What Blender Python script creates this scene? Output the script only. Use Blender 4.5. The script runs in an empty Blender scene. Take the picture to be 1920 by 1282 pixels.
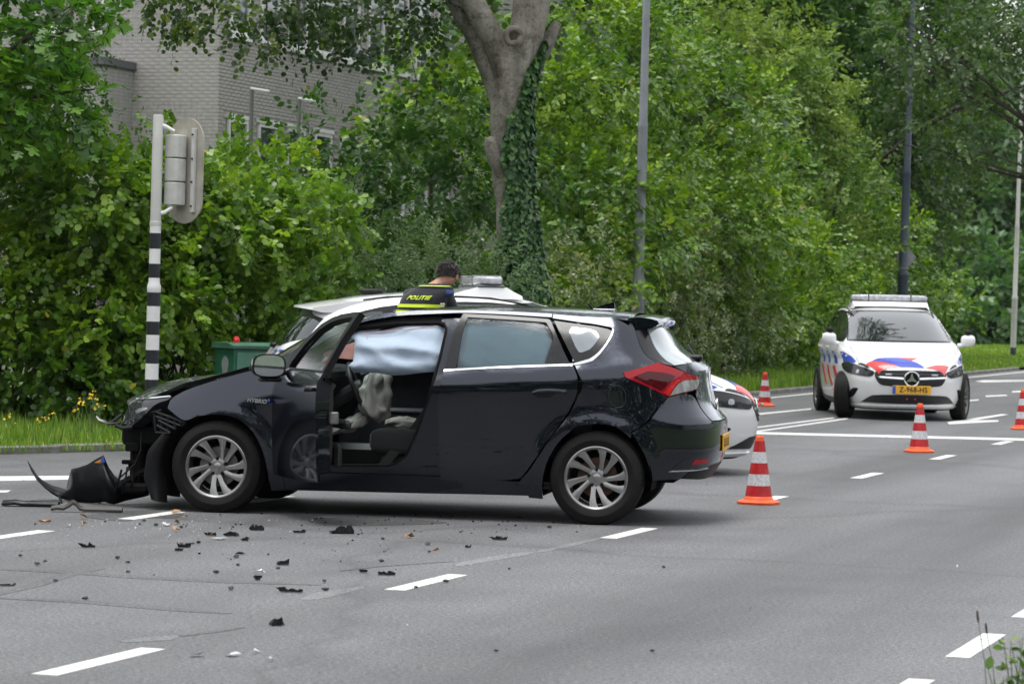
import bpy, math, random
import numpy as np
from mathutils import Matrix, Vector, geometry, noise
rng = np.random.default_rng(7)
random.seed(7)
PI = math.pi
scene = bpy.context.scene
COL = scene.collection
rad = math.radians

# ------------------------------------------------------------------ camera
CAM_H = 1.465; FPX = 5600.0; ROLL = rad(1.2); PITCH = math.atan(72.0/FPX)
cam_data = bpy.data.cameras.new('camera'); cam = bpy.data.objects.new('camera', cam_data); COL.objects.link(cam)
cam_data.sensor_width = 36.0; cam_data.lens = 36.0*FPX/1920.0
cam_data.clip_start = 0.5; cam_data.clip_end = 3000.0
_up0 = Vector((0, math.sin(PITCH), math.cos(PITCH))); _fw = Vector((0, math.cos(PITCH), -math.sin(PITCH))); _x = Vector((1, 0, 0))
_r = _x*math.cos(ROLL) + _up0*math.sin(ROLL); _u = -_x*math.sin(ROLL) + _up0*math.cos(ROLL)
M = Matrix.Identity(4)
for _i in range(3): M[_i][0] = _r[_i]; M[_i][1] = _u[_i]; M[_i][2] = -_fw[_i]
M[2][3] = CAM_H
cam.matrix_world = M
cam_data.dof.use_dof = True; cam_data.dof.focus_distance = 20.3; cam_data.dof.aperture_fstop = 7.1
scene.camera = cam

# ------------------------------------------------------------------ sky, sun, exposure (overcast, light rain)
SUN_EL, SUN_AZ = 81.0, 232.0
world = bpy.data.worlds.new('World'); scene.world = world; world.use_nodes = True
_nt = world.node_tree; _nt.nodes.clear()
_sky = _nt.nodes.new('ShaderNodeTexSky'); _sky.sky_type = 'NISHITA'; _sky.sun_disc = False
_sky.sun_elevation = rad(SUN_EL); _sky.sun_rotation = rad(SUN_AZ); _sky.air_density = 1.0; _sky.dust_density = 1.0; _sky.ozone_density = 1.0
_hsv = _nt.nodes.new('ShaderNodeHueSaturation'); _hsv.inputs['Saturation'].default_value = 0.16
_mix = _nt.nodes.new('ShaderNodeMix'); _mix.data_type = 'RGBA'; _mix.inputs[0].default_value = 0.82
_mix.inputs[7].default_value = (9.6, 9.85, 10.3, 1)
_bg = _nt.nodes.new('ShaderNodeBackground'); _bg.inputs['Strength'].default_value = 0.07
_wo = _nt.nodes.new('ShaderNodeOutputWorld')
_nt.links.new(_sky.outputs[0], _hsv.inputs['Color']); _nt.links.new(_hsv.outputs[0], _mix.inputs[6])
_nt.links.new(_mix.outputs[2], _bg.inputs[0]); _nt.links.new(_bg.outputs[0], _wo.inputs[0])
sun_d = bpy.data.lights.new('sun', 'SUN'); sun_d.energy = 1.4; sun_d.angle = rad(30); sun_d.color = (1.0, 0.975, 0.94)
sun = bpy.data.objects.new('sun', sun_d); COL.objects.link(sun)
_a, _e = rad(SUN_AZ), rad(SUN_EL)
_sd = Vector((math.sin(_a)*math.cos(_e), math.cos(_a)*math.cos(_e), math.sin(_e)))
sun.rotation_euler = (-_sd).to_track_quat('-Z', 'Y').to_euler()
sun.location = (0, 0, 60)
scene.view_settings.view_transform = 'Standard'; scene.view_settings.look = 'None'
scene.view_settings.exposure = 1.12; scene.view_settings.gamma = 1.0
scene.cycles.use_denoising = True
scene.cycles.max_bounces = 7; scene.cycles.diffuse_bounces = 3; scene.cycles.glossy_bounces = 4
scene.cycles.transmission_bounces = 5; scene.cycles.transparent_max_bounces = 10
scene.cycles.caustics_reflective = False; scene.cycles.caustics_refractive = False
scene.cycles.sample_clamp_indirect = 6.0

# ------------------------------------------------------------------ where a sight line meets the ground / a depth
def sight(x, y):
    u = x - 960.0; v = 641.0 - y
    uw = u*math.cos(ROLL) - v*math.sin(ROLL); vw = u*math.sin(ROLL) + v*math.cos(ROLL)
    return (uw, FPX*math.cos(PITCH) + vw*math.sin(PITCH), vw*math.cos(PITCH) - FPX*math.sin(PITCH))
def ground_at(x, y, z=0.0):
    d = sight(x, y); t = (z - CAM_H)/d[2]; return Vector((d[0]*t, d[1]*t, z))
def at_depth(x, y, Y):
    d = sight(x, y); t = Y/d[1]; return Vector((d[0]*t, Y, CAM_H + d[2]*t))
ROAD_U = Vector((0.312, 0.950, 0)).normalized(); ROAD_N = Vector((ROAD_U.y, -ROAD_U.x, 0))   # along the road / to its right

# ------------------------------------------------------------------ materials
MATS = {}
def node_mat(name):
    m = bpy.data.materials.new(name); m.use_nodes = True
    nt = m.node_tree; b = nt.nodes['Principled BSDF']
    MATS[name] = m
    return m, nt, b
def setp(b, **k):
    names = {'col': 'Base Color', 'rough': 'Roughness', 'metal': 'Metallic', 'spec': 'Specular IOR Level', 'coat': 'Coat Weight',
             'coatr': 'Coat Roughness', 'trans': 'Transmission Weight', 'ior': 'IOR', 'alpha': 'Alpha', 'sheen': 'Sheen Weight', 'emit': 'Emission Strength'}
    for a, v in k.items():
        if a == 'col' and len(v) == 3: v = (*v, 1)
        b.inputs[names[a]].default_value = v
def tex_noise(nt, scale, detail=4, rough=0.55, coord='Object', dist=0.0):
    tc = nt.nodes.new('ShaderNodeTexCoord'); n = nt.nodes.new('ShaderNodeTexNoise')
    n.inputs['Scale'].default_value = scale; n.inputs['Detail'].default_value = detail; n.inputs['Roughness'].default_value = rough; n.inputs['Distortion'].default_value = dist
    nt.links.new(tc.outputs[coord], n.inputs['Vector']); return n
def ramp(nt, src, stops):
    r = nt.nodes.new('ShaderNodeValToRGB'); el = r.color_ramp.elements
    while len(el) > 1: el.remove(el[-1])
    el[0].position = stops[0][0]; el[0].color = (*stops[0][1], 1)
    for p, c in stops[1:]:
        e = el.new(p); e.color = (*c, 1)
    nt.links.new(src, r.inputs[0]); return r
def mixc(nt, fac, a, b, mode='MIX'):
    m = nt.nodes.new('ShaderNodeMix'); m.data_type = 'RGBA'; m.blend_type = mode
    for sock, v in ((m.inputs[0], fac), (m.inputs[6], a), (m.inputs[7], b)):
        if hasattr(v, 'is_output') or isinstance(v, bpy.types.NodeSocket): nt.links.new(v, sock)
        elif isinstance(v, (int, float)): sock.default_value = v
        else: sock.default_value = (*v, 1)
    return m.outputs[2]
def bump(nt, b, src, strength=0.2, dist=0.01, coat=False):
    n = nt.nodes.new('ShaderNodeBump'); n.inputs['Strength'].default_value = strength; n.inputs['Distance'].default_value = dist
    nt.links.new(src, n.inputs['Height']); nt.links.new(n.outputs[0], b.inputs['Normal'])
    if coat: nt.links.new(n.outputs[0], b.inputs['Coat Normal'])
    return n
def plain(name, col, rough=0.5, metal=0.0, var=0.12, scale=9.0, bmp=0.0, bscale=60, **k):
    """a surface with a slightly uneven colour and gloss"""
    m, nt, b = node_mat(name); setp(b, rough=rough, metal=metal, **k)
    n = tex_noise(nt, scale)
    lo = tuple(c*(1-var) for c in col); hi = tuple(min(1, c*(1+var)) for c in col)
    r = ramp(nt, n.outputs['Fac'], [(0.3, lo), (0.7, hi)]); nt.links.new(r.outputs[0], b.inputs['Base Color'])
    rr = nt.nodes.new('ShaderNodeMapRange'); rr.inputs[3].default_value = max(0.02, rough-0.07); rr.inputs[4].default_value = min(1, rough+0.09)
    nt.links.new(n.outputs['Fac'], rr.inputs[0]); nt.links.new(rr.outputs[0], b.inputs['Roughness'])
    if bmp:
        n2 = tex_noise(nt, bscale, 3); bump(nt, b, n2.outputs['Fac'], bmp, 0.004)
    return m

# ------------------------------------------------------------------ mesh building
class MB:
    """collects geometry for one mesh object"""
    def __init__(s): s.v = []; s.f = []; s.m = []
    def add(s, vs, fs, mat=0, T=None):
        o = len(s.v)
        if T is not None: vs = [tuple(T @ Vector(p)) for p in vs]
        s.v.extend([tuple(p) for p in vs]); s.f.extend([tuple(i+o for i in f) for f in fs]); s.m.extend([mat]*len(fs)); return s
    def box(s, lo, hi, mat=0, T=None, bev=0.0):
        x0, y0, z0 = lo; x1, y1, z1 = hi
        if bev <= 0:
            vs = [(x0,y0,z0),(x1,y0,z0),(x1,y1,z0),(x0,y1,z0),(x0,y0,z1),(x1,y0,z1),(x1,y1,z1),(x0,y1,z1)]
            return s.add(vs, [(0,3,2,1),(4,5,6,7),(0,1,5,4),(1,2,6,5),(2,3,7,6),(3,0,4,7)], mat, T)
        b = min(bev, (x1-x0)*.45, (y1-y0)*.45, (z1-z0)*.45)
        vs = []; idx = {}
        for ix in (0, 1):
            for iy in (0, 1):
                for iz in (0, 1):
                    X = (x0, x1)[ix]; Y = (y0, y1)[iy]; Z = (z0, z1)[iz]; sx = (b, -b)[ix]; sy = (b, -b)[iy]; sz = (b, -b)[iz]
                    idx[ix, iy, iz] = len(vs); vs += [(X, Y+sy, Z+sz), (X+sx, Y, Z+sz), (X+sx, Y+sy, Z)]
        I = lambda a, b_, c, k: idx[a, b_, c]+k
        fs = [(I(0,0,0,0),I(0,0,1,0),I(0,1,1,0),I(0,1,0,0)),(I(1,0,0,0),I(1,1,0,0),I(1,1,1,0),I(1,0,1,0)),
              (I(0,0,0,1),I(1,0,0,1),I(1,0,1,1),I(0,0,1,1)),(I(0,1,0,1),I(0,1,1,1),I(1,1,1,1),I(1,1,0,1)),
              (I(0,0,0,2),I(0,1,0,2),I(1,1,0,2),I(1,0,0,2)),(I(0,0,1,2),I(1,0,1,2),I(1,1,1,2),I(0,1,1,2))]
        for a in (0, 1):
            for c in (0, 1):
                fs.append((I(0,a,c,1),I(1,a,c,1),I(1,a,c,2),I(0,a,c,2))); fs.append((I(a,0,c,0),I(a,1,c,0),I(a,1,c,2),I(a,0,c,2))); fs.append((I(a,c,0,0),I(a,c,1,0),I(a,c,1,1),I(a,c,0,1)))
        for k, i in idx.items(): fs.append((i, i+1, i+2))
        return s.add(vs, fs, mat, T)
    def tube(s, pts, r, n=8, mat=0, cap=True, T=None, flat=1.0, closed=False):
        P = [Vector(p) for p in pts]; R = r if hasattr(r, '__len__') else [r]*len(P)
        vs = []; k = len(P); ref = None
        for i, p in enumerate(P):
            if closed: t = P[(i+1) % k]-P[i-1]
            else: t = (P[min(i+1, k-1)]-P[max(i-1, 0)])
            t.normalize()
            if ref is None:
                ref = Vector((0, 0, 1)) if abs(t.z) < 0.9 else Vector((1, 0, 0))
            a = t.cross(ref); a.normalize(); b = a.cross(t); ref = b
            for j in range(n):
                w = 2*PI*j/n; vs.append(p + a*(math.cos(w)*R[i]) + b*(math.sin(w)*R[i]*flat))
        fs = []
        for i in range(k if closed else k-1):
            i2 = (i+1) % k
            for j in range(n): fs.append((i*n+j, i*n+(j+1) % n, i2*n+(j+1) % n, i2*n+j))
        if cap and not closed: fs.append(tuple(range(n-1, -1, -1))); fs.append(tuple(range((k-1)*n, k*n)))
        return s.add(vs, fs, mat, T)
    def lathe(s, prof, n=24, axis='z', mat=0, T=None, closed=False):
        """prof: (radius, height) pairs turned about an axis"""
        vs = []
        for r, h in prof:
            for j in range(n):
                w = 2*PI*j/n; c, d = r*math.cos(w), r*math.sin(w)
                vs.append((c, d, h) if axis == 'z' else ((c, h, d) if axis == 'y' else (h, c, d)))
        fs = []; k = len(prof)
        for i in range(k if closed else k-1):
            i2 = (i+1) % k
            for j in range(n): fs.append((i*n+j, i*n+(j+1) % n, i2*n+(j+1) % n, i2*n+j))
        return s.add(vs, fs, mat, T)
    def grid(s, rows, mat=0, T=None, closed=False):
        nr, nc = len(rows), len(rows[0]); vs = [p for r in rows for p in r]; fs = []
        for i in range(nr-1):
            for j in range(nc if closed else nc-1):
                j2 = (j+1) % nc; fs.append((i*nc+j, i*nc+j2, (i+1)*nc+j2, (i+1)*nc+j))
        return s.add(vs, fs, mat, T)
    def prism(s, poly, h0, h1, axis='z', mat=0, T=None):
        """a flat outline given thickness; poly in the two other axes"""
        def p3(a, b, h): return (a, b, h) if axis == 'z' else ((a, h, b) if axis == 'y' else (h, a, b))
        k = len(poly); vs = [p3(a, b, h0) for a, b in poly]+[p3(a, b, h1) for a, b in poly]
        tri = geometry.tessellate_polygon([[Vector((a, b, 0)) for a, b in poly]])
        fs = [tuple(t) for t in tri]+[tuple(i+k for i in reversed(t)) for t in tri]
        for i in range(k): fs.append((i, (i+1) % k, (i+1) % k+k, i+k))
        return s.add(vs, fs, mat, T)
    def build(s, name, mat, parent=None, smooth=True, angle=35, flip=False):
        me = bpy.data.meshes.new(name); me.from_pydata(s.v, [], s.f)
        mats = mat if isinstance(mat, (list, tuple)) else [mat]
        for m in mats:
            if m is not None: me.materials.append(m)
        if len(mats) > 1: me.polygons.foreach_set('material_index', s.m)
        fix_normals(me)
        if smooth:
            me.polygons.foreach_set('use_smooth', [True]*len(me.polygons)); me.set_sharp_from_angle(angle=rad(angle))
        me.update()
        return link(name, me, parent)
import bmesh
def fix_normals(me):
    bm = bmesh.new(); bm.from_mesh(me); bmesh.ops.recalc_face_normals(bm, faces=bm.faces); bm.to_mesh(me); bm.free()
def link(name, me, parent=None):
    o = bpy.data.objects.new(name, me); COL.objects.link(o)
    if parent is not None: o.parent = parent
    return o
def tag(o, label=None, cat=None, group=None, kind=None):
    if label: o['label'] = label
    if cat: o['category'] = cat
    if group: o['group'] = group
    if kind: o['kind'] = kind
    return o
def thing(name, label, cat, loc=(0, 0, 0), rotz=0.0, group=None):
    o = bpy.data.objects.new(name, None); COL.objects.link(o); o.location = loc; o.rotation_euler = (0, 0, rotz); o.empty_display_size = 0.2
    return tag(o, label, cat, group)
def copy_tree(o, parent=None):
    c = o.copy(); COL.objects.link(c); c.parent = parent
    for ch in list(o.children): copy_tree(ch, c)
    return c
def pchip(xs, ys):
    xs = np.asarray(xs, float); ys = np.asarray(ys, float); h = np.diff(xs); d = np.diff(ys)/h
    m = np.zeros_like(ys); m[0] = d[0]; m[-1] = d[-1]
    for i in range(1, len(xs)-1):
        if d[i-1]*d[i] > 0:
            w1 = 2*h[i]+h[i-1]; w2 = h[i]+2*h[i-1]; m[i] = (w1+w2)/(w1/d[i-1]+w2/d[i])
    def f(x):
        x = np.clip(np.asarray(x, float), xs[0], xs[-1]); i = np.clip(np.searchsorted(xs, x)-1, 0, len(xs)-2)
        t = (x-xs[i])/h[i]; t2 = t*t; t3 = t2*t
        return ys[i]*(2*t3-3*t2+1)+h[i]*m[i]*(t3-2*t2+t)+ys[i+1]*(-2*t3+3*t2)+h[i]*m[i+1]*(t3-t2)
    return f
def soft(poly, it=2):
    """rounds an outline by corner cutting; a point (a, b, 1) stays a corner"""
    P = [(p[0], p[1], len(p) > 2) for p in poly]
    for _ in range(it):
        Q = []; k = len(P)
        for i in range(k):
            p, a, b = P[i], P[i-1], P[(i+1) % k]
            if p[2]: Q.append(p)
            else:
                Q.append((p[0]*.78+a[0]*.22, p[1]*.78+a[1]*.22, False)); Q.append((p[0]*.78+b[0]*.22, p[1]*.78+b[1]*.22, False))
        P = Q
    return [(p[0], p[1]) for p in P]
def dense(poly, step):
    out = []
    for i in range(len(poly)):
        a, b = poly[i], poly[(i+1) % len(poly)]; L = math.hypot(b[0]-a[0], b[1]-a[1]); k = max(1, int(math.ceil(L/step)))
        for j in range(k): out.append((a[0]+(b[0]-a[0])*j/k, a[1]+(b[1]-a[1])*j/k))
    return out
def inside(poly, pts):
    x, y = pts[:, 0], pts[:, 1]; r = np.zeros(len(pts), bool); k = len(poly)
    for i in range(k):
        x1, y1 = poly[i]; x2, y2 = poly[(i+1) % k]
        if y1 == y2: continue
        c = ((y1 > y) != (y2 > y)) & (x < (x2-x1)*(y-y1)/(y2-y1)+x1); r ^= c
    return r
def edge_dist(poly, pts):
    A = np.array(poly); B = np.roll(A, -1, 0); d = np.full(len(pts), 1e9)
    for a, b in zip(A, B):
        ab = b-a; L = ab@ab
        if L < 1e-12: continue
        t = np.clip(((pts-a)@ab)/L, 0, 1); d = np.minimum(d, np.hypot(*(pts-(a+t[:, None]*ab)).T))
    return d
def triang(poly, step):
    """fill an outline with an even triangle mesh -> points, triangles, boundary count"""
    P = dense(poly, step); A = np.array(P); lo, hi = A.min(0), A.max(0)
    gx, gy = np.meshgrid(np.arange(lo[0], hi[0], step), np.arange(lo[1], hi[1], step*.87)); gx = gx + (np.arange(gx.shape[0]) % 2)[:, None]*step*.5
    G_ = np.column_stack([gx.ravel(), gy.ravel()]); G_ = G_[inside(P, G_)]
    if len(G_): G_ = G_[edge_dist(P, G_) > step*.55]
    allp = [Vector(p) for p in P]+[Vector(p) for p in G_]; nb = len(P)
    r = geometry.delaunay_2d_cdt(allp, [], [list(range(nb))], 1, 1e-6)
    V, Fc, orig = r[0], r[2], r[3]
    return [(v.x, v.y) for v in V], [tuple(f) for f in Fc]
def bound_loops(faces):
    e = {}
    for f in faces:
        for i in range(len(f)): e[(f[i], f[(i+1) % len(f)])] = 1
    return [(a, b) for (a, b) in e if (b, a) not in e]
def panel(mb, poly, lift, step=0.05, thick=0.012, mat=0, rim=True, proud=0.0):
    """an outline laid on a curved surface: lift(points Nx2) -> points Nx3, unit vectors into the body"""
    P, Fc = triang(poly, step); P2 = np.array(P); Q, I = lift(P2)
    if proud: Q = Q - I*proud
    mb.add(Q.tolist(), Fc, mat)
    if rim:
        b = bound_loops(Fc); R = (Q+I*thick)
        ids = sorted({i for e in b for i in e}); k = {i: n for n, i in enumerate(ids)}; n = len(ids)
        vs = [Q[i].tolist() for i in ids]+[R[i].tolist() for i in ids]
        mb.add(vs, [(k[a], k[c], k[c]+n, k[a]+n) for a, c in b], mat)
    return mb
def text_mesh(body, size, extrude=0.0, bold=0.0, shear=0.0, align='CENTER', space=1.0):
    cu = bpy.data.curves.new('lettering', 'FONT'); cu.body = body; cu.size = size; cu.extrude = extrude; cu.offset = bold; cu.shear = shear
    cu.align_x = align; cu.align_y = 'CENTER'; cu.resolution_u = 3; cu.space_character = space
    o = bpy.data.objects.new('lettering', cu); COL.objects.link(o)
    bpy.context.view_layer.update()
    me = bpy.data.meshes.new_from_object(o.evaluated_get(bpy.context.evaluated_depsgraph_get()))
    bpy.data.objects.remove(o); bpy.data.curves.remove(cu)
    vs = [tuple(v.co) for v in me.vertices]; fs = [tuple(p.vertices) for p in me.polygons]; bpy.data.meshes.remove(me)
    return vs, fs
# ================================================================== SETTING: ground, road, markings, kerbs, verges
def RP(a, n, z=0.0):
    p = ROAD_U*a + ROAD_N*n; return Vector((p.x, p.y, z))
def road_an(p): return Vector(p).dot(ROAD_U), Vector(p).dot(ROAD_N)
def road_coords(nt, sa, sn):
    """coordinates turned into the road's own direction, stretched"""
    tc = nt.nodes.new('ShaderNodeTexCoord'); mp = nt.nodes.new('ShaderNodeMapping'); mp.vector_type = 'POINT'
    mp.inputs['Rotation'].default_value = (0, 0, math.atan2(ROAD_U.x, ROAD_U.y))
    mp2 = nt.nodes.new('ShaderNodeMapping'); mp2.inputs['Scale'].default_value = (sn, sa, 1)
    nt.links.new(tc.outputs['Object'], mp.inputs[0]); nt.links.new(mp.outputs[0], mp2.inputs[0]); return mp2.outputs[0]
def asphalt_material(name='asphalt', gain=1.0):
    m, nt, b = node_mat(name)
    fine = tex_noise(nt, 42, 3, 0.8); grit = tex_noise(nt, 120, 2, 0.6); mid = tex_noise(nt, 1.3, 5, 0.6)
    streak = nt.nodes.new('ShaderNodeTexNoise'); streak.inputs['Scale'].default_value = 1.0; streak.inputs['Detail'].default_value = 4
    nt.links.new(road_coords(nt, 0.05, 0.75), streak.inputs['Vector'])
    c1 = ramp(nt, fine.outputs['Fac'], [(0.30, (0.050, 0.050, 0.052)), (0.48, (0.118, 0.119, 0.122)), (0.70, (0.215, 0.215, 0.216))]).outputs[0]
    g = ramp(nt, grit.outputs['Fac'], [(0.30, (0.35, 0.35, 0.35)), (0.5, (1, 1, 1)), (0.72, (1.55, 1.55, 1.54))]).outputs[0]
    s = ramp(nt, streak.outputs['Fac'], [(0.33, (0.60, 0.60, 0.605)), (0.5, (0.95, 0.95, 0.955)), (0.66, (1.18, 1.18, 1.20))]).outputs[0]
    d = ramp(nt, mid.outputs['Fac'], [(0.28, (0.82, 0.82, 0.83)), (0.6, (1.05, 1.05, 1.05))]).outputs[0]
    c = mixc(nt, 1.0, c1, g, 'MULTIPLY'); c = mixc(nt, 1.0, c, s, 'MULTIPLY'); c = mixc(nt, 1.0, c, d, 'MULTIPLY')
    # repair seams and skid marks: thin dark lines with a shape of their own
    wv = nt.nodes.new('ShaderNodeTexVoronoi'); wv.feature = 'DISTANCE_TO_EDGE'; wv.inputs['Scale'].default_value = 0.16
    dn = tex_noise(nt, 0.8, 3, 0.6); tc = nt.nodes.new('ShaderNodeTexCoord')
    add = nt.nodes.new('ShaderNodeVectorMath'); add.operation = 'MULTIPLY_ADD'; nt.links.new(dn.outputs['Color'], add.inputs[0]); add.inputs[1].default_value = (0.9, 0.9, 0); nt.links.new(tc.outputs['Object'], add.inputs[2]); nt.links.new(add.outputs[0], wv.inputs['Vector'])
    crack = ramp(nt, wv.outputs['Distance'], [(0.0, (0.72, 0.72, 0.72)), (0.006, (0.9, 0.9, 0.9)), (0.02, (1, 1, 1))]).outputs[0]
    c = mixc(nt, 0.8, c, crack, 'MULTIPLY')
    if gain != 1.0: c = mixc(nt, 1.0, c, (gain, gain, gain*.985), 'MULTIPLY')
    nt.links.new(c, b.inputs['Base Color'])
    rr = nt.nodes.new('ShaderNodeMapRange'); rr.inputs[3].default_value = 0.5; rr.inputs[4].default_value = 0.78
    nt.links.new(mid.outputs['Fac'], rr.inputs[0]); nt.links.new(rr.outputs[0], b.inputs['Roughness']); setp(b, spec=0.35)
    h = mixc(nt, 0.5, fine.outputs['Fac'], grit.outputs['Fac']); bump(nt, b, h, 0.55, 0.006)
    return m
def paint_material(name, col, wear=0.42):
    m, nt, b = node_mat(name)
    n1 = tex_noise(nt, 17, 8, 0.78); n2 = tex_noise(nt, 120, 2, 0.6)
    r = ramp(nt, n1.outputs['Fac'], [(wear-0.05, (0.13, 0.13, 0.132)), (wear, col), (0.8, tuple(min(1, c*1.06) for c in col))]).outputs[0]
    g = ramp(nt, n2.outputs['Fac'], [(0.3, (0.8, 0.8, 0.8)), (0.6, (1, 1, 1))]).outputs[0]
    nt.links.new(mixc(nt, 1.0, r, g, 'MULTIPLY'), b.inputs['Base Color']); setp(b, rough=0.6); bump(nt, b, n2.outputs['Fac'], 0.3, 0.003)
    return m
M_ASPH = asphalt_material()
M_LINE = paint_material('road_paint', (0.68, 0.67, 0.645), 0.43)
M_GHOST = asphalt_material('removed_marking', 1.38)
M_SOIL = plain('soil', (0.055, 0.047, 0.028), 0.95, var=0.4, scale=3, bmp=0.6, bscale=30)
M_TURF = plain('turf', (0.055, 0.085, 0.022), 0.95, var=0.45, scale=1.2, bmp=0.6, bscale=20)
M_CONC = plain('kerb_concrete', (0.17, 0.165, 0.15), 0.9, var=0.45, scale=7, bmp=0.4, bscale=80)
M_PATH = plain('path_paving', (0.22, 0.215, 0.21), 0.85, var=0.12, scale=2)

def sheet(name, pts, z, mat, parent=None, sub=0):
    mb = MB(); P = [(p[0], p[1]) for p in pts]
    tri = geometry.tessellate_polygon([[Vector((a, b, 0)) for a, b in P]])
    mb.add([(a, b, z) for a, b in P], [tuple(t) for t in tri])
    o = mb.build(name, mat, parent, smooth=False)
    for p in o.data.polygons:
        if p.normal.z < 0: o.data.flip_normals(); break
    return o
tag(sheet('ground', [(-900, -250), (900, -250), (900, 1800), (-900, 1800)], -0.06, M_TURF), kind='structure')
KERB_L = [(-60, -75), (0, -34), (12, -22.5), (18, -17.6), (21.5, -14.75), (23.2, -13.5), (24.3, -12.85), (25.5, -12.28), (27.0, -11.98), (29.5, -11.8), (34, -11.75), (60, -11.75), (100, -11.75), (125, -11.75), (170, -10.5), (230, -6)]
kerb_pts = [RP(a, n) for a, n in KERB_L]
road = sheet('road', kerb_pts+[RP(230, 9), RP(125, -1.72+3.4), RP(40, -1.72), RP(-60, -1.72)], 0.0, M_ASPH)
tag(road, kind='structure')
MARKS = [0]
def mark(name, pts, mat):
    """a thin painted film on the road, closed at its sides"""
    MARKS[0] += 1; dz = .00012*(MARKS[0] % 16)
    mb = MB(); mb.prism([(p[0], p[1]) for p in pts], .0002, (.0034 if mat is M_LINE else .0010)+dz, 'z'); return mb.build(name, mat, road, smooth=False)
def line_piece(name, a0, a1, n, w=0.11, mat=None):
    return mark(name, [RP(a0, n-w/2), RP(a1, n-w/2), RP(a1, n+w/2), RP(a0, n+w/2)], mat or M_LINE)
for k in range(15):
    if k in (3,): pass
    line_piece('lane_dash', 10.34+3.85*k-3.85, 11.32+3.85*k-3.85, -5.26)
for k in range(12): line_piece('lane_dash', 11.92+1.95*k, 12.74+1.95*k, -8.47, 0.12)
for k in range(10): line_piece('lane_dash', 7.15+1.83*k, 8.15+1.83*k, -2.13, 0.105)
line_piece('edge_line', 34, 130, -11.3, 0.12)
def ground_strip(name, pix, mat=M_LINE):
    return mark(name, [ground_at(x, y) for x, y in pix], mat)
c5 = lambda x, y: (1360+x/3.052, 540+y/3.052)
ground_strip('stop_line', [c5(110, 822), c5(1740, 862), c5(1740, 874), c5(110, 835)])
ground_strip('lane_line', [c5(120, 802), c5(615, 741), c5(625, 746), c5(120, 809)])
ground_strip('lane_line', [c5(120, 826), c5(690, 745), c5(705, 750), c5(120, 834)])
ground_strip('lane_line', [c5(140, 722), c5(490, 689), c5(490, 696), c5(140, 731)])
ground_strip('arrow_marking', [c5(1270, 768), c5(1580, 722), c5(1620, 724), c5(1430, 757), c5(1565, 757), c5(1560, 765), c5(1280, 780)])
for pts in ([(1430, 534), (1480, 526), (1720, 524), (1720, 535), (1480, 540)], [(1490, 616), (1608, 611), (1612, 617), (1490, 623)], [(1640, 591), (1720, 587), (1720, 596), (1640, 597)], [(1385, 642), (1450, 637), (1450, 643), (1385, 649)]):
    ground_strip('far_marking', [c5(*p) for p in pts])
ground_strip('cross_line', [(-40, 893.5), (132, 892), (132, 899), (-40, 902.5)])
ground_strip('cross_line', [(-30, 920), (20, 919.5), (14, 923), (-30, 925)])
for pts in ([(555, 1124), (600, 1108), (690, 1098), (672, 1106), (600, 1124)], [(848, 1058), (905, 1045), (998, 1033), (1000, 1038), (930, 1050), (860, 1062)], [(1005, 1033), (1060, 1020), (1130, 1006), (1128, 1010), (1070, 1025), (1010, 1036)], [(215, 1202), (270, 1195), (330, 1190), (337, 1194), (320, 1200), (240, 1204)]):
    ground_strip('removed_dash', soft(pts, 1), M_GHOST)

M_SKID = asphalt_material('tyre_mark', 0.84)
def px_band(name, pix, hw, mat):
    P = [ground_at(x, y) for x, y in pix]; L_, R_ = [], []
    for i, p in enumerate(P):
        d = (P[min(i+1, len(P)-1)]-P[max(i-1, 0)]).normalized(); nv = Vector((-d.y, d.x, 0)); w = hw*(1 if 0 < i < len(P)-1 else .4); L_.append(p+nv*w); R_.append(p-nv*w)
    return mark(name, L_+R_[::-1], mat)
for pix, hw in (([(-20, 1118), (60, 1098), (130, 1076), (190, 1066)], .05), ([(-20, 1066), (120, 1072), (260, 1082), (420, 1090), (600, 1096)], .07), ([(-20, 1120), (160, 1128), (320, 1142), (430, 1150)], .06), ([(340, 1192), (400, 1184), (455, 1176)], .035), ([(640, 1070), (700, 1062), (850, 1052)], .03)):
    px_band('tyre_mark', pix, hw, M_SKID)
# kerbs: single concrete stones along the road edge, each one a block
kerb_root = thing('kerb', 'low weathered concrete kerb between the road and the grass strip', 'kerb')
def polyline_stones(root, pts, L, w, z0, z1, mat, side=1, first=None, jit=0.004):
    proto = first; seg = [(pts[i], pts[i+1]) for i in range(len(pts)-1)]; carry = 0.0
    for a, b in seg:
        d = (b-a); dl = d.length; d.normalize(); t = carry
        while t < dl:
            p = a + d*t
            if proto is None:
                mb = MB(); mb.box((0.004, 0, z0), (L-0.004, w, z1), bev=0.012); proto = mb.build('kerb_stone', mat, root); o = proto
            else:
                o = proto.copy(); COL.objects.link(o)
            o.location = (p.x, p.y, random.uniform(-jit, jit)); o.rotation_euler = (0, 0, math.atan2(d.y, d.x) + (0 if side > 0 else 0)); t += L
        carry = t-dl
    return proto
near = [RP(a, n) for a, n in KERB_L[3:11]]
near = [near[0]+(near[1]-near[0])*0.5]+near[1:]
kp = polyline_stones(kerb_root, near, 0.9, 0.14, -0.15, 0.075, M_CONC)
far_pts = [RP(a, n) for a, n in ((34.3, -11.75), (78, -11.75))]
polyline_stones(kerb_root, far_pts, 0.9, 0.14, -0.15, 0.075, M_CONC, first=kp)
med = thing('kerb', 'pale concrete kerb of the median at the bottom right corner', 'kerb')
mp_ = polyline_stones(med, [RP(15.4, -1.58), RP(6.4, -1.58)], 1.0, 0.16, -0.15, 0.09, plain('median_concrete', (0.42, 0.41, 0.39), 0.85, var=0.2, scale=9, bmp=0.4, bscale=90))
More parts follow.
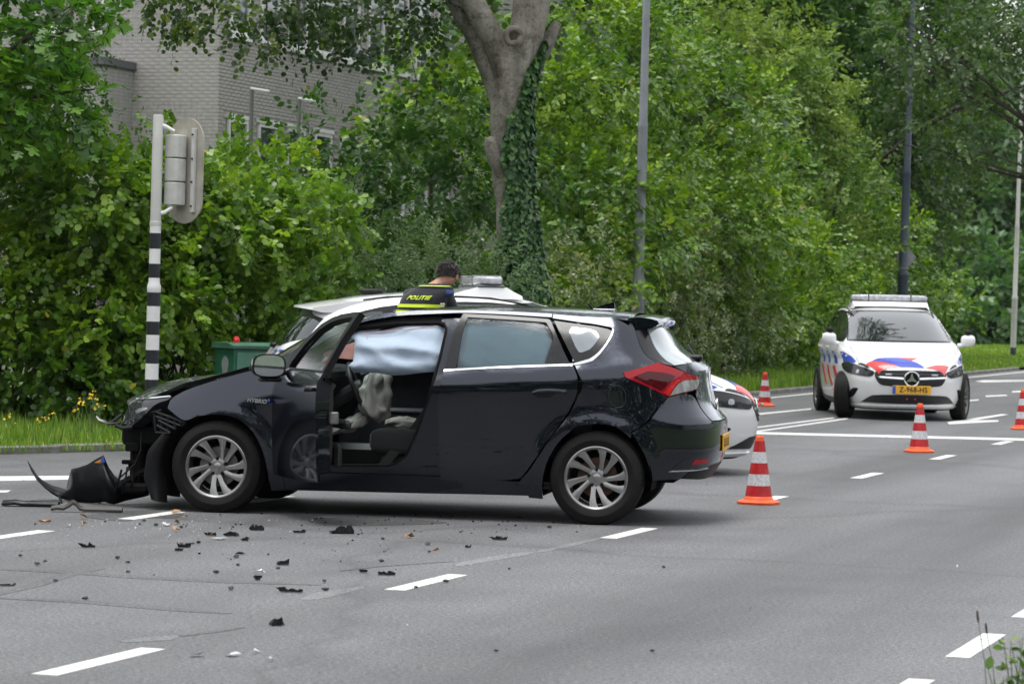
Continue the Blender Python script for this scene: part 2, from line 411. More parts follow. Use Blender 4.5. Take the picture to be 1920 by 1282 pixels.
# raised ground behind the kerbs
def verge(name, poly, z, mat):
    o = sheet(name, poly, z, mat); return tag(o, kind='structure')
off = 0.12
vl = [RP(a-0.05, n-off) for a, n in KERB_L]
verge('verge_left', vl+[RP(230, -60), RP(125, -110), RP(60, -110), RP(20, -110), RP(-60, -110)], 0.06, M_TURF)
verge('verge_median', [RP(-60, -1.58), RP(40, -1.58), RP(125, 1.85), RP(230, 9.2), RP(230, 60), RP(-60, 60)], 0.055, M_TURF)
# light cycle path crossing the far verge
path = sheet('cycle_path', [ground_at(1700, 653, 0.064), ground_at(1800, 652, 0.064), ground_at(1930, 656.5, 0.064), ground_at(2150, 668, 0.064), ground_at(2150, 676, 0.064), ground_at(1930, 664.5, 0.064), ground_at(1800, 659.5, 0.064), ground_at(1700, 658, 0.064)], 0.064, M_PATH)
tag(path, kind='structure')
# ================================================================== the crashed hatchback: shape of its side as (s, z) -> point
# local axes: x runs from nose (0) to tail, y is -half width on the driver's side, z up
A_X0, A_XF = 3.35, 1.05
a_zc = pchip([0.1, .5, .87, 1.28, 2.38, 3.35, 3.64, 4.3], [.60, .665, .735, .835, .928, .990, 1.003, .99])
a_zb = pchip([0.1, .5, .87, 1.10, 1.45, 2.42, 2.82, 3.30, 3.65, 4.3], [.735, .80, .905, .975, .985, 1.008, 1.038, 1.064, 1.09, 1.10])
_lowB = pchip([0, .10, .28, .6, .92, 1], [.80, .842, .868, .8765, .879, .8755])
_upB = pchip([0, .1, 1, 1.2], [.824, .806, .60, .53])
a_xr = pchip([.1, .30, .40, .52, .69, .715, .80, 1.0, 1.085, 1.10, 1.36, 1.45], [4.08, 4.16, 4.23, 4.265, 4.262, 4.235, 4.18, 4.135, 4.13, 4.06, 3.80, 3.70])
a_xf = pchip([.1, .5, .7, .78, .9, 1.0, 1.1, 1.5], [-.02, -.03, 0.0, .10, .30, .45, .55, .6])
def a_B(x, z):
    zc = a_zc(x); zb = a_zb(x); lo = _lowB((z-.14)/(zc-.14))
    drop = .05+.22*np.maximum(0, zb-zc-.09); v = np.clip((z-zc)/np.maximum(zb-zc, .02), 0, 1); mid = .874-drop*(v*.75+.25*v*v)
    up = _upB((z-zb)/(1.40-zb)) - (drop-.05)*np.clip(1-(z-zb)/.3, 0, 1)
    b = np.where(z < zc, lo, np.where(z < zb, mid, up))
    for ax in (.868, 3.475):        # swollen wheel arches
        r = np.hypot(x-ax, z-.30); b = b + .016*np.exp(-((r-.385)/.05)**2)*(z > .1)
    return b
def a_lift0(s, z):
    s = np.asarray(s, float); z = np.asarray(z, float); xc = np.minimum(s, A_X0)
    x = s.copy(); B = a_B(np.minimum(s, 4.2), z)
    fr = np.clip((A_XF-xc)/(A_XF-a_xf(z)), 0, .995); fac = np.where(xc < A_XF, (1-fr**2.5)**(1/2.5), 1.0)
    ph = np.clip(s-A_X0, 0, PI/2); n = 3.0
    xr = a_xr(z)
    rear = s > A_X0
    x = np.where(rear, A_X0+(xr-A_X0)*np.sin(ph)**(2/n), s)
    Br = a_B(np.minimum(x, 4.2), z)
    y = np.where(rear, -Br*np.cos(ph)**(2/n), -B*fac)
    return np.stack([x, y, z], -1)
def a_lift(P, side=-1, off=0.0):
    P = np.asarray(P, float); s, z = P[:, 0], P[:, 1]; Q = a_lift0(s, z); e = .004
    du = a_lift0(s+e, z)-a_lift0(s-e, z); dv = a_lift0(s, z+e)-a_lift0(s, z-e)
    N = np.cross(du, dv); N /= np.maximum(np.linalg.norm(N, axis=1), 1e-9)[:, None]
    N[N[:, 1] > 0.999] *= -1
    I = -N            # du x dv points outwards (towards -y)
    Q = Q + I*off
    if side > 0: Q = Q*np.array([1, -1, 1]); I = I*np.array([1, -1, 1])
    return Q, I
# ------------------------------------------------------------------ car materials
def car_paint(name, base, flake, metal=0.75, rough=0.28, drops=0.0, dirt=0.0, dirtcol=(0.2, 0.19, 0.17), cior=1.5, spec=0.5, ctint=(1, 1, 1)):
    m, nt, b = node_mat(name); setp(b, metal=metal, rough=rough, coat=1.0, coatr=0.02, spec=spec); b.inputs['Coat IOR'].default_value = cior; b.inputs['Coat Tint'].default_value = (*ctint, 1)
    n = tex_noise(nt, 1400, 2, 0.6); r = ramp(nt, n.outputs['Fac'], [(0.35, base), (0.75, flake)]).outputs[0]
    if dirt:
        d = tex_noise(nt, 5.5, 6, 0.68); r2 = ramp(nt, d.outputs['Fac'], [(0.42, (0, 0, 0)), (0.75, (dirt, dirt, dirt))]).outputs[0]
        r = mixc(nt, r2, r, dirtcol)
    nt.links.new(r, b.inputs['Base Color'])
    if drops:
        v = nt.nodes.new('ShaderNodeTexVoronoi'); v.inputs['Scale'].default_value = 170; v.inputs['Randomness'].default_value = 1.0
        tc = nt.nodes.new('ShaderNodeTexCoord'); nt.links.new(tc.outputs['Object'], v.inputs['Vector'])
        h = ramp(nt, v.outputs['Distance'], [(0.0, (1, 1, 1)), (0.28, (0.5, 0.5, 0.5)), (0.40, (0, 0, 0))]).outputs[0]
        bm_ = nt.nodes.new('ShaderNodeBump'); bm_.inputs['Strength'].default_value = drops; bm_.inputs['Distance'].default_value = 0.0016
        nt.links.new(h, bm_.inputs['Height']); nt.links.new(bm_.outputs[0], b.inputs['Coat Normal'])
    return m
def glass_tint(name, tint, gloss=1.0, rough=0.01, drops=0.0):
    """car glass: tinted see-through pane with a clear reflection"""
    m = bpy.data.materials.new(name); m.use_nodes = True; nt = m.node_tree; nt.nodes.clear()
    out = nt.nodes.new('ShaderNodeOutputMaterial'); t = nt.nodes.new('ShaderNodeBsdfTransparent'); t.inputs[0].default_value = (*tint, 1)
    g = nt.nodes.new('ShaderNodeBsdfGlossy'); g.inputs['Roughness'].default_value = rough; g.inputs[0].default_value = (gloss, gloss, gloss, 1)
    f = nt.nodes.new('ShaderNodeFresnel'); f.inputs[0].default_value = 1.52; mx = nt.nodes.new('ShaderNodeMixShader')
    if drops:
        n = tex_noise(nt, 140, 2, 0.6); bn = nt.nodes.new('ShaderNodeBump'); bn.inputs['Strength'].default_value = drops; bn.inputs['Distance'].default_value = 0.002
        nt.links.new(n.outputs['Fac'], bn.inputs['Height']); nt.links.new(bn.outputs[0], g.inputs['Normal'])
    mul = nt.nodes.new('ShaderNodeMath'); mul.operation = 'MULTIPLY_ADD'; mul.inputs[1].default_value = 1.15; mul.inputs[2].default_value = 0.0; mul.use_clamp = True
    nt.links.new(f.outputs[0], mul.inputs[0]); nt.links.new(mul.outputs[0], mx.inputs[0])
    nt.links.new(t.outputs[0], mx.inputs[1]); nt.links.new(g.outputs[0], mx.inputs[2]); nt.links.new(mx.outputs[0], out.inputs[0])
    MATS[name] = m; return m
def fabric(name, col, scale=300, bmp=0.3, wr=0.0, rough=0.85, var=0.1):
    m, nt, b = node_mat(name); setp(b, rough=rough, sheen=0.2)
    n = tex_noise(nt, 6, 4); r = ramp(nt, n.outputs['Fac'], [(0.3, tuple(c*(1-var) for c in col)), (0.7, tuple(min(1, c*(1+var)) for c in col))]).outputs[0]
    nt.links.new(r, b.inputs['Base Color'])
    if wr:
        n2 = tex_noise(nt, 9, 5, 0.6, dist=1.2); bump(nt, b, n2.outputs['Fac'], wr, 0.03)
    return m
M_NAVY = car_paint('navy_paint', (0.0025, 0.0045, 0.009), (0.013, 0.019, 0.036), 0.85, 0.20, drops=0.10, dirt=0.002, cior=1.6, spec=.15, ctint=(.82, .88, 1.0))
M_NAVYD = car_paint('navy_paint_scuffed', (0.0018, 0.003, 0.006), (0.008, 0.011, 0.020), 0.7, 0.25, drops=0.12, dirt=0.03, cior=1.52, spec=.15, ctint=(.84, .9, 1.0), dirtcol=(0.06, 0.058, 0.055))
M_HOOD = car_paint('navy_paint_leaf_sheen', (0.004, 0.006, 0.008), (0.012, 0.016, 0.022), 0.4, 0.45, drops=0.35, dirt=0.4, dirtcol=(0.035, 0.038, 0.03))  # dirt inputs here paint a dull leaf reflection into the bonnet colour
M_BLKG = plain('gloss_black_trim', (0.005, 0.005, 0.006), 0.14, var=0.1, spec=0.45)
M_BLKP = plain('black_plastic', (0.008, 0.008, 0.009), 0.45, var=0.3, scale=30, bmp=0.15, spec=0.22)
M_BLKR = plain('black_plastic_rough', (0.006, 0.006, 0.006), 0.75, var=0.4, scale=20, bmp=0.5, spec=0.12)
M_RUBB = plain('tyre_rubber', (0.0095, 0.009, 0.0088), 0.62, var=0.25, scale=24, bmp=0.25, bscale=120, spec=0.2)
M_ALLOY = plain('alloy_silver', (0.30, 0.295, 0.29), 0.30, metal=0.9, var=0.12, scale=12)
M_STEELD = plain('dull_steel', (0.20, 0.19, 0.185), 0.5, metal=0.8, var=0.3, scale=30)
M_RUST = plain('brake_rust', (0.12, 0.065, 0.045), 0.7, metal=0.4, var=0.4, scale=30)
M_CHROME = plain('chrome', (0.75, 0.75, 0.76), 0.1, metal=1.0, var=0.05)
M_GLASSD = glass_tint('car_glass', (0.76, 0.90, 0.89), drops=0.12)
M_GLASSR = glass_tint('rear_glass', (0.10, 0.14, 0.15), drops=0.1)
M_BAG = fabric('airbag_cloth', (0.36, 0.35, 0.32), wr=0.25)
M_CURT = fabric('curtain_airbag_cloth', (0.37, 0.45, 0.55), wr=0.2, var=0.05)
M_PINK = fabric('pink_airbag_tab', (0.62, 0.33, 0.29), wr=0.2)
M_SEAT = fabric('seat_cloth', (0.014, 0.014, 0.016), wr=0.1, var=0.3)
M_TRIMG = plain('grey_door_trim', (0.075, 0.08, 0.09), 0.6, var=0.15)
M_TRIMB = plain('black_interior_trim', (0.012, 0.012, 0.013), 0.55, var=0.3)
M_BELT = fabric('seat_belt_webbing', (0.012, 0.012, 0.012))
def lens(name, col, rough=0.08, **k):
    m, nt, b = node_mat(name); setp(b, col=col, rough=rough, coat=0.35, coatr=0.02, spec=0.25, **k); 
    w = nt.nodes.new('ShaderNodeTexWave'); w.inputs['Scale'].default_value = 40; w.inputs['Distortion'].default_value = 0.4
    tc = nt.nodes.new('ShaderNodeTexCoord'); nt.links.new(tc.outputs['Object'], w.inputs[0])
    r = ramp(nt, w.outputs['Fac'], [(0.2, tuple(c*.82 for c in col)), (0.8, col)]); nt.links.new(r.outputs[0], b.inputs['Base Color']); return m
M_RED = lens('red_lens', (0.36, 0.006, 0.014)); M_REDD = lens('dark_red_lens', (0.075, 0.002, 0.006)); M_REDB = lens('bright_red_lens', (0.62, 0.02, 0.014))
M_CLEAR = lens('clear_lens', (0.40, 0.40, 0.40), metal=0.5); M_HLAMP = lens('headlamp_dark', (0.025, 0.027, 0.03), 0.05); M_HLB = plain('headlamp_reflector', (0.40, 0.41, 0.43), 0.2, metal=0.9)
M_AMBER = plain('amber_label', (0.62, 0.25, 0.03), 0.5); M_BLUEL = plain('blue_label', (0.04, 0.10, 0.45), 0.5)
M_PLATE = plain('plate_yellow', (0.78, 0.40, 0.02), 0.4, var=0.06); M_PBLUE = plain('plate_blue', (0.02, 0.10, 0.50), 0.4)
M_INK = plain('plate_ink', (0.01, 0.01, 0.01), 0.5)
M_WHT = plain('white_plastic', (0.75, 0.75, 0.74), 0.4, var=0.05)
M_MIRR = plain('mirror_silver', (0.55, 0.57, 0.56), 0.02, metal=1.0, var=0.02)

def make_wheel(parent, hub, R, rimR, width, out, alloy, dark, spokes='pinwheel', name='wheel', steer=0.0):
    """wheel > tyre, brake disc, nuts, cap; out = -1 faces -y"""
    mb = MB(); n = 48; h = width/2; q = rimR
    f = lambda prof: [(r, hh*-out) for r, hh in prof]     # heights: negative = outer side when out=-1
    mb.lathe(f([(q+.008, -h*.80), (q+.012, -h*.90), (q+.002, -h*.94), (q-.010, -h*.86), (q-.018, -h*.5), (q-.022, h*.3), (q-.005, h*.8), (q+.01, h*.84)]), n, 'y')
    ns = 10
    for k in range(ns):
        a0 = 2*PI*k/ns + (0.06 if k % 2 else -0.06)
        if spokes == 'pinwheel':
            sec = [(.046, .020, -.10, -.46), (.075, .016, -.02, -.56), (.115, .016, .07, -.70), (.16, .022, .13, -.80), (q-.006, .033, .20, -.86)]
        else:
            sec = [(.046, .022, 0, -.5), (.10, .017, .0, -.66), (.15, .016, .0, -.78), (q-.006, .022, .0, -.86)]
        rows = []
        for r, w, da, d in sec:
            a = a0+da; ca, sa = math.cos(a), math.sin(a); tx, tz = -sa, ca; y0 = h*d*-out; y1 = (h*d+.026)*-out
            ring = [(r*ca-tx*w, y1, r*sa-tz*w), (r*ca-tx*w, y0-(-.004)*-out, r*sa-tz*w), (r*ca, y0, r*sa), (r*ca+tx*w, y0-(-.006)*-out, r*sa+tz*w), (r*ca+tx*w, y1, r*sa+tz*w)]
            rows.append(ring)
        mb.grid(rows, closed=True)
    mb.lathe(f([(.001, -h*.52), (.04, -h*.53), (.062, -h*.46), (.066, -h*.2), (.06, 0)]), 24, 'y')
    w_ = mb.build(name, alloy, parent, angle=30); w_.location = hub; w_.rotation_euler = (0, 0, steer)
    t = MB()
    prof = [(q-.004, -h*.80), (q+.018, -h*.97), (q+.05, -h*1.06), (R-.028, -h*.99), (R-.008, -h*.84), (R-.001, -h*.66)]
    for g in (-.45, -.15, .15, .45): prof += [(R, h*(g-.06)), (R-.007, h*(g-.035)), (R-.007, h*(g+.035)), (R, h*(g+.06))]
    prof += [(R-.001, h*.66), (R-.008, h*.84), (R-.028, h*.99), (q+.05, h*1.06), (q, h*.85)]
    t.lathe(f(prof), 64, 'y')
    for k in range(72):      # shoulder sipes
        a = 2*PI*k/72
        T = Matrix.Rotation(a, 4, 'Y')
        t.box((-.0035, h*-out*(-.95) if out > 0 else -h*.95, R-.022), (.0035, -h*.80 if out < 0 else h*.95, R-.0125), T=T) if out < 0 else None
    t.build('tyre', M_RUBB, w_, angle=28)
    d = MB(); d.lathe(f([(.03, -.01), (q*.66, -.01), (q*.66, .012), (.03, .012)]), 32, 'y'); d.build('brake_disc', dark, w_)
    d = MB(); d.lathe(f([(.02, .03), (q-.024, .03), (q-.024, .04), (.02, .04)]), 32, 'y'); d.build('dust_shield', M_BLKR, w_)
    nb = MB(); nb.lathe(f([(.001, -h*.60), (.010, -h*.60), (.012, -h*.5), (.012, -h*.3)]), 8, 'y')
    first = None
    for k in range(5):
        a = 2*PI*k/5+.35; p = (.055*math.cos(a), 0, .055*math.sin(a))
        if first is None: first = nb.build('wheel_nut', M_BLKP, w_); o = first
        else: o = first.copy(); COL.objects.link(o)
        o.location = p
    c = MB(); c.lathe(f([(.001, -h*.575), (.022, -h*.57), (.028, -h*.53), (.029, -h*.45)]), 24, 'y'); c.build('hub_cap', alloy, w_)
    return w_
def ellipse_ring(mb, c, a, b, r, T=None, n=28, axis='y'):
    pts = []
    for i in range(n):
        w = 2*PI*i/n; u, v = c[0]+a*math.cos(w), c[2]+b*math.sin(w); pts.append((u, c[1], v))
    mb.tube(pts, r, 6, closed=True, T=T)

# ------------------------------------------------------------------ the crashed hatchback
HB = thing('hatchback_car', 'dark navy hatchback with a wrecked front end and its driver door open', 'car', (-2.723, 21.307, 0), rad(-8.8))
L = lambda side=-1, off=0.0: (lambda P: a_lift(P, side, off))
def skin(name, polys, mat, parent=HB, sides=(-1,), step=.05, thick=.014, off=0.0, it=1, rim=True):
    """one panel per side"""
    out = []
    for sd in sides:
        mb = MB()
        for p in polys: panel(mb, soft(p, it) if it else p, L(sd, off), step, thick, rim=rim)
        out.append(mb.build(name, mat, parent, angle=50))
    return out
def circ_arch(cx, cz, r, a0, a1, n): return [(cx+r*math.cos(a0+(a1-a0)*i/n), cz+r*math.sin(a0+(a1-a0)*i/n), 1) for i in range(n+1)]
FENDER = [(1.287, .985, 1), (1.290, .92), (1.274, .839), (1.266, .695), (1.267, .551), (1.281, .426), (1.304, .33), (1.335, .253), (1.34, .165, 1), (1.252, .16, 1), (1.239, .26), (1.216, .376), (1.177, .481), (1.118, .576), (1.039, .637), (.95, .667), (.849, .672), (.738, .655), (.655, .622), (.612, .629), (.50, .70, 1), (.512, .765), (.623, .829), (.85, .904), (1.088, .972), (1.16, .988, 1)]
skin('fender', [FENDER], M_NAVY, step=.035)
skin('fender', [FENDER], M_NAVY, sides=(1,))
QP = [(3.127, 1.400, 1), (3.37, 1.385), (3.60, 1.385), (3.85, 1.396), (3.94, 1.392, 1), (3.935, 1.291), (3.925, 1.2), (3.901, 1.09, 1), (3.755, 1.06), (3.616, 1.03), (3.575, 1.021, 1), (3.60, .983), (3.769, .938), (3.912, .892), (4.0, .866, 1), (3.80, .75), (3.594, .628, 1), (3.597, .578), (3.55, .625), (3.487, .668), (3.394, .681), (3.336, .655), (3.221, .553), (3.144, .422), (3.113, .292), (3.114, .160, 1), (3.02, .165, 1), (2.98, .262, 1), (2.957, .276), (3.009, .326), (3.087, .446), (3.163, .564), (3.289, .733), (3.351, .862), (3.358, .977), (3.313, 1.063, 1), (3.36, 1.076), (3.45, 1.158), (3.578, 1.272), (3.60, 1.306), (3.57, 1.322), (3.521, 1.324), (3.127, 1.372, 1)]
q1 = skin('rear_quarter_panel', [QP], M_NAVY, step=.035)[0]; skin('rear_quarter_panel', [QP], M_NAVY, sides=(1,))
RD = [(2.425, 1.0, 1), (2.413, .942), (2.391, .786), (2.408, .529), (2.421, .27, 1), (2.714, .272), (2.949, .288), (2.994, .33), (3.073, .446), (3.149, .564), (3.274, .733), (3.336, .862), (3.343, .977), (3.300, 1.059, 1), (2.82, 1.033)]
rd = skin('rear_door', [RD], M_NAVY, step=.04)[0]; rdf = skin('rear_door', [RD], M_NAVY, sides=(1,))[0]
FRM = [[(2.425, 1.005, 1), (2.441, 1.134), (2.474, 1.302), (2.509, 1.388, 1), (2.548, 1.384, 1), (2.527, 1.30), (2.516, 1.174), (2.503, 1.01, 1)],
       [(2.516, 1.389, 1), (2.787, 1.381), (3.091, 1.366), (3.112, 1.36, 1), (3.095, 1.337, 1), (3.08, 1.344), (2.8, 1.357), (2.535, 1.366, 1)],
       [(3.137, 1.050, 1), (3.142, 1.15), (3.15, 1.253), (3.085, 1.345, 1), (3.114, 1.358, 1), (3.262, 1.09), (3.294, 1.062, 1)]]
GLS = [(2.51, 1.016, 1), (2.518, 1.17), (2.53, 1.362, 1), (2.8, 1.355), (3.082, 1.342), (3.148, 1.25), (3.134, 1.054, 1)]
CHR = [(2.425, .998, 1), (2.82, 1.030), (3.300, 1.056, 1), (3.300, 1.070, 1), (2.82, 1.043), (2.425, 1.011, 1)]
CHR2 = [(3.308, 1.060, 1), (3.365, 1.074), (3.45, 1.151), (3.585, 1.268), (3.606, 1.306, 1), (3.590, 1.306, 1), (3.57, 1.276), (3.445, 1.165), (3.352, 1.087), (3.305, 1.073, 1)]
for d, sd in ((rd, (-1,)), (rdf, (1,))):
    skin('window_frame', FRM, M_BLKG, d, sides=sd, off=-.001); skin('window_glass', [GLS], M_GLASSD, d, sides=sd, off=.010, thick=.004, step=.07)
    skin('chrome_strip', [CHR], M_CHROME, d, sides=sd, off=-.004, thick=.006)
QW = [(3.137, 1.358, 1), (3.521, 1.312), (3.578, 1.300), (3.56, 1.276), (3.44, 1.17), (3.345, 1.086), (3.314, 1.076, 1)]
QC = [(3.226, 1.325), (3.408, 1.304), (3.447, 1.26), (3.43, 1.234), (3.358, 1.149), (3.324, 1.148)]
skin('quarter_window', [QW], M_BLKG, sides=(-1,), off=.004); skin('quarter_window', [QW], M_BLKG, sides=(1,), off=.004)
skin('quarter_glass', [QC], plain('pale_quarter_glass', (0.20, 0.23, 0.245), 0.06, var=0.1, coat=1.0), off=.0015, thick=.002)
skin('chrome_strip', [CHR2], M_CHROME, sides=(-1,), off=-.004, thick=.006)
# door handle of the rear door: recess and bar
hb = MB(); P, I = a_lift([(3.04, .872), (3.08, .884), (3.15, .890), (3.22, .889), (3.265, .886)]); 
hb.tube([tuple(p - i*(.018 if 0 < k < 4 else .004)) for k, (p, i) in enumerate(zip(P, I))], [.010, .015, .016, .015, .011], 8, flat=1.0); hb.build('door_handle', M_NAVY, rd)
skin('handle_recess', [[(3.025, .874), (3.06, .905), (3.16, .912), (3.2, .87), (3.15, .838), (3.06, .842)]], M_BLKG, rd, off=-.0015, thick=.003)
# fuel flap ring
fl = MB(); a = np.linspace(0, 2*PI, 37)[:-1]; P, I = a_lift(np.column_stack([3.532+.062*np.cos(a), .862+.074*np.sin(a)])); fl.tube([tuple(p+i*.001) for p, i in zip(P, I)], .0022, 6, closed=True); fl.build('fuel_flap_gap', M_INK, q1)
# sill, B pillar, door jamb and roof rail (inner body seen through the door opening)
skin('rocker_panel', [[(1.26, .285, 1), (1.635, .292), (2.40, .288), (2.985, .268, 1), (3.02, .172, 1), (2.6, .170), (2.3, .165), (1.28, .158, 1)]], M_NAVY, step=.05, off=.012, thick=.05)
skin('rocker_panel', [[(1.26, .285, 1), (2.40, .288), (2.985, .268, 1), (3.02, .172, 1), (2.3, .165), (1.28, .158, 1)]], M_NAVY, sides=(1,), off=.012, thick=.05)
skin('door_jamb', [[(2.30, 1.375, 1), (2.505, 1.392, 1), (2.47, 1.30), (2.43, 1.13), (2.42, 1.0), (2.40, .9), (2.388, .75), (2.40, .53), (2.42, .28, 1), (1.30, .28, 1), (1.30, .325, 1), (1.635, .332), (2.05, .345), (2.103, .358), (2.181, .415), (2.248, .57), (2.332, .82), (2.384, 1.105), (2.405, 1.30), (2.385, 1.335), (2.34, 1.349, 1), (2.30, 1.349, 1)]], M_NAVYD, off=.034, thick=.05, step=.045)
skin('door_seal', [[(2.395, 1.30), (2.372, 1.10), (2.32, .82), (2.236, .575), (2.17, .425), (2.095, .368), (2.04, .357, 1), (1.635, .345, 1), (1.635, .333, 1), (2.05, .344, 1), (2.103, .356), (2.181, .413), (2.25, .57), (2.335, .82), (2.387, 1.105), (2.408, 1.30), (2.388, 1.338), (2.34, 1.351, 1), (2.06, 1.340, 1), (1.765, 1.304, 1), (1.765, 1.289, 1), (2.06, 1.326, 1), (2.34, 1.336, 1), (2.38, 1.325)]], M_BLKR, off=.024, thick=.05, step=.04, it=0)
RAIL = [(1.30, 1.06, 1), (1.443, 1.165), (1.58, 1.235), (1.721, 1.295), (1.938, 1.373), (2.139, 1.402), (2.436, 1.412), (2.8, 1.412), (3.12, 1.402, 1), (3.12, 1.378, 1), (2.787, 1.392), (2.51, 1.397), (2.36, 1.388), (2.06, 1.368), (1.90, 1.338), (1.762, 1.300), (1.62, 1.215), (1.45, 1.105), (1.345, 1.02, 1), (1.29, 1.01, 1)]
skin('roof_rail', [RAIL], M_NAVY, off=0.0, step=.035, thick=.05); skin('roof_rail', [RAIL], M_NAVY, sides=(1,), thick=.05)
skin('opening_frame', [[(1.45, 1.10, 1), (1.62, 1.21), (1.762, 1.30), (1.90, 1.338), (2.06, 1.366), (2.36, 1.386, 1), (2.36, 1.345, 1), (2.06, 1.334), (1.78, 1.292), (1.66, 1.19), (1.50, 1.08, 1)]], M_BLKR, off=.03, thick=.03, it=0)
# roof, windscreen, bonnet
def roof_edge(x): return np.interp(x, [1.30, 1.443, 1.58, 1.721, 1.938, 2.139, 2.436, 2.8, 3.12, 3.35, 3.55, 3.66], [1.06, 1.165, 1.235, 1.295, 1.373, 1.402, 1.412, 1.412, 1.402, 1.388, 1.376, 1.368])
def roof_top(x): return np.interp(x, [1.95, 2.1, 2.28, 2.45, 2.62, 2.85, 3.05, 3.2, 3.45, 3.66], [1.372, 1.405, 1.428, 1.443, 1.450, 1.452, 1.449, 1.444, 1.434, 1.418])
mb = MB(); rows = []
for x in np.linspace(1.96, 3.66, 40):
    ze = float(roof_edge(x)); zt = max(float(roof_top(x)), ze+.003); yw = float(-a_lift0(np.array([min(x, 3.35)]), np.array([ze]))[0, 1])
    if x > 3.35: yw = float(np.interp(x, [3.35, 3.66], [yw, yw-.03]))
    rows.append([(x, yw*t, ze+(zt-ze)*(1-abs(t)**2.6)) for t in np.linspace(-1, 1, 25)])
mb.grid(rows); mb.build('roof', M_NAVY, HB)
mb = MB(); rows = []
for i in range(14):
    t = i/13; x = 1.22+.74*t; z0 = float(np.interp(x, [1.22, 1.30, 1.443, 1.58, 1.721, 1.96], [1.0, 1.055, 1.16, 1.23, 1.29, 1.37])); yw = .79-.20*t
    rows.append([(x-.22*(1-(v)**2)*(1-t*.6), yw*v, z0+.012*(1-v*v)) for v in np.linspace(-1, 1, 17)])
mb.grid(rows); mb.build('windscreen', M_GLASSD, HB)
mb = MB(); rows = []; under = []
for i in range(26):
    t = i/25; x = .19+t*.86
    ze = float(np.interp(x, [.19, .244, .42, .607, .857, 1.05], [.705, .735, .812, .872, .942, .996])); hw = float(np.interp(x, [.19, .25, .42, .607, .857, 1.05], [.50, .56, .64, .69, .735, .75]))
    cr = .012+.035*math.sin(PI*min(1, t*1.2+.12))*.8
    buck = lambda v: .010*math.sin(7*x+4*v)*math.exp(-((x-.35)/.3)**2)+.006*noise.noise(Vector((x*6, v*4, 3)))
    rows.append([(x-.17*(1-abs(v)**2.2)*(1-t)**1.5, hw*v, ze+cr*(1-abs(v)**2.5)+buck(v)) for v in np.linspace(-1, 1, 29)])
mb.grid(rows)
o = len(mb.v); edge = [r[0] for r in rows]; edge2 = [r[-1] for r in rows]
for E_ in (edge, edge2, rows[0]): mb.grid([E_, [(p[0]+.004, p[1]*.985, p[2]-.022) for p in E_]])
mb.build('bonnet', M_HOOD, HB, angle=40)
# dark void below the bonnet edge, engine bay block, underbody, wheel housings
mb = MB(); mb.box((.46, -.66, .30), (1.30, .66, .80), bev=.05); mb.box((.30, -.50, .34), (.5, .50, .66), bev=.03); mb.build('engine_bay', M_BLKR, HB)
mb = MB(); mb.box((1.15, -.70, .17), (3.12, .70, .235), bev=.03); mb.box((3.1, -.46, .27), (4.0, .46, .40), bev=.05); mb.box((.5, -.5, .16), (1.2, .5, .3), bev=.04); mb.box((3.9, -.42, .30), (4.12, .42, .5), bev=.06); mb.build('underbody', M_BLKR, HB)
for cx in (.868, 3.475):
    for sd in (-1, 1):
        mb = MB(); prof = []
        for i in range(25):
            w = PI*(-.06+1.12*i/24); prof.append((cx+.375*math.cos(w), .31+.375*math.sin(w)))
        mb.grid([[(x, sd*.845, z) for x, z in prof], [(x, sd*.52, z) for x, z in prof]]); mb.grid([[(x, sd*.52, z) for x, z in prof], [(cx, sd*.52, .3)]*25])
        mb.build('wheel_housing', M_BLKR, HB)
for cx in (.868, 3.475):
    for sd in (-1, 1):
        make_wheel(HB, (cx, sd*.768, .312), .316, .205, .205, sd, M_ALLOY, M_RUST if cx > 2 else M_STEELD)
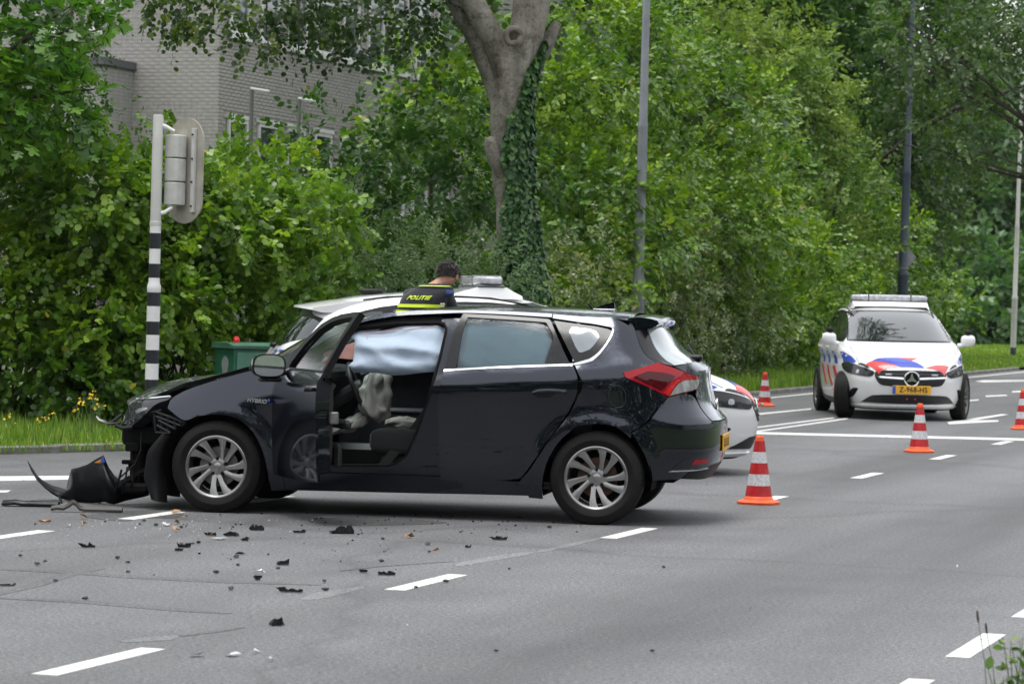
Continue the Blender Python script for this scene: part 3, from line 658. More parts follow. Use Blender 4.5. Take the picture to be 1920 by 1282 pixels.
# tail: bumper, hatch, glass, lamps, spoiler
BMP = [(4.006, .858, 1), (4.256, .888), (4.424, .866), (4.506, .735), (4.51, .694, 1), (4.92, .694, 1), (4.92, .36, 1), (4.761, .33), (4.443, .318), (3.84, .305, 1), (3.756, .403), (3.675, .516), (3.600, .620, 1), (3.80, .738)]
mb = MB()
for sd in (-1, 1): panel(mb, soft(BMP, 1), L(sd), .035, .02)
bmpr = mb.build('rear_bumper', M_NAVY, HB, angle=50)
mb = MB()
for sd in (-1, 1): panel(mb, soft([(4.30, .385, 1), (4.6, .40), (4.92, .405, 1), (4.92, .30, 1), (4.6, .30), (4.2, .315, 1)], 1), L(sd, -.004), .05, .02)
mb.build('diffuser', M_BLKP, bmpr)
for sd in (-1, 1):
    mb = MB(); panel(mb, soft([(3.96, .362, 1), (4.102, .452), (4.3, .464), (4.50, .462), (4.60, .43), (4.56, .385), (4.3, .372)], 2), L(sd, -.004), .03, .01); mb.build('lamp_surround', M_NAVY, bmpr)
    mb = MB(); panel(mb, [(4.215, .412), (4.46, .420), (4.47, .450), (4.245, .443)], L(sd, -.010), .03, .01); mb.build('rear_reflector', M_RED, bmpr)
    mb = MB(); panel(mb, [(3.96, .366), (4.3, .372), (4.55, .381), (4.55, .386), (4.3, .379), (4.0, .376)], L(sd, -.012), .03, .01); mb.build('chrome_strip', M_CHROME, bmpr)
    TL = [(3.578, 1.021, 1), (3.616, 1.027), (3.755, 1.057), (3.901, 1.087, 1), (4.084, 1.058), (4.284, 1.025), (4.582, .986, 1), (4.54, .945), (4.478, .911, 1), (4.256, .893), (4.004, .864, 1), (3.912, .892), (3.769, .938), (3.602, .984)]
    mb = MB(); panel(mb, soft(TL, 1), L(sd, -.008), .03, .03); tl = mb.build('tail_light', M_RED, HB, angle=50)
    mb = MB(); panel(mb, [(3.66, .99), (3.80, 1.03), (4.0, 1.02), (4.13, 1.0), (4.0, .935), (3.93, .905), (3.80, .945)], L(sd, -.0105), .03, .002); mb.build('lamp_chamber', M_REDD, tl)
    mb = MB(); panel(mb, [(4.004, .872), (3.96, .89), (4.03, .925), (4.14, .975), (4.22, .985), (4.14, .952), (4.06, .91)], L(sd, -.0125), .02, .003); mb.build('light_guide', M_REDB, tl)
    mb = MB(); panel(mb, [(4.03, .872), (4.10, .92), (4.18, .955), (4.27, .972), (4.56, .976), (4.53, .945), (4.47, .915), (4.256, .897)], L(sd, -.0125), .03, .004); mb.build('reversing_lamp', M_CLEAR, tl)
HT = [(4.60, .984, 1), (4.30, 1.028), (4.12, 1.064, 1), (4.307, 1.084), (4.6, 1.094), (4.92, 1.096, 1), (4.92, .700, 1), (4.53, .700, 1), (4.522, .735), (4.44, .868), (4.48, .905), (4.545, .94)]
mb = MB()
for sd in (-1, 1): panel(mb, soft(HT, 1), L(sd, -.002), .04, .02)
hatch = mb.build('tailgate', M_NAVY, HB, angle=50)
RG = [(4.22, 1.312, 1), (4.5, 1.326), (4.92, 1.334, 1), (4.92, 1.10, 1), (4.6, 1.095), (4.307, 1.087), (4.125, 1.074, 1), (4.19, 1.2)]
mb = MB()
for sd in (-1, 1): panel(mb, soft(RG, 1), L(sd, .001), .05, .006)
mb.build('rear_window', plain('rear_window_glass', (0.30, 0.345, 0.37), 0.05, var=0.05, coat=1.0), hatch)
for sd in (-1, 1):
    mb = MB(); panel(mb, soft([(3.94, 1.300, 1), (4.2, 1.315, 1), (4.17, 1.2), (4.11, 1.070, 1), (3.91, 1.092, 1), (3.935, 1.2)], 1), L(sd, 0), .04, .02); mb.build('window_deflector', M_BLKG, hatch)
mb = MB(); prof = [(3.635, 1.405), (3.72, 1.412), (3.80, 1.405), (3.855, 1.392), (3.868, 1.372), (3.845, 1.352), (3.76, 1.338), (3.66, 1.318), (3.645, 1.35)]
rows = []
for v in np.linspace(-1, 1, 21):
    sc = 1-.10*abs(v)**3; rows.append([(3.62+(x-3.62)*sc, v*.585*(1-.06*(x-3.62)/.25), z-.022*v*v) for x, z in prof])
mb.grid(rows, closed=True)
for r in (rows[0], rows[-1]): mb.add(r, [tuple(range(len(r)))])
sp = mb.build('spoiler', M_NAVY, hatch, angle=40)
mb = MB(); mb.box((3.87, -.10, 1.105), (4.05, -.04, 1.135), bev=.012, T=Matrix.Translation((.05, .02, 0))); mb.tube([(4.06, -.05, 1.11), (4.02, .02, 1.15), (3.96, .3, 1.2)], .008, 6); mb.box((3.98, -.14, 1.095), (4.10, -.02, 1.14), bev=.015); mb.build('wiper', M_BLKP, hatch)
mb = MB(); prof = [(-.02, 0), (.02, .02), (.07, .038), (.13, .052), (.135, .0)]
mb.prism([(3.34+a_, 1.437+b_) for a_, b_ in prof], -.012, .012, 'y'); mb.box((3.32, -.025, 1.43), (3.485, .025, 1.442), bev=.006); mb.build('aerial_fin', M_NAVY, HB, angle=25)
mb = MB(); mb.prism([(3.28, 1.44), (3.255, 1.475), (3.265, 1.48), (3.30, 1.44)], .20, .215, 'y'); mb.build('aerial_stub', M_BLKP, HB)
pl = MB(); pl.box((4.262, -.26, .485), (4.272, .26, .60), bev=.004); pr = pl.build('number_plate', M_PLATE, bmpr)
mb = MB()
for k in range(5): mb.box((4.273, -.205+k*.085, .515), (4.275, -.195+k*.085, .572)); mb.box((4.273, -.194+k*.085, .515), (4.275, -.172+k*.085, .525))
mb.build('plate_lettering', M_INK, pr)
mb = MB(); T_ = Matrix.Translation((4.20, 0, .80)) @ Matrix.Rotation(PI/2, 4, 'Z'); ellipse_ring(mb, (0, 0, 0), .055, .038, .005, T_); ellipse_ring(mb, (0, 0, .005), .033, .016, .004, T_); ellipse_ring(mb, (0, 0, 0), .018, .034, .004, T_); mb.build('emblem', M_CHROME, hatch)
# HYBRID badge on the fender
vs, fs = text_mesh('HYBRID', .038, .002, .001, shear=.15, space=1.05)
P0, I0 = a_lift([(1.150, .768)]); T = Matrix.Translation(Vector(P0[0]-I0[0]*.004)) @ Matrix.Rotation(rad(4), 4, 'Y') @ Matrix.Rotation(PI/2, 4, 'X')
mb = MB(); mb.add(vs, fs, T=T); mb.build('lettering', M_CHROME, HB, smooth=False)
mb = MB(); P1, I1 = a_lift([(1.232, .776)]); mb.lathe([(.001, 0), (.010, 0), (.010, .003), (.001, .003)], 12, 'y', T=Matrix.Translation(Vector(P1[0]-I1[0]*.007))); mb.build('badge_dot', M_BLUEL, HB)
# ------- the open driver door, hinged at its front edge
HX, HY = 1.30, -.80
DOOR_ANG = rad(-61)
FD = [(1.305, .982, 1), (1.305, .92), (1.289, .839), (1.281, .695), (1.282, .551), (1.297, .426), (1.320, .33), (1.36, .275, 1), (1.6, .27), (2.2, .275), (2.405, .285, 1), (2.394, .529), (2.377, .786), (2.398, .942), (2.408, .998, 1)]
def hinge_lift(off=0.0, side=-1):
    def f(P):
        Q, I = a_lift(P, side, off); return Q-np.array([HX, HY, 0]), I
    return f
mb = MB(); panel(mb, soft(FD, 1), hinge_lift(), .035, .02); door = mb.build('front_door', M_NAVYD, HB, angle=50)
door.location = (HX, HY, 0); door.rotation_euler = (0, 0, DOOR_ANG)
mb = MB(); panel(mb, soft([(1.34, .97, 1), (1.33, .7), (1.35, .42), (1.40, .32, 1), (2.2, .315), (2.37, .33, 1), (2.36, .55), (2.345, .79), (2.365, .96, 1)], 1), hinge_lift(.02), .05, .085)
mb.build('door_shut_face', M_NAVYD, door, angle=40)
mb = MB(); panel(mb, soft([(1.36, .98, 1), (1.36, .7), (1.38, .45), (1.45, .36), (2.1, .35), (2.30, .38), (2.33, .6), (2.33, .99, 1)], 2), hinge_lift(.105), .05, .03, rim=True); mb.box((.35, .155, .62-.0), (.95, .215, .68), bev=.02); mb.box((.2, .13, .36), (.85, .185, .52), bev=.02); mb.build('inner_trim', M_TRIMB, door)
fo = [(1.315, .99, 1), (1.452, 1.10), (1.60, 1.20), (1.765, 1.30), (1.92, 1.345), (2.07, 1.370), (2.30, 1.386), (2.445, 1.390, 1), (2.42, 1.20), (2.405, .99, 1)]
fi = [(1.50, 1.005, 1), (1.52, 1.045), (1.64, 1.16), (1.79, 1.262), (1.94, 1.312), (2.08, 1.335), (2.30, 1.352), (2.378, 1.352, 1), (2.36, 1.20), (2.345, 1.005, 1)]
def ring_panel(mb, outer, inner, lift, thick):
    """a frame between two outlines with the same number of points"""
    o3, oi = lift(np.array([p[:2] for p in outer])); i3, ii = lift(np.array([p[:2] for p in inner])); n = len(outer)
    vs = np.vstack([o3, i3, o3+oi*thick, i3+ii*thick]).tolist(); fs = []
    for k in range(n):
        k2 = (k+1) % n; fs += [(k, k2, n+k2, n+k), (2*n+k, 3*n+k, 3*n+k2, 2*n+k2), (k, 2*n+k, 2*n+k2, k2), (n+k, n+k2, 3*n+k2, 3*n+k)]
    mb.add(vs, fs)
mb = MB(); ring_panel(mb, fo, fi, hinge_lift(-.002), .045); mb.build('window_frame', M_BLKP, door, angle=30)
mb = MB(); panel(mb, [p[:2] for p in fi], hinge_lift(.022), .07, .004); mb.build('window_glass', M_GLASSD, door)
mb = MB(); mb.box((1.055, .02, .66), (1.11, .075, .74), bev=.008); mb.build('door_lock', M_STEELD, door)
mb = MB(); P, I = a_lift([(2.19, .872), (2.23, .880), (2.30, .884), (2.36, .88)]); P = P-np.array([HX, HY, 0]); mb.tube([tuple(p-i*.014) for p, i in zip(P, I)], [.012, .016, .016, .012], 8); mb.build('door_handle', M_BLKP, door)
# wing mirror on the door
mc = Vector((.26, -.18, 1.012))
mb = MB(); rows = []
for i, (d, w, h_) in enumerate([(-.075, .03, .02), (-.068, .075, .055), (-.035, .105, .075), (.02, .118, .082), (.05, .118, .082)]):
    ring = []
    for j in range(24):
        a = 2*PI*j/24; c_, s_ = math.cos(a), math.sin(a); k_ = (abs(c_)**3.2+abs(s_)**3.2)**(-1/3.2)
        ring.append((d, w*c_*k_, h_*s_*k_*(1.0 if s_ > 0 else .9)))
    rows.append(ring)
mb.grid(rows, closed=True); mb.add(rows[0], [tuple(range(24))])
R_ = Matrix.Translation(mc) @ Matrix.Rotation(rad(4), 4, 'Z')
mb2 = MB(); mb2.add(mb.v, mb.f, T=R_); mb2.tube([(.22, .0, .985), (.24, -.06, .965), (.25, -.10, .965)], [.03, .026, .03], 8, flat=.7); mb2.box((-.04, -.05, -.105), (.04, .10, -.07), bev=.012, T=R_)
mb2.build('wing_mirror', M_BLKG, door, angle=40)
mb = MB(); ring = [(0.052, p[1]*.90, p[2]*.90) for p in rows[-1]]; mb.add(ring, [tuple(range(24))], T=R_); mb.build('mirror_glass', M_MIRR, door, smooth=False)
mb = MB(); mb.grid([[(.050, p[1], p[2]) for p in rows[-1]], [(.0515, p[1]*.9, p[2]*.9) for p in rows[-1]]], closed=True, T=R_); mb.build('mirror_rim', M_BLKP, door)
# far side: closed passenger door
mb = MB(); panel(mb, soft(FD, 1), L(1), .06, .02); fdo = mb.build('front_door', M_NAVY, HB, angle=50)
mb = MB(); ring_panel(mb, fo, fi, L(1, -.002), .04); mb.build('window_frame', M_BLKP, fdo, angle=30)
mb = MB(); panel(mb, [p[:2] for p in fi], L(1, .02), .08, .004); mb.build('window_glass', M_GLASSD, fdo)
mb = MB(); panel(mb, [(1.36, .99), (1.36, .35), (2.35, .35), (2.35, .99)], L(1, .06), .08, .02); mb.box((1.6, .66, .64), (2.2, .74, .69), bev=.02); mb.build('inner_trim', M_TRIMG, fdo)
# interior
mb = MB(); mb.box((1.2, -.72, .22), (3.4, .72, .27)); mb.box((1.25, -.10, .26), (2.4, .10, .46), bev=.04); mb.box((3.3, -.70, .3), (3.42, .70, .95)); mb.build('floor', M_TRIMB, HB)
mb = MB(); rows = []
for y in np.linspace(-.70, .70, 15): rows.append([(1.20, y, 1.0), (1.40, y, 1.0), (1.52, y, .985), (1.58, y, .93), (1.56, y, .80), (1.48, y, .62), (1.42, y, .52)])
mb.grid(rows); mb.box((1.48, -.56, .90), (1.62, -.18, 1.0), bev=.03); mb.build('dashboard', M_TRIMB, HB)
TW = Matrix.Translation((1.75, -.37, .86)) @ Matrix.Rotation(rad(66), 4, 'Y')
mb = MB(); mb.tube([(.18*math.cos(2*PI*i/36), .18*math.sin(2*PI*i/36), 0) for i in range(36)], .016, 8, closed=True, T=TW); mb.lathe([(.001, .03), (.05, .028), (.06, .0), (.05, -.05), (.001, -.06)], 20, T=TW)
for a in (0, PI, -PI/2): mb.tube([(.04*math.cos(a), .04*math.sin(a), 0), (.17*math.cos(a), .17*math.sin(a), 0)], .014, 6, T=TW)
mb.tube([(1.72, -.37, .85), (1.5, -.37, .72)], .05, 10); mb.build('steering_wheel', M_TRIMB, HB)
def cushion(mb, lo, hi, T=None, p=4, n=14, m=20):
    c = [(a+b)/2 for a, b in zip(lo, hi)]; r = [(b-a)/2 for a, b in zip(lo, hi)]; rows = []
    for i in range(n+1):
        ph = -PI/2+PI*i/n; row = []
        for j in range(m):
            th = 2*PI*j/m; v = (math.cos(ph)*math.cos(th), math.cos(ph)*math.sin(th), math.sin(ph)); k_ = (abs(v[0])**p+abs(v[1])**p+abs(v[2])**p)**(-1/p)
            row.append((c[0]+r[0]*v[0]*k_, c[1]+r[1]*v[1]*k_, c[2]+r[2]*v[2]*k_))
        rows.append(row)
    mb.grid(rows, closed=True, T=T)
for sy in (-.38, .38):
    mb = MB(); cushion(mb, (1.86, sy-.25, .40), (2.38, sy+.25, .56)); cushion(mb, (1.88, sy-.27, .42), (2.36, sy-.17, .60)); cushion(mb, (1.88, sy+.17, .42), (2.36, sy+.27, .60))
    mb.box((1.95, sy-.24, .27), (2.34, sy+.24, .42), bev=.03); st = mb.build('seat', M_SEAT, HB)
    mb = MB(); TT = Matrix.Translation((2.36, sy, .52)) @ Matrix.Rotation(rad(18), 4, 'Y'); cushion(mb, (-.08, -.26, 0), (.10, .26, .64), TT); cushion(mb, (-.05, -.13, .66), (.08, .13, .84), TT); mb.build('backrest', M_SEAT, st)
mb = MB(); cushion(mb, (2.75, -.62, .40), (3.25, .62, .60)); TT = Matrix.Translation((3.25, 0, .5)) @ Matrix.Rotation(rad(22), 4, 'Y'); cushion(mb, (-.08, -.62, 0), (.1, .62, .56), TT); mb.build('rear_seat', M_SEAT, HB)
mb = MB(); mb.grid([[(2.40, -.70, 1.10), (2.40, -.70, 1.06)], [(2.30, -.66, .80), (2.32, -.66, .76)], [(2.16, -.63, .60), (2.19, -.63, .55)], [(1.93, -.66, .33), (1.99, -.66, .30)]]); mb.build('seat_belt', M_BELT, HB, smooth=False)
def crumple(c, r, seed, amp=.28, n=26, m=36, T=None, droop=0.0):
    mb = MB(); rows = []; sv = Vector((seed*3.1, seed*1.7, seed*.9))
    for i in range(n+1):
        ph = -PI/2+PI*i/n; row = []
        for j in range(m):
            th = 2*PI*j/m; d = Vector((math.cos(ph)*math.cos(th), math.cos(ph)*math.sin(th), math.sin(ph)))
            k_ = 1+amp*(1-2*abs(noise.noise(d*1.6+sv)))+amp*.55*(1-2*abs(noise.noise(d*3.7+sv*2)))-amp*.5
            row.append((c[0]+r[0]*d.x*k_+droop*d.z*r[2], c[1]+r[1]*d.y*k_, c[2]+r[2]*d.z*k_))
        rows.append(row)
    mb.grid(rows, closed=True, T=T); return mb
def sack(top, bot, r0, r1, r2, seed, n=22, m=56):
    """a slack cloth bag hanging in folds from top to bot"""
    mb = MB(); rows = []; a, b = Vector(top), Vector(bot)
    for i in range(n+1):
        t = i/n; c = a.lerp(b, t)+Vector((.02*math.sin(5*t+seed), .02*math.cos(4*t), 0)); R_ = float(np.interp(t, [0, .08, .45, .85, 1], [r0*.25, r0, r1, r2, .004])); row = []
        for j in range(m):
            th = 2*PI*j/m; f = abs(math.sin(2.5*th+1.8*t+seed))*.30+abs(math.sin(4*th-2.6*t+seed*2))*.16+.22*noise.noise(Vector((math.cos(th)*1.5, math.sin(th)*1.5, t*5+seed)))
            row.append(tuple(c+Vector((R_*math.cos(th)*(.72+f), R_*1.1*math.sin(th)*(.72+f), .05*noise.noise(Vector((math.cos(th)*2+seed, math.sin(th)*2, t*3)))))))
        rows.append(row)
    mb.grid(rows, closed=True); return mb
sack((1.88, -.40, .98), (1.90, -.45, .64), .085, .11, .10, 2.0).build('driver_airbag', M_BAG, HB, angle=80)
sack((1.83, -.40, .68), (1.58, -.46, .555), .05, .085, .075, 5.0).build('knee_airbag', M_BAG, HB, angle=80)
crumple((2.05, -.15, .60), (.14, .12, .055), 7, .2, droop=-.4).build('side_airbag', plain('grey_airbag', (.30, .295, .27), .85), HB, angle=60)
# curtain airbag hanging from the roof rail
def curtain(poly, y0, sgn, seed):
    mb = MB(); P, Fc = triang(poly, .022); Q = []
    ctr = np.array(poly).mean(0)
    ed = edge_dist(poly, np.array(P))
    for (x, z), d in zip(P, ed):
        b = min(d/.09, 1.0)**.55; v = Vector((x*1.4+z*.8, z*6.5+x*1.2, seed))
        fold = .026*(1-2*abs(noise.noise(v)))+.011*(1-2*abs(noise.noise(Vector((x*3-z*3, z*9+x*2, seed*2)))))+.002*noise.noise(Vector((x*20, z*20, seed)))
        w = float(a_lift0(np.array([min(x, 3.3)]), np.array([max(z, 1.03)]))[0, 1]); ins = .095+.05*math.exp(-((x-2.44)/.09)**4)+(.012 if x > 2.5 else 0); Q.append((x, (w+ins-.030*b-fold*(.35+.65*b)*(2.1 if x < 2.45 else 1.35))*sgn, z))
    mb.add(Q, Fc); mb.add([(q[0], q[1]+.06*sgn, q[2]) for q in Q], Fc); return mb
CU = [(1.74, 1.215), (1.76, 1.235), (1.80, 1.25), (1.95, 1.262), (2.11, 1.30), (2.36, 1.322), (2.75, 1.34), (3.05, 1.32), (3.12, 1.22), (3.08, 1.02), (2.75, 1.00), (2.30, .99), (2.13, .965), (2.05, .96), (1.94, .975), (1.78, .972), (1.745, 1.02), (1.775, 1.05), (1.77, 1.19)]
curtain(CU, -.665, 1, 1.3).build('curtain_airbag', M_CURT, HB, angle=150)
curtain([(x, z) for x, z in CU], -.665, -1, 4.4).build('curtain_airbag', M_CURT, HB, angle=70)
mb = MB()
def curt_y(x, z): return float(a_lift0(np.array([x]), np.array([max(z, 1.03)]))[0, 1])+.040
mb.tube([(x, curt_y(x, 1.235+.12*(x-1.8)), 1.235+.12*(x-1.8)) for x in np.linspace(1.82, 2.34, 12)], .0022, 5); mb.tube([(1.86, curt_y(1.86, z), z) for z in np.linspace(1.0, 1.23, 6)], .0016, 5); mb.build('airbag_seam', M_PINK, HB)
mb = MB(); mb.prism([(1.55, 1.10), (1.77, 1.18), (1.775, 1.06), (1.56, 1.075)], -.67, -.65, 'y'); mb.build('airbag_tab', M_PINK, HB, smooth=False)
# ------- wrecked nose
HL = [(.11, .594, 1), (.128, .65), (.165, .715), (.205, .745, 1), (.508, .784, 1), (.504, .758), (.40, .728), (.33, .66), (.256, .593), (.177, .549, 1)]
for sd in (-1, 1):
    mb = MB(); panel(mb, soft(HL, 1), L(sd, .0), .03, .10); hl = mb.build('headlight', M_HLAMP, HB, angle=50)
    mb = MB(); panel(mb, soft([(.22, .665), (.26, .69), (.33, .698), (.34, .685), (.29, .668), (.25, .652)], 1), L(sd, -.003), .02, .01); mb.build('lamp_reflector', M_HLB, hl)
    mb = MB(); panel(mb, [(.215, .741), (.36, .756), (.505, .775), (.503, .782), (.36, .765), (.205, .75)], L(sd, -.006), .02, .01); mb.build('daytime_strip', M_CHROME, hl)
bk = MB()
def on_side(s, z, off): P, I = a_lift([(s, z)], -1, off); return tuple(P[0])
for a_, b_ in (((.40, .675), (.64, .603)), ((.40, .645), (.60, .585)), ((.42, .615), (.56, .562)), ((.41, .58), (.52, .535)), ((.38, .66), (.40, .54)), ((.44, .665), (.45, .53)), ((.50, .645), (.50, .54)), ((.55, .63), (.555, .56)), ((.60, .615), (.60, .585)), ((.36, .67), (.44, .69)), ((.40, .53), (.52, .53)), ((.64, .605), (.61, .58))):
    p0, p1 = on_side(*a_, .02), on_side(*b_, .02); bk.tube([p0, p1], .0085, 5)
bk.build('bumper_bracket', M_BLKP, HB, smooth=False)
mb = MB(); panel(mb, soft([(.36, .665), (.44, .688), (.635, .610), (.614, .585), (.517, .53), (.402, .53)], 1), L(-1, .05), .04, .02); mb.build('bracket_back', M_BLKR, HB)
# wheel-arch liner torn forward
mb = MB(); rows = []
for t in np.linspace(0, 1, 12):
    x0 = np.interp(t, [0, .3, .6, 1], [.47, .36, .335, .40]); z0 = np.interp(t, [0, .3, .6, 1], [.53, .40, .22, .07]); x1 = np.interp(t, [0, .3, .6, 1], [.56, .50, .49, .50]); z1 = np.interp(t, [0, .3, .6, 1], [.50, .36, .20, .05])
    rows.append([(x0+(x1-x0)*v, -.80+.02*math.sin(3*t)+.05*v*v-.03*math.sin(PI*v), z0+(z1-z0)*v) for v in np.linspace(0, 1, 7)])
mb.grid(rows); mb.grid([[(p[0]+.01, p[1]+.3, p[2]+.02) for p in r] for r in rows]); mb.grid([[r[0] for r in rows], [(r[0][0]+.02, r[0][1]+.3, r[0][2]) for r in rows]]); mb.build('wheel_arch_liner', M_BLKP, HB)
mb = MB(); mb.box((.10, -.52, .45), (.17, .52, .58), bev=.01); mb.box((.12, -.58, .43), (.40, -.42, .55), bev=.015); mb.box((.17, -.56, .10), (.27, -.44, .50), bev=.02); mb.box((.20, -.50, .12), (.30, .50, .48), bev=.02)
for k in range(6): mb.box((.12+.03*((k*5) % 3), -.60+.02*((k*7) % 5), .16+.045*k), (.20+.03*((k*5) % 3)+.02*(k % 2), -.55+.02*((k*7) % 5), .16+.045*k+.03+.015*(k % 3)), bev=.006)
mb.build('radiator_support', M_BLKR, HB)
mb = MB(); mb.tube([(.13, -.66, .585), (.05, -.66, .575), (-.02, -.64, .60), (-.05, -.63, .625)], [.022, .028, .020, .008], 6, flat=.45); mb.tube([(.06, -.66, .58), (.10, -.66, .61), (.135, -.64, .64)], .012, 5); mb.tube([(.22, -.67, .56), (.15, -.68, .55), (.10, -.67, .57)], .016, 6)
mb.build('bumper_remnant', M_BLKG, HB)
mb = MB(); mb.tube([(.27, -.62, .52), (.28, -.66, .40), (.24, -.66, .30), (.15, -.66, .22), (.10, -.66, .17)], .006, 5); mb.tube([(.16, -.64, .60), (.13, -.66, .56), (.14, -.66, .53)], .004, 5); mb.build('loose_cable', M_BLKP, HB)
mb = MB()
for k in range(7): mb.tube([(.10+.03*k, -.62-.01*(k % 2), .12+.02*k), (.16+.025*k, -.60, .20+.014*k)], .011, 5)
mb.box((.15, -.66, .10), (.34, -.50, .17), bev=.02)
for k in range(3): mb.tube([(.10+.05*k, -.66+.01*k, .10), (.13+.05*k, -.68, .18), (.14+.04*k, -.64, .26+.02*k)], .008, 4)
mb.build('torn_mounting', M_BLKR, HB)
# ================================================================== police cars
from mathutils.bvhtree import BVHTree
M_PWHITE = car_paint('police_white', (0.78, 0.785, 0.79), (0.80, 0.80, 0.80), 0.0, 0.35, dirt=0.10, dirtcol=(0.5, 0.5, 0.49))
M_PBLU = plain('stripe_blue', (0.012, 0.05, 0.42), 0.35, var=0.08, coat=0.6); M_PRED = plain('stripe_red', (0.62, 0.02, 0.02), 0.35, var=0.08, coat=0.6)
def dark_glass(name, ior=1.62):
    m, nt, b = node_mat(name); setp(b, col=(0.012, 0.016, 0.018), rough=0.015, spec=1.0, coat=1.0, coatr=0.0); b.inputs['Coat IOR'].default_value = ior
    n = tex_noise(nt, 90, 2); bump(nt, b, n.outputs['Fac'], 0.02, 0.002); return m
M_PGLASS = dark_glass('police_windscreen_glass'); M_PGLASS2 = dark_glass('police_side_glass', 1.35)
M_LBAR = plain('lightbar_lens', (0.50, 0.51, 0.54), 0.15, var=0.3, scale=20, coat=1.0); M_LBARD = plain('lightbar_base', (0.10, 0.10, 0.11), 0.5)
M_MESH = plain('grille_mesh', (0.012, 0.012, 0.013), 0.5, var=0.4, scale=60)
M_FLASH = plain('red_flasher', (0.6, 0.03, 0.03), 0.3)
b_xf = pchip([.14, .18, .25, .35, .50, .62, .70, .76, .82, .90, .97, 1.03, 1.10, 1.2, 1.3, 1.4, 1.46, 1.50, 1.54, 1.562], [.20, .11, .05, .015, 0, .03, .08, .15, .29, .53, .80, 1.05, 1.18, 1.37, 1.57, 1.80, 1.97, 2.13, 2.42, 2.8])
b_xr = pchip([.14, .3, .5, .75, .95, 1.05, 1.2, 1.35, 1.42, 1.46, 1.5, 1.54, 1.562], [4.26, 4.39, 4.42, 4.40, 4.36, 4.30, 4.21, 4.06, 3.93, 3.80, 3.62, 3.25, 3.0])
b_w = pchip([.14, .2, .3, .45, .6, .8, .9, .97, 1.03, 1.1, 1.2, 1.3, 1.4, 1.46, 1.5, 1.54, 1.562], [.74, .82, .865, .89, .898, .892, .888, .872, .850, .820, .772, .728, .682, .645, .60, .46, .06])
b_n = pchip([.14, .5, .75, .95, 1.03, 1.1, 1.4, 1.562], [3.0, 3.1, 3.3, 4.4, 5.0, 4.2, 3.6, 3.0])
def police_body():
    zs = np.unique(np.concatenate([np.linspace(.14, .70, 24), np.linspace(.70, 1.06, 34), np.linspace(1.06, 1.46, 18), np.linspace(1.46, 1.54, 12), np.linspace(1.54, 1.562, 8)]))
    mb = MB(); rows = []; nt_ = 112
    th = np.linspace(0, 2*PI, nt_, endpoint=False)
    for z in zs:
        xf, xr, w, n = float(b_xf(z)), float(b_xr(z)), float(b_w(z)), float(b_n(z)); xc, a = (xf+xr)/2, (xr-xf)/2
        c, s = np.cos(th), np.sin(th)
        x = xc+a*np.sign(c)*np.abs(c)**(2/n); y = w*np.sign(s)*np.abs(s)**(2/n)
        # waisted shoulder line
        y = y*(1-.016*np.exp(-((z-.80)/.05)**2))
        rows.append([(float(p), float(q), float(z)) for p, q in zip(x, y)])
    mb.grid(rows, closed=True); mb.add(rows[0], [tuple(range(nt_))]); mb.add(rows[-1], [tuple(range(nt_))])
    return mb
def police_wheel_wells(me_obj):
    """cut the wheel wells out of the solid body"""
    mb = MB()
    for cx in (.88, 3.609):
        for sd in (-1, 1):
            mb.lathe([(.001, sd*.50), (.372, sd*.50), (.372, sd*1.2), (.001, sd*1.2)], 40, 'y', T=Matrix.Translation((cx, 0, .33)))
    cut = mb.build('cutter', M_BLKR); cut.data.polygons.foreach_set('use_smooth', [False]*len(cut.data.polygons))
    md = me_obj.modifiers.new('wells', 'BOOLEAN'); md.operation = 'DIFFERENCE'; md.object = cut; md.solver = 'EXACT'; md.material_mode = 'TRANSFER'
    bpy.context.view_layer.update()
    me = bpy.data.meshes.new_from_object(me_obj.evaluated_get(bpy.context.evaluated_depsgraph_get()))
    me_obj.modifiers.clear(); me_obj.data = me; bpy.data.objects.remove(cut)
    me.polygons.foreach_set('use_smooth', [True]*len(me.polygons)); me.set_sharp_from_angle(angle=rad(38))
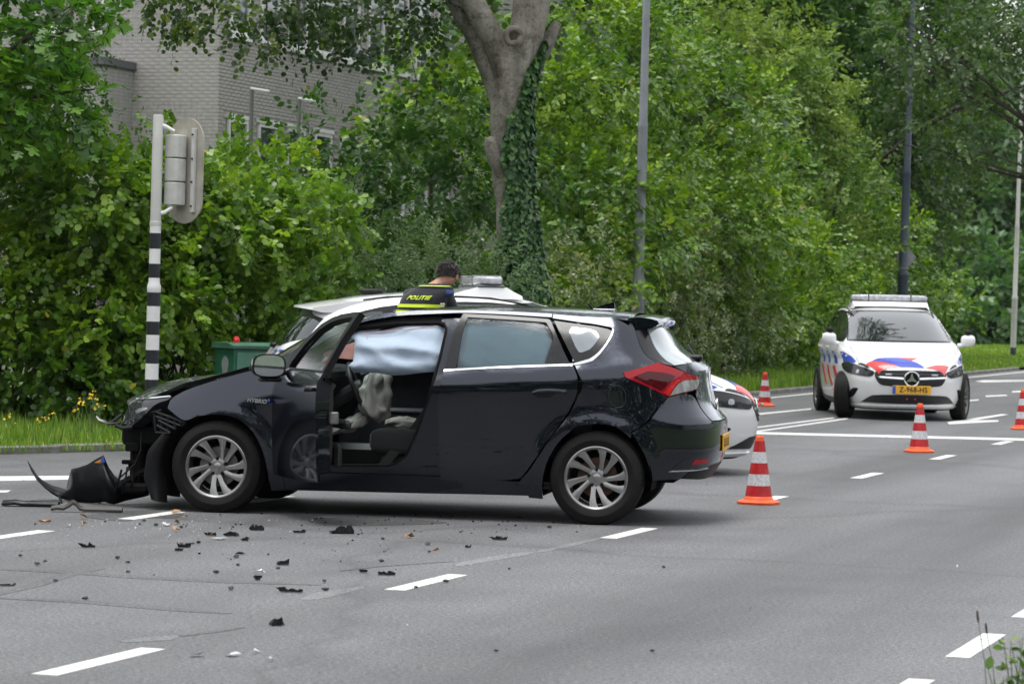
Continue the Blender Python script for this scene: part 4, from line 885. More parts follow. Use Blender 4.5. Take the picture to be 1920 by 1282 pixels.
def police_car(label, loc, rotz, steer, lettering):
    root = thing('police_car', label, 'police car', loc, rotz, 'white striped police cars')
    src = police_body(); bvh = BVHTree.FromPolygons([Vector(v) for v in src.v], src.f)
    body = src.build('body', M_PWHITE, root, angle=40); police_wheel_wells(body)
    def cast(o, d):
        o, d = Vector(o), Vector(d); h = bvh.ray_cast(o, d)
        return (h[0], h[1]) if h[0] is not None else (None, None)
    def lifter(kind, off=0.0, sd=-1):
        def f(P):
            Q = []; I = []
            for a, b in P:
                q = None
                for k in range(8):
                    sh = 1-.004*k
                    if kind == 'front': q, n = cast((-2, a*sh, b), (1, 0, 0))
                    elif kind == 'rear': q, n = cast((7, a*sh, b), (-1, 0, 0))
                    elif kind == 'side': q, n = cast((a, sd*3, b), (0, -sd, 0))
                    else: q, n = cast((a, b*sh, 4), (0, 0, -1))
                    if q is not None: break
                if q is None: q, n = Vector((0, 0, .5)), Vector((1, 0, 0))
                ray = {'front': Vector((-1, 0, 0)), 'rear': Vector((1, 0, 0)), 'side': Vector((0, sd, 0)), 'top': Vector((0, 0, 1))}[kind]
                if n.dot(ray) < 0: n = -n
                Q.append(q-n*off); I.append(-n)
            return np.array([tuple(q) for q in Q]), np.array([tuple(i) for i in I])
        return f
    def add(name, poly, mat, kind, off=-.004, parent=body, sd=-1, it=1, step=.05, thick=.01):
        mb = MB(); panel(mb, soft(poly, it) if it else poly, lifter(kind, off, sd), step, thick); return mb.build(name, mat, parent, angle=55)
    mir = lambda P: [(-p[0], *p[1:]) for p in P]
    # glass
    add('windscreen_surround', [(-.725, 1.045, 1), (0, 1.04), (.725, 1.045, 1), (.635, 1.45), (.53, 1.475), (0, 1.482), (-.53, 1.475), (-.635, 1.45)], M_BLKG, 'front', -.002)
    add('windscreen', [(-.685, 1.065, 1), (0, 1.06), (.695, 1.065, 1), (.60, 1.44), (0, 1.462), (-.60, 1.44)], M_PGLASS, 'front', -.006)
    add('rear_window', [(-.66, 1.06), (.66, 1.06), (.56, 1.37), (-.56, 1.37)], M_PGLASS2, 'rear', -.004)
    for sd in (-1, 1):
        add('window_band', [(1.34, 1.035, 1), (1.60, 1.20), (1.90, 1.36), (2.15, 1.445), (2.6, 1.475), (3.15, 1.455), (3.55, 1.40), (3.85, 1.28), (3.82, 1.12), (3.55, 1.055), (2.4, 1.03)], M_BLKG, 'side', -.003, sd=sd)
        add('window_glass', [(1.52, 1.06, 1), (1.68, 1.20), (1.95, 1.345), (2.2, 1.425), (2.40, 1.44, 1), (2.38, 1.055, 1)], M_PGLASS2, 'side', -.006, sd=sd)
        add('window_glass', [(2.47, 1.055, 1), (2.49, 1.445, 1), (2.9, 1.445), (3.25, 1.415), (3.36, 1.385, 1), (3.40, 1.08, 1)], M_PGLASS2, 'side', -.006, sd=sd)
        add('window_glass', [(3.46, 1.09), (3.42, 1.375), (3.58, 1.365), (3.78, 1.27), (3.74, 1.14)], M_PGLASS2, 'side', -.006, sd=sd)
        # headlights, tail lights, mirrors, wheels
        HLp = [(.345*1, 0)]
        hp = [(-.835, .735), (-.80, .765), (-.72, .748), (-.60, .705), (-.475, .655), (-.50, .60), (-.55, .578), (-.66, .590), (-.78, .615), (-.82, .66)]
        hp = hp if sd < 0 else mir(hp)
        h = add('headlight', hp, M_HLAMP, 'front', -.006, it=1, step=.035)
        add('daytime_strip', [(p[0], p[1]) for p in ([(-.82, .742), (-.79, .756), (-.70, .738), (-.58, .694), (-.50, .66), (-.50, .668), (-.58, .704), (-.71, .75), (-.80, .768)] if sd < 0 else mir([(-.82, .742), (-.79, .756), (-.70, .738), (-.58, .694), (-.50, .66), (-.50, .668), (-.58, .704), (-.71, .75), (-.80, .768)]))], M_CHROME, 'front', -.010, h, it=0, step=.03, thick=.004)
        sp_ = [(-.70, .625), (-.685, .675), (-.655, .672), (-.665, .622)]
        add('lamp_reflector', sp_ if sd < 0 else mir(sp_), M_HLB, 'front', -.008, h, it=1, step=.03, thick=.003)
        hs = [(.17, .60), (.20, .69), (.30, .745), (.40, .765), (.44, .745), (.34, .70), (.26, .63)]
        add('headlight_side', hs, M_HLAMP, 'side', -.005, h, sd=sd, step=.03)
        tp = [(-.86, .95), (-.84, .99), (-.60, 1.00), (-.42, .985), (-.42, .90), (-.60, .87), (-.83, .88)]
        add('tail_light', tp if sd < 0 else mir(tp), M_RED, 'rear', -.006, step=.04)
        add('tail_light_side', [(4.12, .93), (4.05, .97), (4.18, .995), (4.30, .99), (4.30, .90), (4.2, .90)], M_RED, 'side', -.004, sd=sd, step=.04)
        vp = [(-.765, .275), (-.762, .33), (-.735, .42), (-.665, .425), (-.685, .37), (-.715, .295)]
        add('bumper_vent', vp if sd < 0 else mir(vp), M_BLKR, 'front', -.004, step=.03)
        mb = MB(); T = Matrix.Translation((1.36, sd*.965, 1.075)); cushion(mb, (-.07, -.10, -.075), (.07, .10, .085), T, p=2.8); mb.tube([(1.40, sd*.83, 1.01), (1.38, sd*.90, 1.02)], .03, 8); mr = mb.build('wing_mirror', M_PWHITE, body)
        mb = MB(); cushion(mb, (1.30, sd*.955-.042, 1.15), (1.40, sd*.955+.042, 1.235), p=2.2); mb.build('mirror_camera', M_BLKP, mr)
        mb = MB(); mb.box((1.425, sd*.965-.085, 1.02), (1.435, sd*.965+.085, 1.14), bev=.004); mb.build('mirror_glass', M_MIRR, mr)
        for cx in (.88, 3.609):
            make_wheel(root, (cx, sd*.785, .318), .320, .218, .205, sd, M_STEELD, M_STEELD, 'straight', steer=steer if cx < 1 else 0)
        # livery: slanted blue and red bands
        for k in range(4):
            x0 = .52+.62*k
            add('blue_stripe', [(x0, .735), (x0+.34, .90), (x0+.56, .90), (x0+.22, .735)], M_PBLU, 'side', -.0025, sd=sd, it=0, step=.06, thick=.002) if k else add('blue_stripe', [(.50, .775), (.70, .845), (.98, .90), (1.12, .90), (.86, .74), (.66, .715)], M_PBLU, 'side', -.0025, sd=sd, it=0, step=.04, thick=.002)
            x1 = x0+.05
            if k: add('red_stripe', [(x1-.35, .42), (x1+.12, .70), (x1+.34, .70), (x1-.13, .42)], M_PRED, 'side', -.0025, sd=sd, it=0, step=.06, thick=.002)
            else: add('red_stripe', [(.46, .735), (.60, .71), (.72, .70), (.55, .695), (.40, .70)], M_PRED, 'side', -.0025, sd=sd, it=0, step=.03, thick=.002)
        Q, I = lifter('top', -.004)([(x_, sd*y_) for x_, y_ in ((1.95, .56), (2.2, .575), (2.5, .58), (2.8, .58), (3.1, .575), (3.4, .56), (3.6, .54))]); mb = MB(); mb.tube([tuple(q) for q in Q], .012, 6); mb.build('roof_rail', M_BLKP, body)
        add('side_skirt', [(1.28, .20), (3.2, .20), (3.2, .26), (1.28, .26)], M_BLKP, 'side', -.004, sd=sd, it=0)
        for hx in (2.25, 3.15):
            mb = MB(); yy = float(b_w(.95)); mb.tube([(hx-.1, sd*(yy+.004), .95), (hx, sd*(yy+.024), .955), (hx+.1, sd*(yy+.004), .958)], [.008, .014, .008], 6); mb.build('door_handle', M_PWHITE, body)
        for lx, ly in ((1.33, .99), (2.43, 1.02), (3.42, 1.03)):
            add('door_gap', [(lx, .30), (lx+.008, .30), (lx+.008, ly), (lx, ly)], M_INK, 'side', -.0012, sd=sd, it=0, step=.1, thick=.001)
    # nose: grille, star, plate, intake
    g = add('grille', [(-.49, .62), (-.45, .672), (0, .682), (.45, .672), (.49, .62), (.44, .50), (.36, .465), (0, .455), (-.36, .465), (-.44, .50)], M_MESH, 'front', -.004, step=.04)
    add('grille_bar', [(-.47, .572), (-.10, .552), (-.10, .578), (-.47, .596)], M_CHROME, 'front', -.018, g, it=0, step=.05); add('grille_bar', [(.47, .572), (.10, .552), (.10, .578), (.47, .596)], M_CHROME, 'front', -.018, g, it=0, step=.05)
    fx = float(b_xf(.565))-.018
    mb = MB(); Ts = Matrix.Translation((fx-.004, 0, .565)) @ Matrix.Rotation(PI/2, 4, 'Z'); ellipse_ring(mb, (0, 0, 0), .098, .098, .011, Ts, 36)
    for k in range(3):
        a = PI/2+2*PI*k/3; tip = (.094*math.cos(a), .094*math.sin(a)); w1 = (.026*math.cos(a+PI/3*1.0), .026*math.sin(a+PI/3)); w2 = (.026*math.cos(a-PI/3), .026*math.sin(a-PI/3))
        mb.prism([tip, w1, (0, 0), w2], -.008, .008, 'y', T=Ts)
    mb.build('star_emblem', M_CHROME, g, smooth=False)
    mb = MB(); mb.lathe([(.001, 0), (.096, 0), (.096, .02), (.001, .02)], 32, 'x', T=Matrix.Translation((fx, 0, .565))); mb.build('emblem_backing', M_BLKG, g)
    for k in range(5):
        zz = .482+.042*k
        add('grille_slat', [(-.40, zz), (.40, zz), (.40, zz+.006), (-.40, zz+.006)], M_BLKP, 'front', -.012, g, it=0, step=.08, thick=.008)
    for sd in (-1, 1):
        mb = MB(); mb.box((fx+.002, sd*.31-.045, .612), (fx+.02, sd*.31+.045, .632), bev=.004); mb.build('grille_flasher', M_LBAR, g)
    lo_ = add('lower_intake', [(-.63, .235, 1), (-.55, .31), (-.48, .345), (0, .352), (.48, .345), (.55, .31), (.63, .235, 1), (0, .225)], M_MESH, 'front', -.004, step=.05)
    for sd in (-1, 1):
        mb = MB(); mb.lathe([(.001, -.012), (.013, -.012), (.013, .02)], 10, 'x', T=Matrix.Translation((0.02, sd*.055, .295))); mb.build('red_flasher', M_FLASH, lo_)
    add('bumper_lip', [(-.74, .205), (0, .212), (.74, .205), (.74, .178), (0, .185), (-.74, .178)], M_PWHITE, 'front', -.022, it=0, step=.06, thick=.03)
    add('under_spoiler', [(-.74, .172), (0, .178), (.74, .172), (.70, .145), (-.70, .145)], M_BLKP, 'front', -.006, it=0, step=.06)
    if not lettering:
     mb = MB(); mb.box((-.030, -.26, .363), (-.018, .26, .475), bev=.003); pl = mb.build('number_plate', M_PLATE, body)
     mb = MB(); mb.box((-.0315, .215, .366), (-.0295, .257, .472)); mb.build('plate_band', M_PBLUE, pl)
     vs, fs = text_mesh('Z-968-HS', .098, .0006, .002, space=1.06)
     mb = MB(); mb.add(vs, fs, T=Matrix.Translation((-.0315, -.022, .419)) @ Matrix.Rotation(-PI/2, 4, 'Z') @ Matrix.Rotation(PI/2, 4, 'X') @ Matrix.Scale(.92, 4, (1, 0, 0))); mb.build('plate_lettering', M_INK, pl, smooth=False)
    mb = MB(); mb.box((4.42, -.26, .56), (4.432, .26, .675), bev=.003); mb.build('rear_plate', M_PLATE, body)
    # livery on the bonnet (seen from above: x along the car, y across)
    def hood_poly(P): return P
    add('bonnet_blue', [(.30, .50), (.34, .42), (.34, .16), (.24, -.03), (.095, -.185), (.10, .15)], M_PBLU, 'top', -.007, it=0, step=.022, thick=.004)
    add('bonnet_red', [(.30, .59), (.30, .505), (.10, .16), (.10, .43)], M_PRED, 'top', -.007, it=0, step=.022, thick=.004)
    add('bonnet_red', [(.34, .155), (.34, -.12), (.25, -.02)], M_PRED, 'top', -.007, it=0, step=.022, thick=.004)
    add('bonnet_red', [(.095, -.20), (.17, -.36), (.24, -.53), (.11, -.455)], plain('stripe_red_faded', (.62, .10, .11), .35, coat=.6) if 'stripe_red_faded' not in MATS else MATS['stripe_red_faded'], 'top', -.007, it=0, step=.022, thick=.004)
    for sd in (-1, 1):
        pts = [(x_, sd*y_) for x_, y_ in ((.20, .60), (.45, .66), (.75, .70), (1.02, .715))]; Q, I = lifter('top', -.001)(pts)
        mb = MB(); mb.tube([tuple(q) for q in Q], .004, 5); mb.build('bonnet_gap', M_INK, body)
    # roof: light bar on a white plinth, aerial
    mb = MB(); rows = []
    for x_, w_, z_ in ((2.210, .50, 1.53), (2.290, .53, 1.565), (2.350, .53, 1.60), (2.610, .53, 1.60), (2.750, .53, 1.56), (2.810, .50, 1.54)):
        rows.append([(x_, -w_-.03, 1.50), (x_, -w_, z_), (x_, 0, z_+.006), (x_, w_, z_), (x_, w_+.03, 1.50)])
    mb.grid(rows); pb = mb.build('lightbar_plinth', M_PWHITE, body)
    mb = MB(); cushion(mb, (2.360, -.545, 1.612), (2.620, .545, 1.70), p=6); lb = mb.build('light_bar', M_LBAR, body, angle=40)
    mb = MB(); mb.box((2.370, -.54, 1.597), (2.610, .54, 1.622), bev=.01); mb.build('lightbar_base', M_LBARD, lb)
    for yy in (-.30, .30):
        mb = MB(); mb.box((2.355, yy-.012, 1.612), (2.625, yy+.012, 1.705), bev=.01); mb.build('lightbar_divider', M_LBARD, lb)
    mb = MB(); rows = []
    for v in np.linspace(-1, 1, 15): rows.append([(x_-.10*v*v, v*.58, z_-.02*v*v) for x_, z_ in ((3.60, 1.492), (3.85, 1.462), (4.13, 1.415), (4.14, 1.395), (4.06, 1.375), (3.8, 1.37))])
    mb.grid(rows, closed=True)
    for r in (rows[0], rows[-1]): mb.add(r, [tuple(range(6))])
    mb.build('roof_spoiler', M_PWHITE, body, angle=40)
    mb = MB(); cushion(mb, (3.35, -.07, 1.52), (3.58, .07, 1.568), p=3); mb.build('roof_antenna', M_BLKP, body)
    mb = MB(); mb.tube([(3.3, .25, 1.54), (3.36, .25, 1.60)], .008, 6); mb.build('aerial', M_BLKP, body)
    mb = MB(); mb.tube([(4.30, 0, 1.06), (4.265, .2, 1.10), (4.235, .42, 1.13)], .010, 6); mb.box((4.25, -.06, 1.04), (4.34, .06, 1.085), bev=.015); mb.build('rear_wiper', M_BLKP, body)
    if lettering:
        vs, fs = text_mesh('POLITIE', .12, .0008, .003, shear=.15)
        P2 = np.array([(v[0], v[1]) for v in vs]); mb = MB(); Q, I = lifter('rear', -.004)(np.column_stack([P2[:, 0]+.42, P2[:, 1]+.98])); mb.add(Q.tolist(), fs); mb.build('lettering', M_PBLU, body, smooth=False)
    add('tailgate_stripe', [(-.80, .80), (.80, .80), (.80, .88), (-.80, .88)], M_PRED, 'rear', -.003, it=0)
    return root
police_car('white police car with number plate and headlights facing the camera beside the grass verge', (5.37, 40.05, 0), rad(90.5), rad(-17), False)
police_car('white police car hidden mostly behind the crashed navy hatchback', (2.17, 26.75, 0), rad(180+10), rad(0), True)
# ================================================================== street furniture
M_CONEO = plain('cone_orange', (0.78, 0.10, 0.018), 0.5, var=0.2, scale=16); M_CONER = plain('cone_red_band', (0.42, 0.010, 0.014), 0.42, var=0.3, scale=22); M_CONEW = plain('cone_white_band', (0.55, 0.555, 0.57), 0.4, var=0.25, scale=60)
M_POLEW = plain('pole_grey_white', (0.50, 0.50, 0.47), 0.5, var=0.08, scale=4); M_BANDW = plain('band_white', (0.72, 0.72, 0.71), 0.4, var=0.06); M_BANDK = plain('band_black', (0.012, 0.014, 0.02), 0.4, var=0.2)
M_SIGG = plain('signal_grey', (0.50, 0.50, 0.47), 0.45, var=0.10); M_PLATEB = plain('backplate_back', (0.34, 0.32, 0.27), 0.6, var=0.22, scale=5)
M_GALV = plain('galvanised_grey', (0.22, 0.235, 0.255), 0.5, metal=0.3, var=0.15, scale=3); M_DKBL = plain('post_dark_blue', (0.045, 0.06, 0.085), 0.4, var=0.15)
M_CABG_SHADE = plain('cabinet_green_shaded', (0.018, 0.10, 0.06), 0.45, var=0.2, scale=5); M_CABG_LIT = plain('cabinet_green_front_lit', (0.06, 0.17, 0.11), 0.45, var=0.15, scale=5)  # one green twice: shaded sides dark, lit front lighter, painted into the colour
M_PAINTG = plain('grey_paint_blob', (0.22, 0.23, 0.235), 0.7, var=0.15); M_REDCAN = plain('red_can', (0.55, 0.01, 0.012), 0.35)
def make_cone(label, p, rz):
    root = thing('traffic_cone', label, 'traffic cone', (p.x, p.y, 0), rz, 'orange and red traffic cones on the road')
    mb = MB(); sq = []
    def ring(r, z, sqr):
        out = []
        for j in range(32):
            a = 2*PI*j/32; c, s = math.cos(a), math.sin(a); k = 1.0 if not sqr else min(1/max(abs(c), abs(s), abs(c+s)/1.30, abs(c-s)/1.30), 1.3)
            out.append((r*c*k, r*s*k, z))
        return out
    rows = [ring(.158, .001, True), ring(.160, .018, True), ring(.150, .026, True), ring(.112, .036, False), ring(.104, .055, False), ring(.098, .062, False), ring(.030, .505, False), ring(.024, .512, False), ring(.020, .512, False), ring(.018, .48, False)]
    mb.grid(rows, closed=True); mb.build('cone_body', M_CONEO, root, angle=30)
    zz = [.062, .140, .226, .310, .392, .474]
    for k in range(5):
        r0 = .098-.068*(zz[k]-.062)/.443+.0022; r1 = .098-.068*(zz[k+1]-.062)/.443+.0022
        mb = MB(); mb.lathe([(r0-.003, zz[k]), (r0, zz[k]), (r1, zz[k+1]), (r1-.003, zz[k+1])], 32); mb.build('reflective_band', M_CONER if k % 2 == 0 else M_CONEW, root)
    return root
make_cone('nearest traffic cone standing right of the crashed hatchback', ground_at(1425, 947)+Vector((0, .15, 0)), .3)
make_cone('traffic cone in front of the police car number plate', ground_at(1727, 849)+Vector((0, .15, 0)), 1.0)
make_cone('farthest traffic cone, near the bushes and left of the police car', ground_at(1435, 762)+Vector((0, .15, 0)), .1)
make_cone('traffic cone cut by the right edge of the photo', ground_at(1921, 806)+Vector((0, .15, 0)), .7)

# traffic signal seen from behind
tp = ground_at(281, 843)
TS = thing('traffic_signal', 'traffic signal seen from behind on a black and white striped pole', 'traffic light', (tp.x, tp.y, .05)); TS.rotation_euler = (0, rad(.35), 0)
bands = [(0, .18), (.18, .33), (.33, .47), (.47, .62), (.62, .772), (.772, .901), (.901, 1.045), (1.045, 1.173), (1.173, 1.318), (1.318, 1.449), (1.449, 1.588), (1.588, 1.722), (1.722, 1.864), (1.864, 2.013), (2.013, 2.10)]
mb = MB(); mb.lathe([(.062, 0), (.062, 1.50), (.055, 1.53), (.052, 1.56), (.052, 2.08), (.056, 2.085), (.056, 2.12), (.052, 2.125), (.050, 3.12), (.044, 3.14), (.001, 3.14)], 24); tpole = mb.build('pole', M_POLEW, TS, angle=30)
k = 1
for i, (z0, z1) in enumerate(bands):
    wht = (len(bands)-1-i) % 2 == 0
    prof = [(.0635, z0), (.0635, z1)]
    if z1 > 1.50: prof = [(.0535, z0), (.0535, z1)]
    if z0 < 1.5 < z1: prof = [(.0635, z0), (.0665, 1.47), (.0665, 1.51), (.0535, 1.545), (.0535, z1)]
    mb = MB(); mb.lathe([(prof[0][0]-.003, z0)]+prof+[(prof[-1][0]-.003, z1)], 24); mb.build('painted_band', M_BANDW if wht else M_BANDK, TS, angle=30)
SG = Matrix.Translation((.205, .05, 2.62)) @ Matrix.Rotation(rad(-36), 4, 'Z')
mb = MB(); out = []
for j in range(40):
    a = 2*PI*j/40; c, s = math.cos(a), math.sin(a); out.append((.225*c, (.28 if s >= 0 else -.28)+.225*s))
mb.prism(out, .085, .10, 'y', T=SG); mb.build('backplate', M_PLATEB, TS, angle=30)
for kz in (-1, 0, 1):
    mb = MB(); rows = []
    for z_, q in ((-.108, .92), (-.10, 1), (.10, 1), (.108, .92)):
        ring_ = []
        for j in range(20):
            a = 2*PI*j/20; c, s = math.cos(a), math.sin(a); kk = (abs(c)**4+abs(s)**4)**(-.25); ring_.append((-.045+.088*c*kk*q, -.005+.085*s*kk*q, z_+kz*.226))
        rows.append(ring_)
    mb.grid(rows, closed=True, T=SG); mb.add(rows[0], [tuple(range(20))], T=SG); mb.add(rows[-1], [tuple(range(20))], T=SG); mb.build('lamp_housing', M_SIGG, TS, angle=35)
    mb = MB(); mb.tube([(-.045, .10, kz*.226), (-.045, .22, kz*.226+.02)], .10, 16, cap=False, T=SG); mb.build('lamp_hood', M_BLKP, TS)
mb = MB(); mb.box((.105, .045, -.40), (.145, .084, .40), T=SG, bev=.004); mb.build('mounting_rail', M_SIGG, TS)
for z_, dz in ((.43, .05), (-.42, -.02)):
    mb = MB(); mb.tube([(0, 0, 2.62+z_), (.08, .0, 2.62+z_-dz*.5), (.155, .01, 2.62+z_*.85)], [.026, .02, .016], 10); mb.build('bracket_arm', M_BANDW, TS)
for z_ in (-.34, -.11, .11, .34):
    mb = MB(); mb.lathe([(.001, 0), (.009, 0), (.009, .012)], 8, 'y', T=SG @ Matrix.Translation((.125, .034, z_))); mb.build('bolt', M_BLKP, TS)
# lamp posts
def lamp_post(label, p, h, r0, r1, zs, mat, arm, lean, base=None):
    root = thing('lamp_post', label, 'lamp post', (p[0], p[1], .04)); root.rotation_euler = (0, rad(lean), 0)
    mb = MB(); prof = [(r0, 0), (r0, zs), (r0*1.06, zs+.02), (r0*1.06, zs+.07), (r0*.80, zs+.13), (r0*.78, zs+2.4), (r0*.80, zs+2.42), (r0*.80, zs+2.46), (r0*.68, zs+2.52), (r1, h), (.001, h)]
    mb.lathe(prof, 20); mb.build('post', mat, root, angle=30)
    mb = MB(); mb.tube([(0, 0, h-.05), (arm[0]*.3, arm[1]*.3, h+.25), (arm[0], arm[1], h+.4)], [.04, .035, .03], 8); mb.build('arm', mat, root)
    mb = MB(); cushion(mb, (arm[0]-.30, arm[1]-.13, h+.33), (arm[0]+.35, arm[1]+.13, h+.47), p=3); mb.build('lamp_head', M_GALV, root)
    if base: mb = MB(); mb.lathe([(r0+.006, 0), (r0+.006, base), (r0, base+.01)], 20); mb.build('base_sleeve', M_BANDK, root)
    return root
lp = at_depth(1195, 588, 46); lamp_post('tall grey galvanised lamp post behind the crashed hatchback tail', (lp.x, lp.y), 9.0, .095, .045, 1.75, M_GALV, (1.2, -.4), .35)
lp = at_depth(1690, 556, 70); l2 = lamp_post('tall dark blue lamp post behind the facing police car', (lp.x, lp.y), 10.0, .125, .05, 2.25, M_DKBL, (1.3, -.4), .75)
mb = MB(); mb.prism([(.06, 2.37), (.31, 2.70), (.06, 3.03), (-.19, 2.70)], .13, .142, 'y'); mb.build('diamond_sign', plain('sign_back', (.30, .30, .30), .5, metal=.4), l2, smooth=False)
for z_ in (2.42, 2.98): mb = MB(); mb.lathe([(.128, z_), (.134, z_), (.134, z_+.04), (.128, z_+.04)], 16); mb.build('sign_clamp', M_GALV, l2)
lp = ground_at(1899, 672); lamp_post('white lamp post with a dark foot on the far grass verge', (lp.x, lp.y), 11.0, .095, .05, 1.9, plain('post_white', (.56, .555, .53), .5, var=.06), (-1.2, -.3), .65, .32)
lp = ground_at(1921, 640); lamp_post('farthest pale lamp post at the right edge of the photo', (lp.x, lp.y), 11.0, .10, .05, 2.0, MATS['post_white'], (-1.2, -.3), .6)
for px, py, Y in ((472, 172, 50), (561, 190, 54)):
    p = at_depth(px, py, Y); root = thing('path_lamp', 'thin post with a short arm in front of the building, %s' % ('left of the two' if px < 500 else 'right of the two'), 'lamp post', (p.x, p.y, .05))
    mb = MB(); mb.tube([(0, 0, 0), (0, 0, p.z)], [.045, .035], 8); mb.build('post', M_DKBL if px < 0 else plain('post_brown_grey', (.12, .12, .11), .6) if 'post_brown_grey' not in MATS else MATS['post_brown_grey'], root)
    mb = MB(); mb.box((-.02, -.04, -.018), (.30, .04, .018), bev=.006, T=Matrix.Translation((0, 0, p.z)) @ Matrix.Rotation(rad(8), 4, 'Y')); mb.build('lamp_arm', M_BANDW, root)
# green utility cabinet
cp = at_depth(438, 690, 29.9); CR = rad(28)
CB = thing('utility_cabinet', 'dark green steel utility cabinet between the bushes and the navy car bonnet', 'cabinet', (cp.x, cp.y, .05), CR)
mb = MB(); mb.box((0, 0, 0), (.86, .50, .905), bev=.008); mb.build('cabinet_box', M_CABG_SHADE, CB)
mb = MB(); mb.prism([(-.03, .905), (-.035, .935), (.10, .962), (.53, .962), (.53, .905)], -.025, .885, 'x'); mb.build('cabinet_roof', plain('cabinet_green_top_lit', (.05, .13, .085), .4, var=.2), CB, smooth=False)  # roof gets a lighter copy of the green, sky light painted in
for x0, x1 in ((.03, .42), (.435, .83)):
    mb = MB(); mb.box((x0, -.016, .05), (x1, -.001, .87), bev=.004); mb.build('cabinet_door', M_CABG_LIT, CB)
mb = MB(); mb.prism(soft([(.22+.085*math.cos(a)*(1+.2*math.sin(3*a)), .72+.11*math.sin(a)) for a in np.linspace(0, 2*PI, 14)[:-1]], 1), -.004, -.001, 'x'); mb.build('grey_paint_blob', M_PAINTG, CB, smooth=False)
mb = MB(); mb.prism([(.20, .62), (.215, .76), (.235, .76), (.245, .62), (.225, .66)], -.0195, -.0165, 'y'); mb.build('white_paint_mark', plain('pale_spray', (.35, .45, .45), .7), CB, smooth=False)
q = Matrix.Rotation(CR, 4, 'Z') @ Vector((.13, .25, 0))
mb = MB(); mb.lathe([(.001, 0), (.035, 0), (.035, .03), (.030, .035), (.026, .055), (.020, .060), (.001, .060)], 16); rc = mb.build('red_cap', M_REDCAN); rc.location = (cp.x+q.x, cp.y+q.y, 1.013); tag(rc, 'small red cap standing on the green cabinet roof', 'cap')

# ================================================================== brick building
BC = at_depth(409, 240, 56.0); BO = Vector((BC.x, BC.y, 0)); BU = ROAD_U.copy(); BV = Vector((-ROAD_U.y, ROAD_U.x, 0))   # right wall direction / left wall direction
M_BRICK = plain('grey_brick', (0.37, 0.352, 0.335), 0.85, var=0.18, scale=14, bmp=0.3, bscale=70); M_MORT = plain('mortar', (0.295, 0.28, 0.265), 0.9, var=0.15)
M_WFR = plain('window_white', (0.72, 0.72, 0.71), 0.45, var=0.05); M_WGL = plain('building_glass', (0.03, 0.045, 0.05), 0.05, var=0.2, coat=1.0)
BLD = thing('brick_building', 'pale grey brick office building with white window frames behind the bushes', 'building', tuple(BO))
def wallT(dirv, outv):       # columns: along the wall, outwards, up
    m = Matrix.Identity(4)
    for i in range(3): m[i][0] = dirv[i]; m[i][1] = outv[i]; m[i][2] = (0, 0, 1)[i]
    return m
TR = wallT(BU, -BV*1.0); TLw = wallT(BV, -BU*1.0)
mb = MB(); mb.box((0, -12, 0), (34, -.02, 12.5), T=TR); mb.build('wall', M_MORT, BLD, smooth=False)
mb = MB(); mb.box((-.2, -12.3, 12.5), (34.3, .3, 12.75), T=TR); mb.build('roof', plain('roof_edge', (.2, .2, .2), .7), BLD, smooth=False)
winR = [(.45+1.45*k, .45+1.45*k+.92, z0, z1) for k in range(9) for z0, z1 in ((3.3, 4.85), (6.45, 8.1), (9.6, 11.2))]
winL = [(2.40+2.3*k, 2.40+2.3*k+1.45, z0, z1) for k in range(3) for z0, z1 in ((6.5, 8.1), (9.6, 11.2))]
def brickwork(T, u0, u1, z0, z1, wins, quota):
    cl, ch = .226, .0685; cand = []; r = 0; z = z0
    while z < z1:
        u = u0-(cl/2 if r % 2 else 0)
        while u < u1:
            a, b = max(u, u0), min(u+cl-.011, u1)
            if b-a > .03 and not any(a < w[1]+.06 and b > w[0]-.06 and z < w[3]+.08 and z+ch > w[2]-.1 for w in wins): cand.append((a, b, z, z+ch-.011))
            u += cl
        z += ch; r += 1
    return cand
cR = brickwork(TR, 0, 20, 2.6, 9.0, winR, 150); cL = brickwork(TLw, 0, 10, 2.6, 9.0, winL, 150)
def brick_objs(cand, T, sel, nmax):
    picked = [c for c in cand if sel(c)][:nmax]; ps = set(picked); proto = None
    for c in picked:
        if proto is None or abs((c[1]-c[0])-.215) > .01:
            mb = MB(); mb.box((0, -.06, 0), (c[1]-c[0], .004, c[3]-c[2])); o = mb.build('brick', M_BRICK, BLD, smooth=False)
            if abs((c[1]-c[0])-.215) <= .01: proto = o
        else: o = proto.copy(); COL.objects.link(o)
        o.matrix_local = Matrix.Translation(T @ Vector((c[0], random.uniform(-.002, .002), c[2]))) @ T.to_3x3().to_4x4()
    mb = MB()
    for c in cand:
        if c in ps: continue
        mb.box((c[0], -.06, c[2]), (c[1], .004+random.uniform(-.002, .002), c[3]), T=T)
    o = mb.build('brickwork', M_BRICK, BLD, smooth=False); o['kind'] = 'stuff'
brick_objs(cL, TLw, lambda c: c[0] < 1.7 and 5.1 < c[2] < 6.6, 150); brick_objs(cR, TR, lambda c: c[0] < 2.4 and 5.0 < c[2] < 6.1, 150)
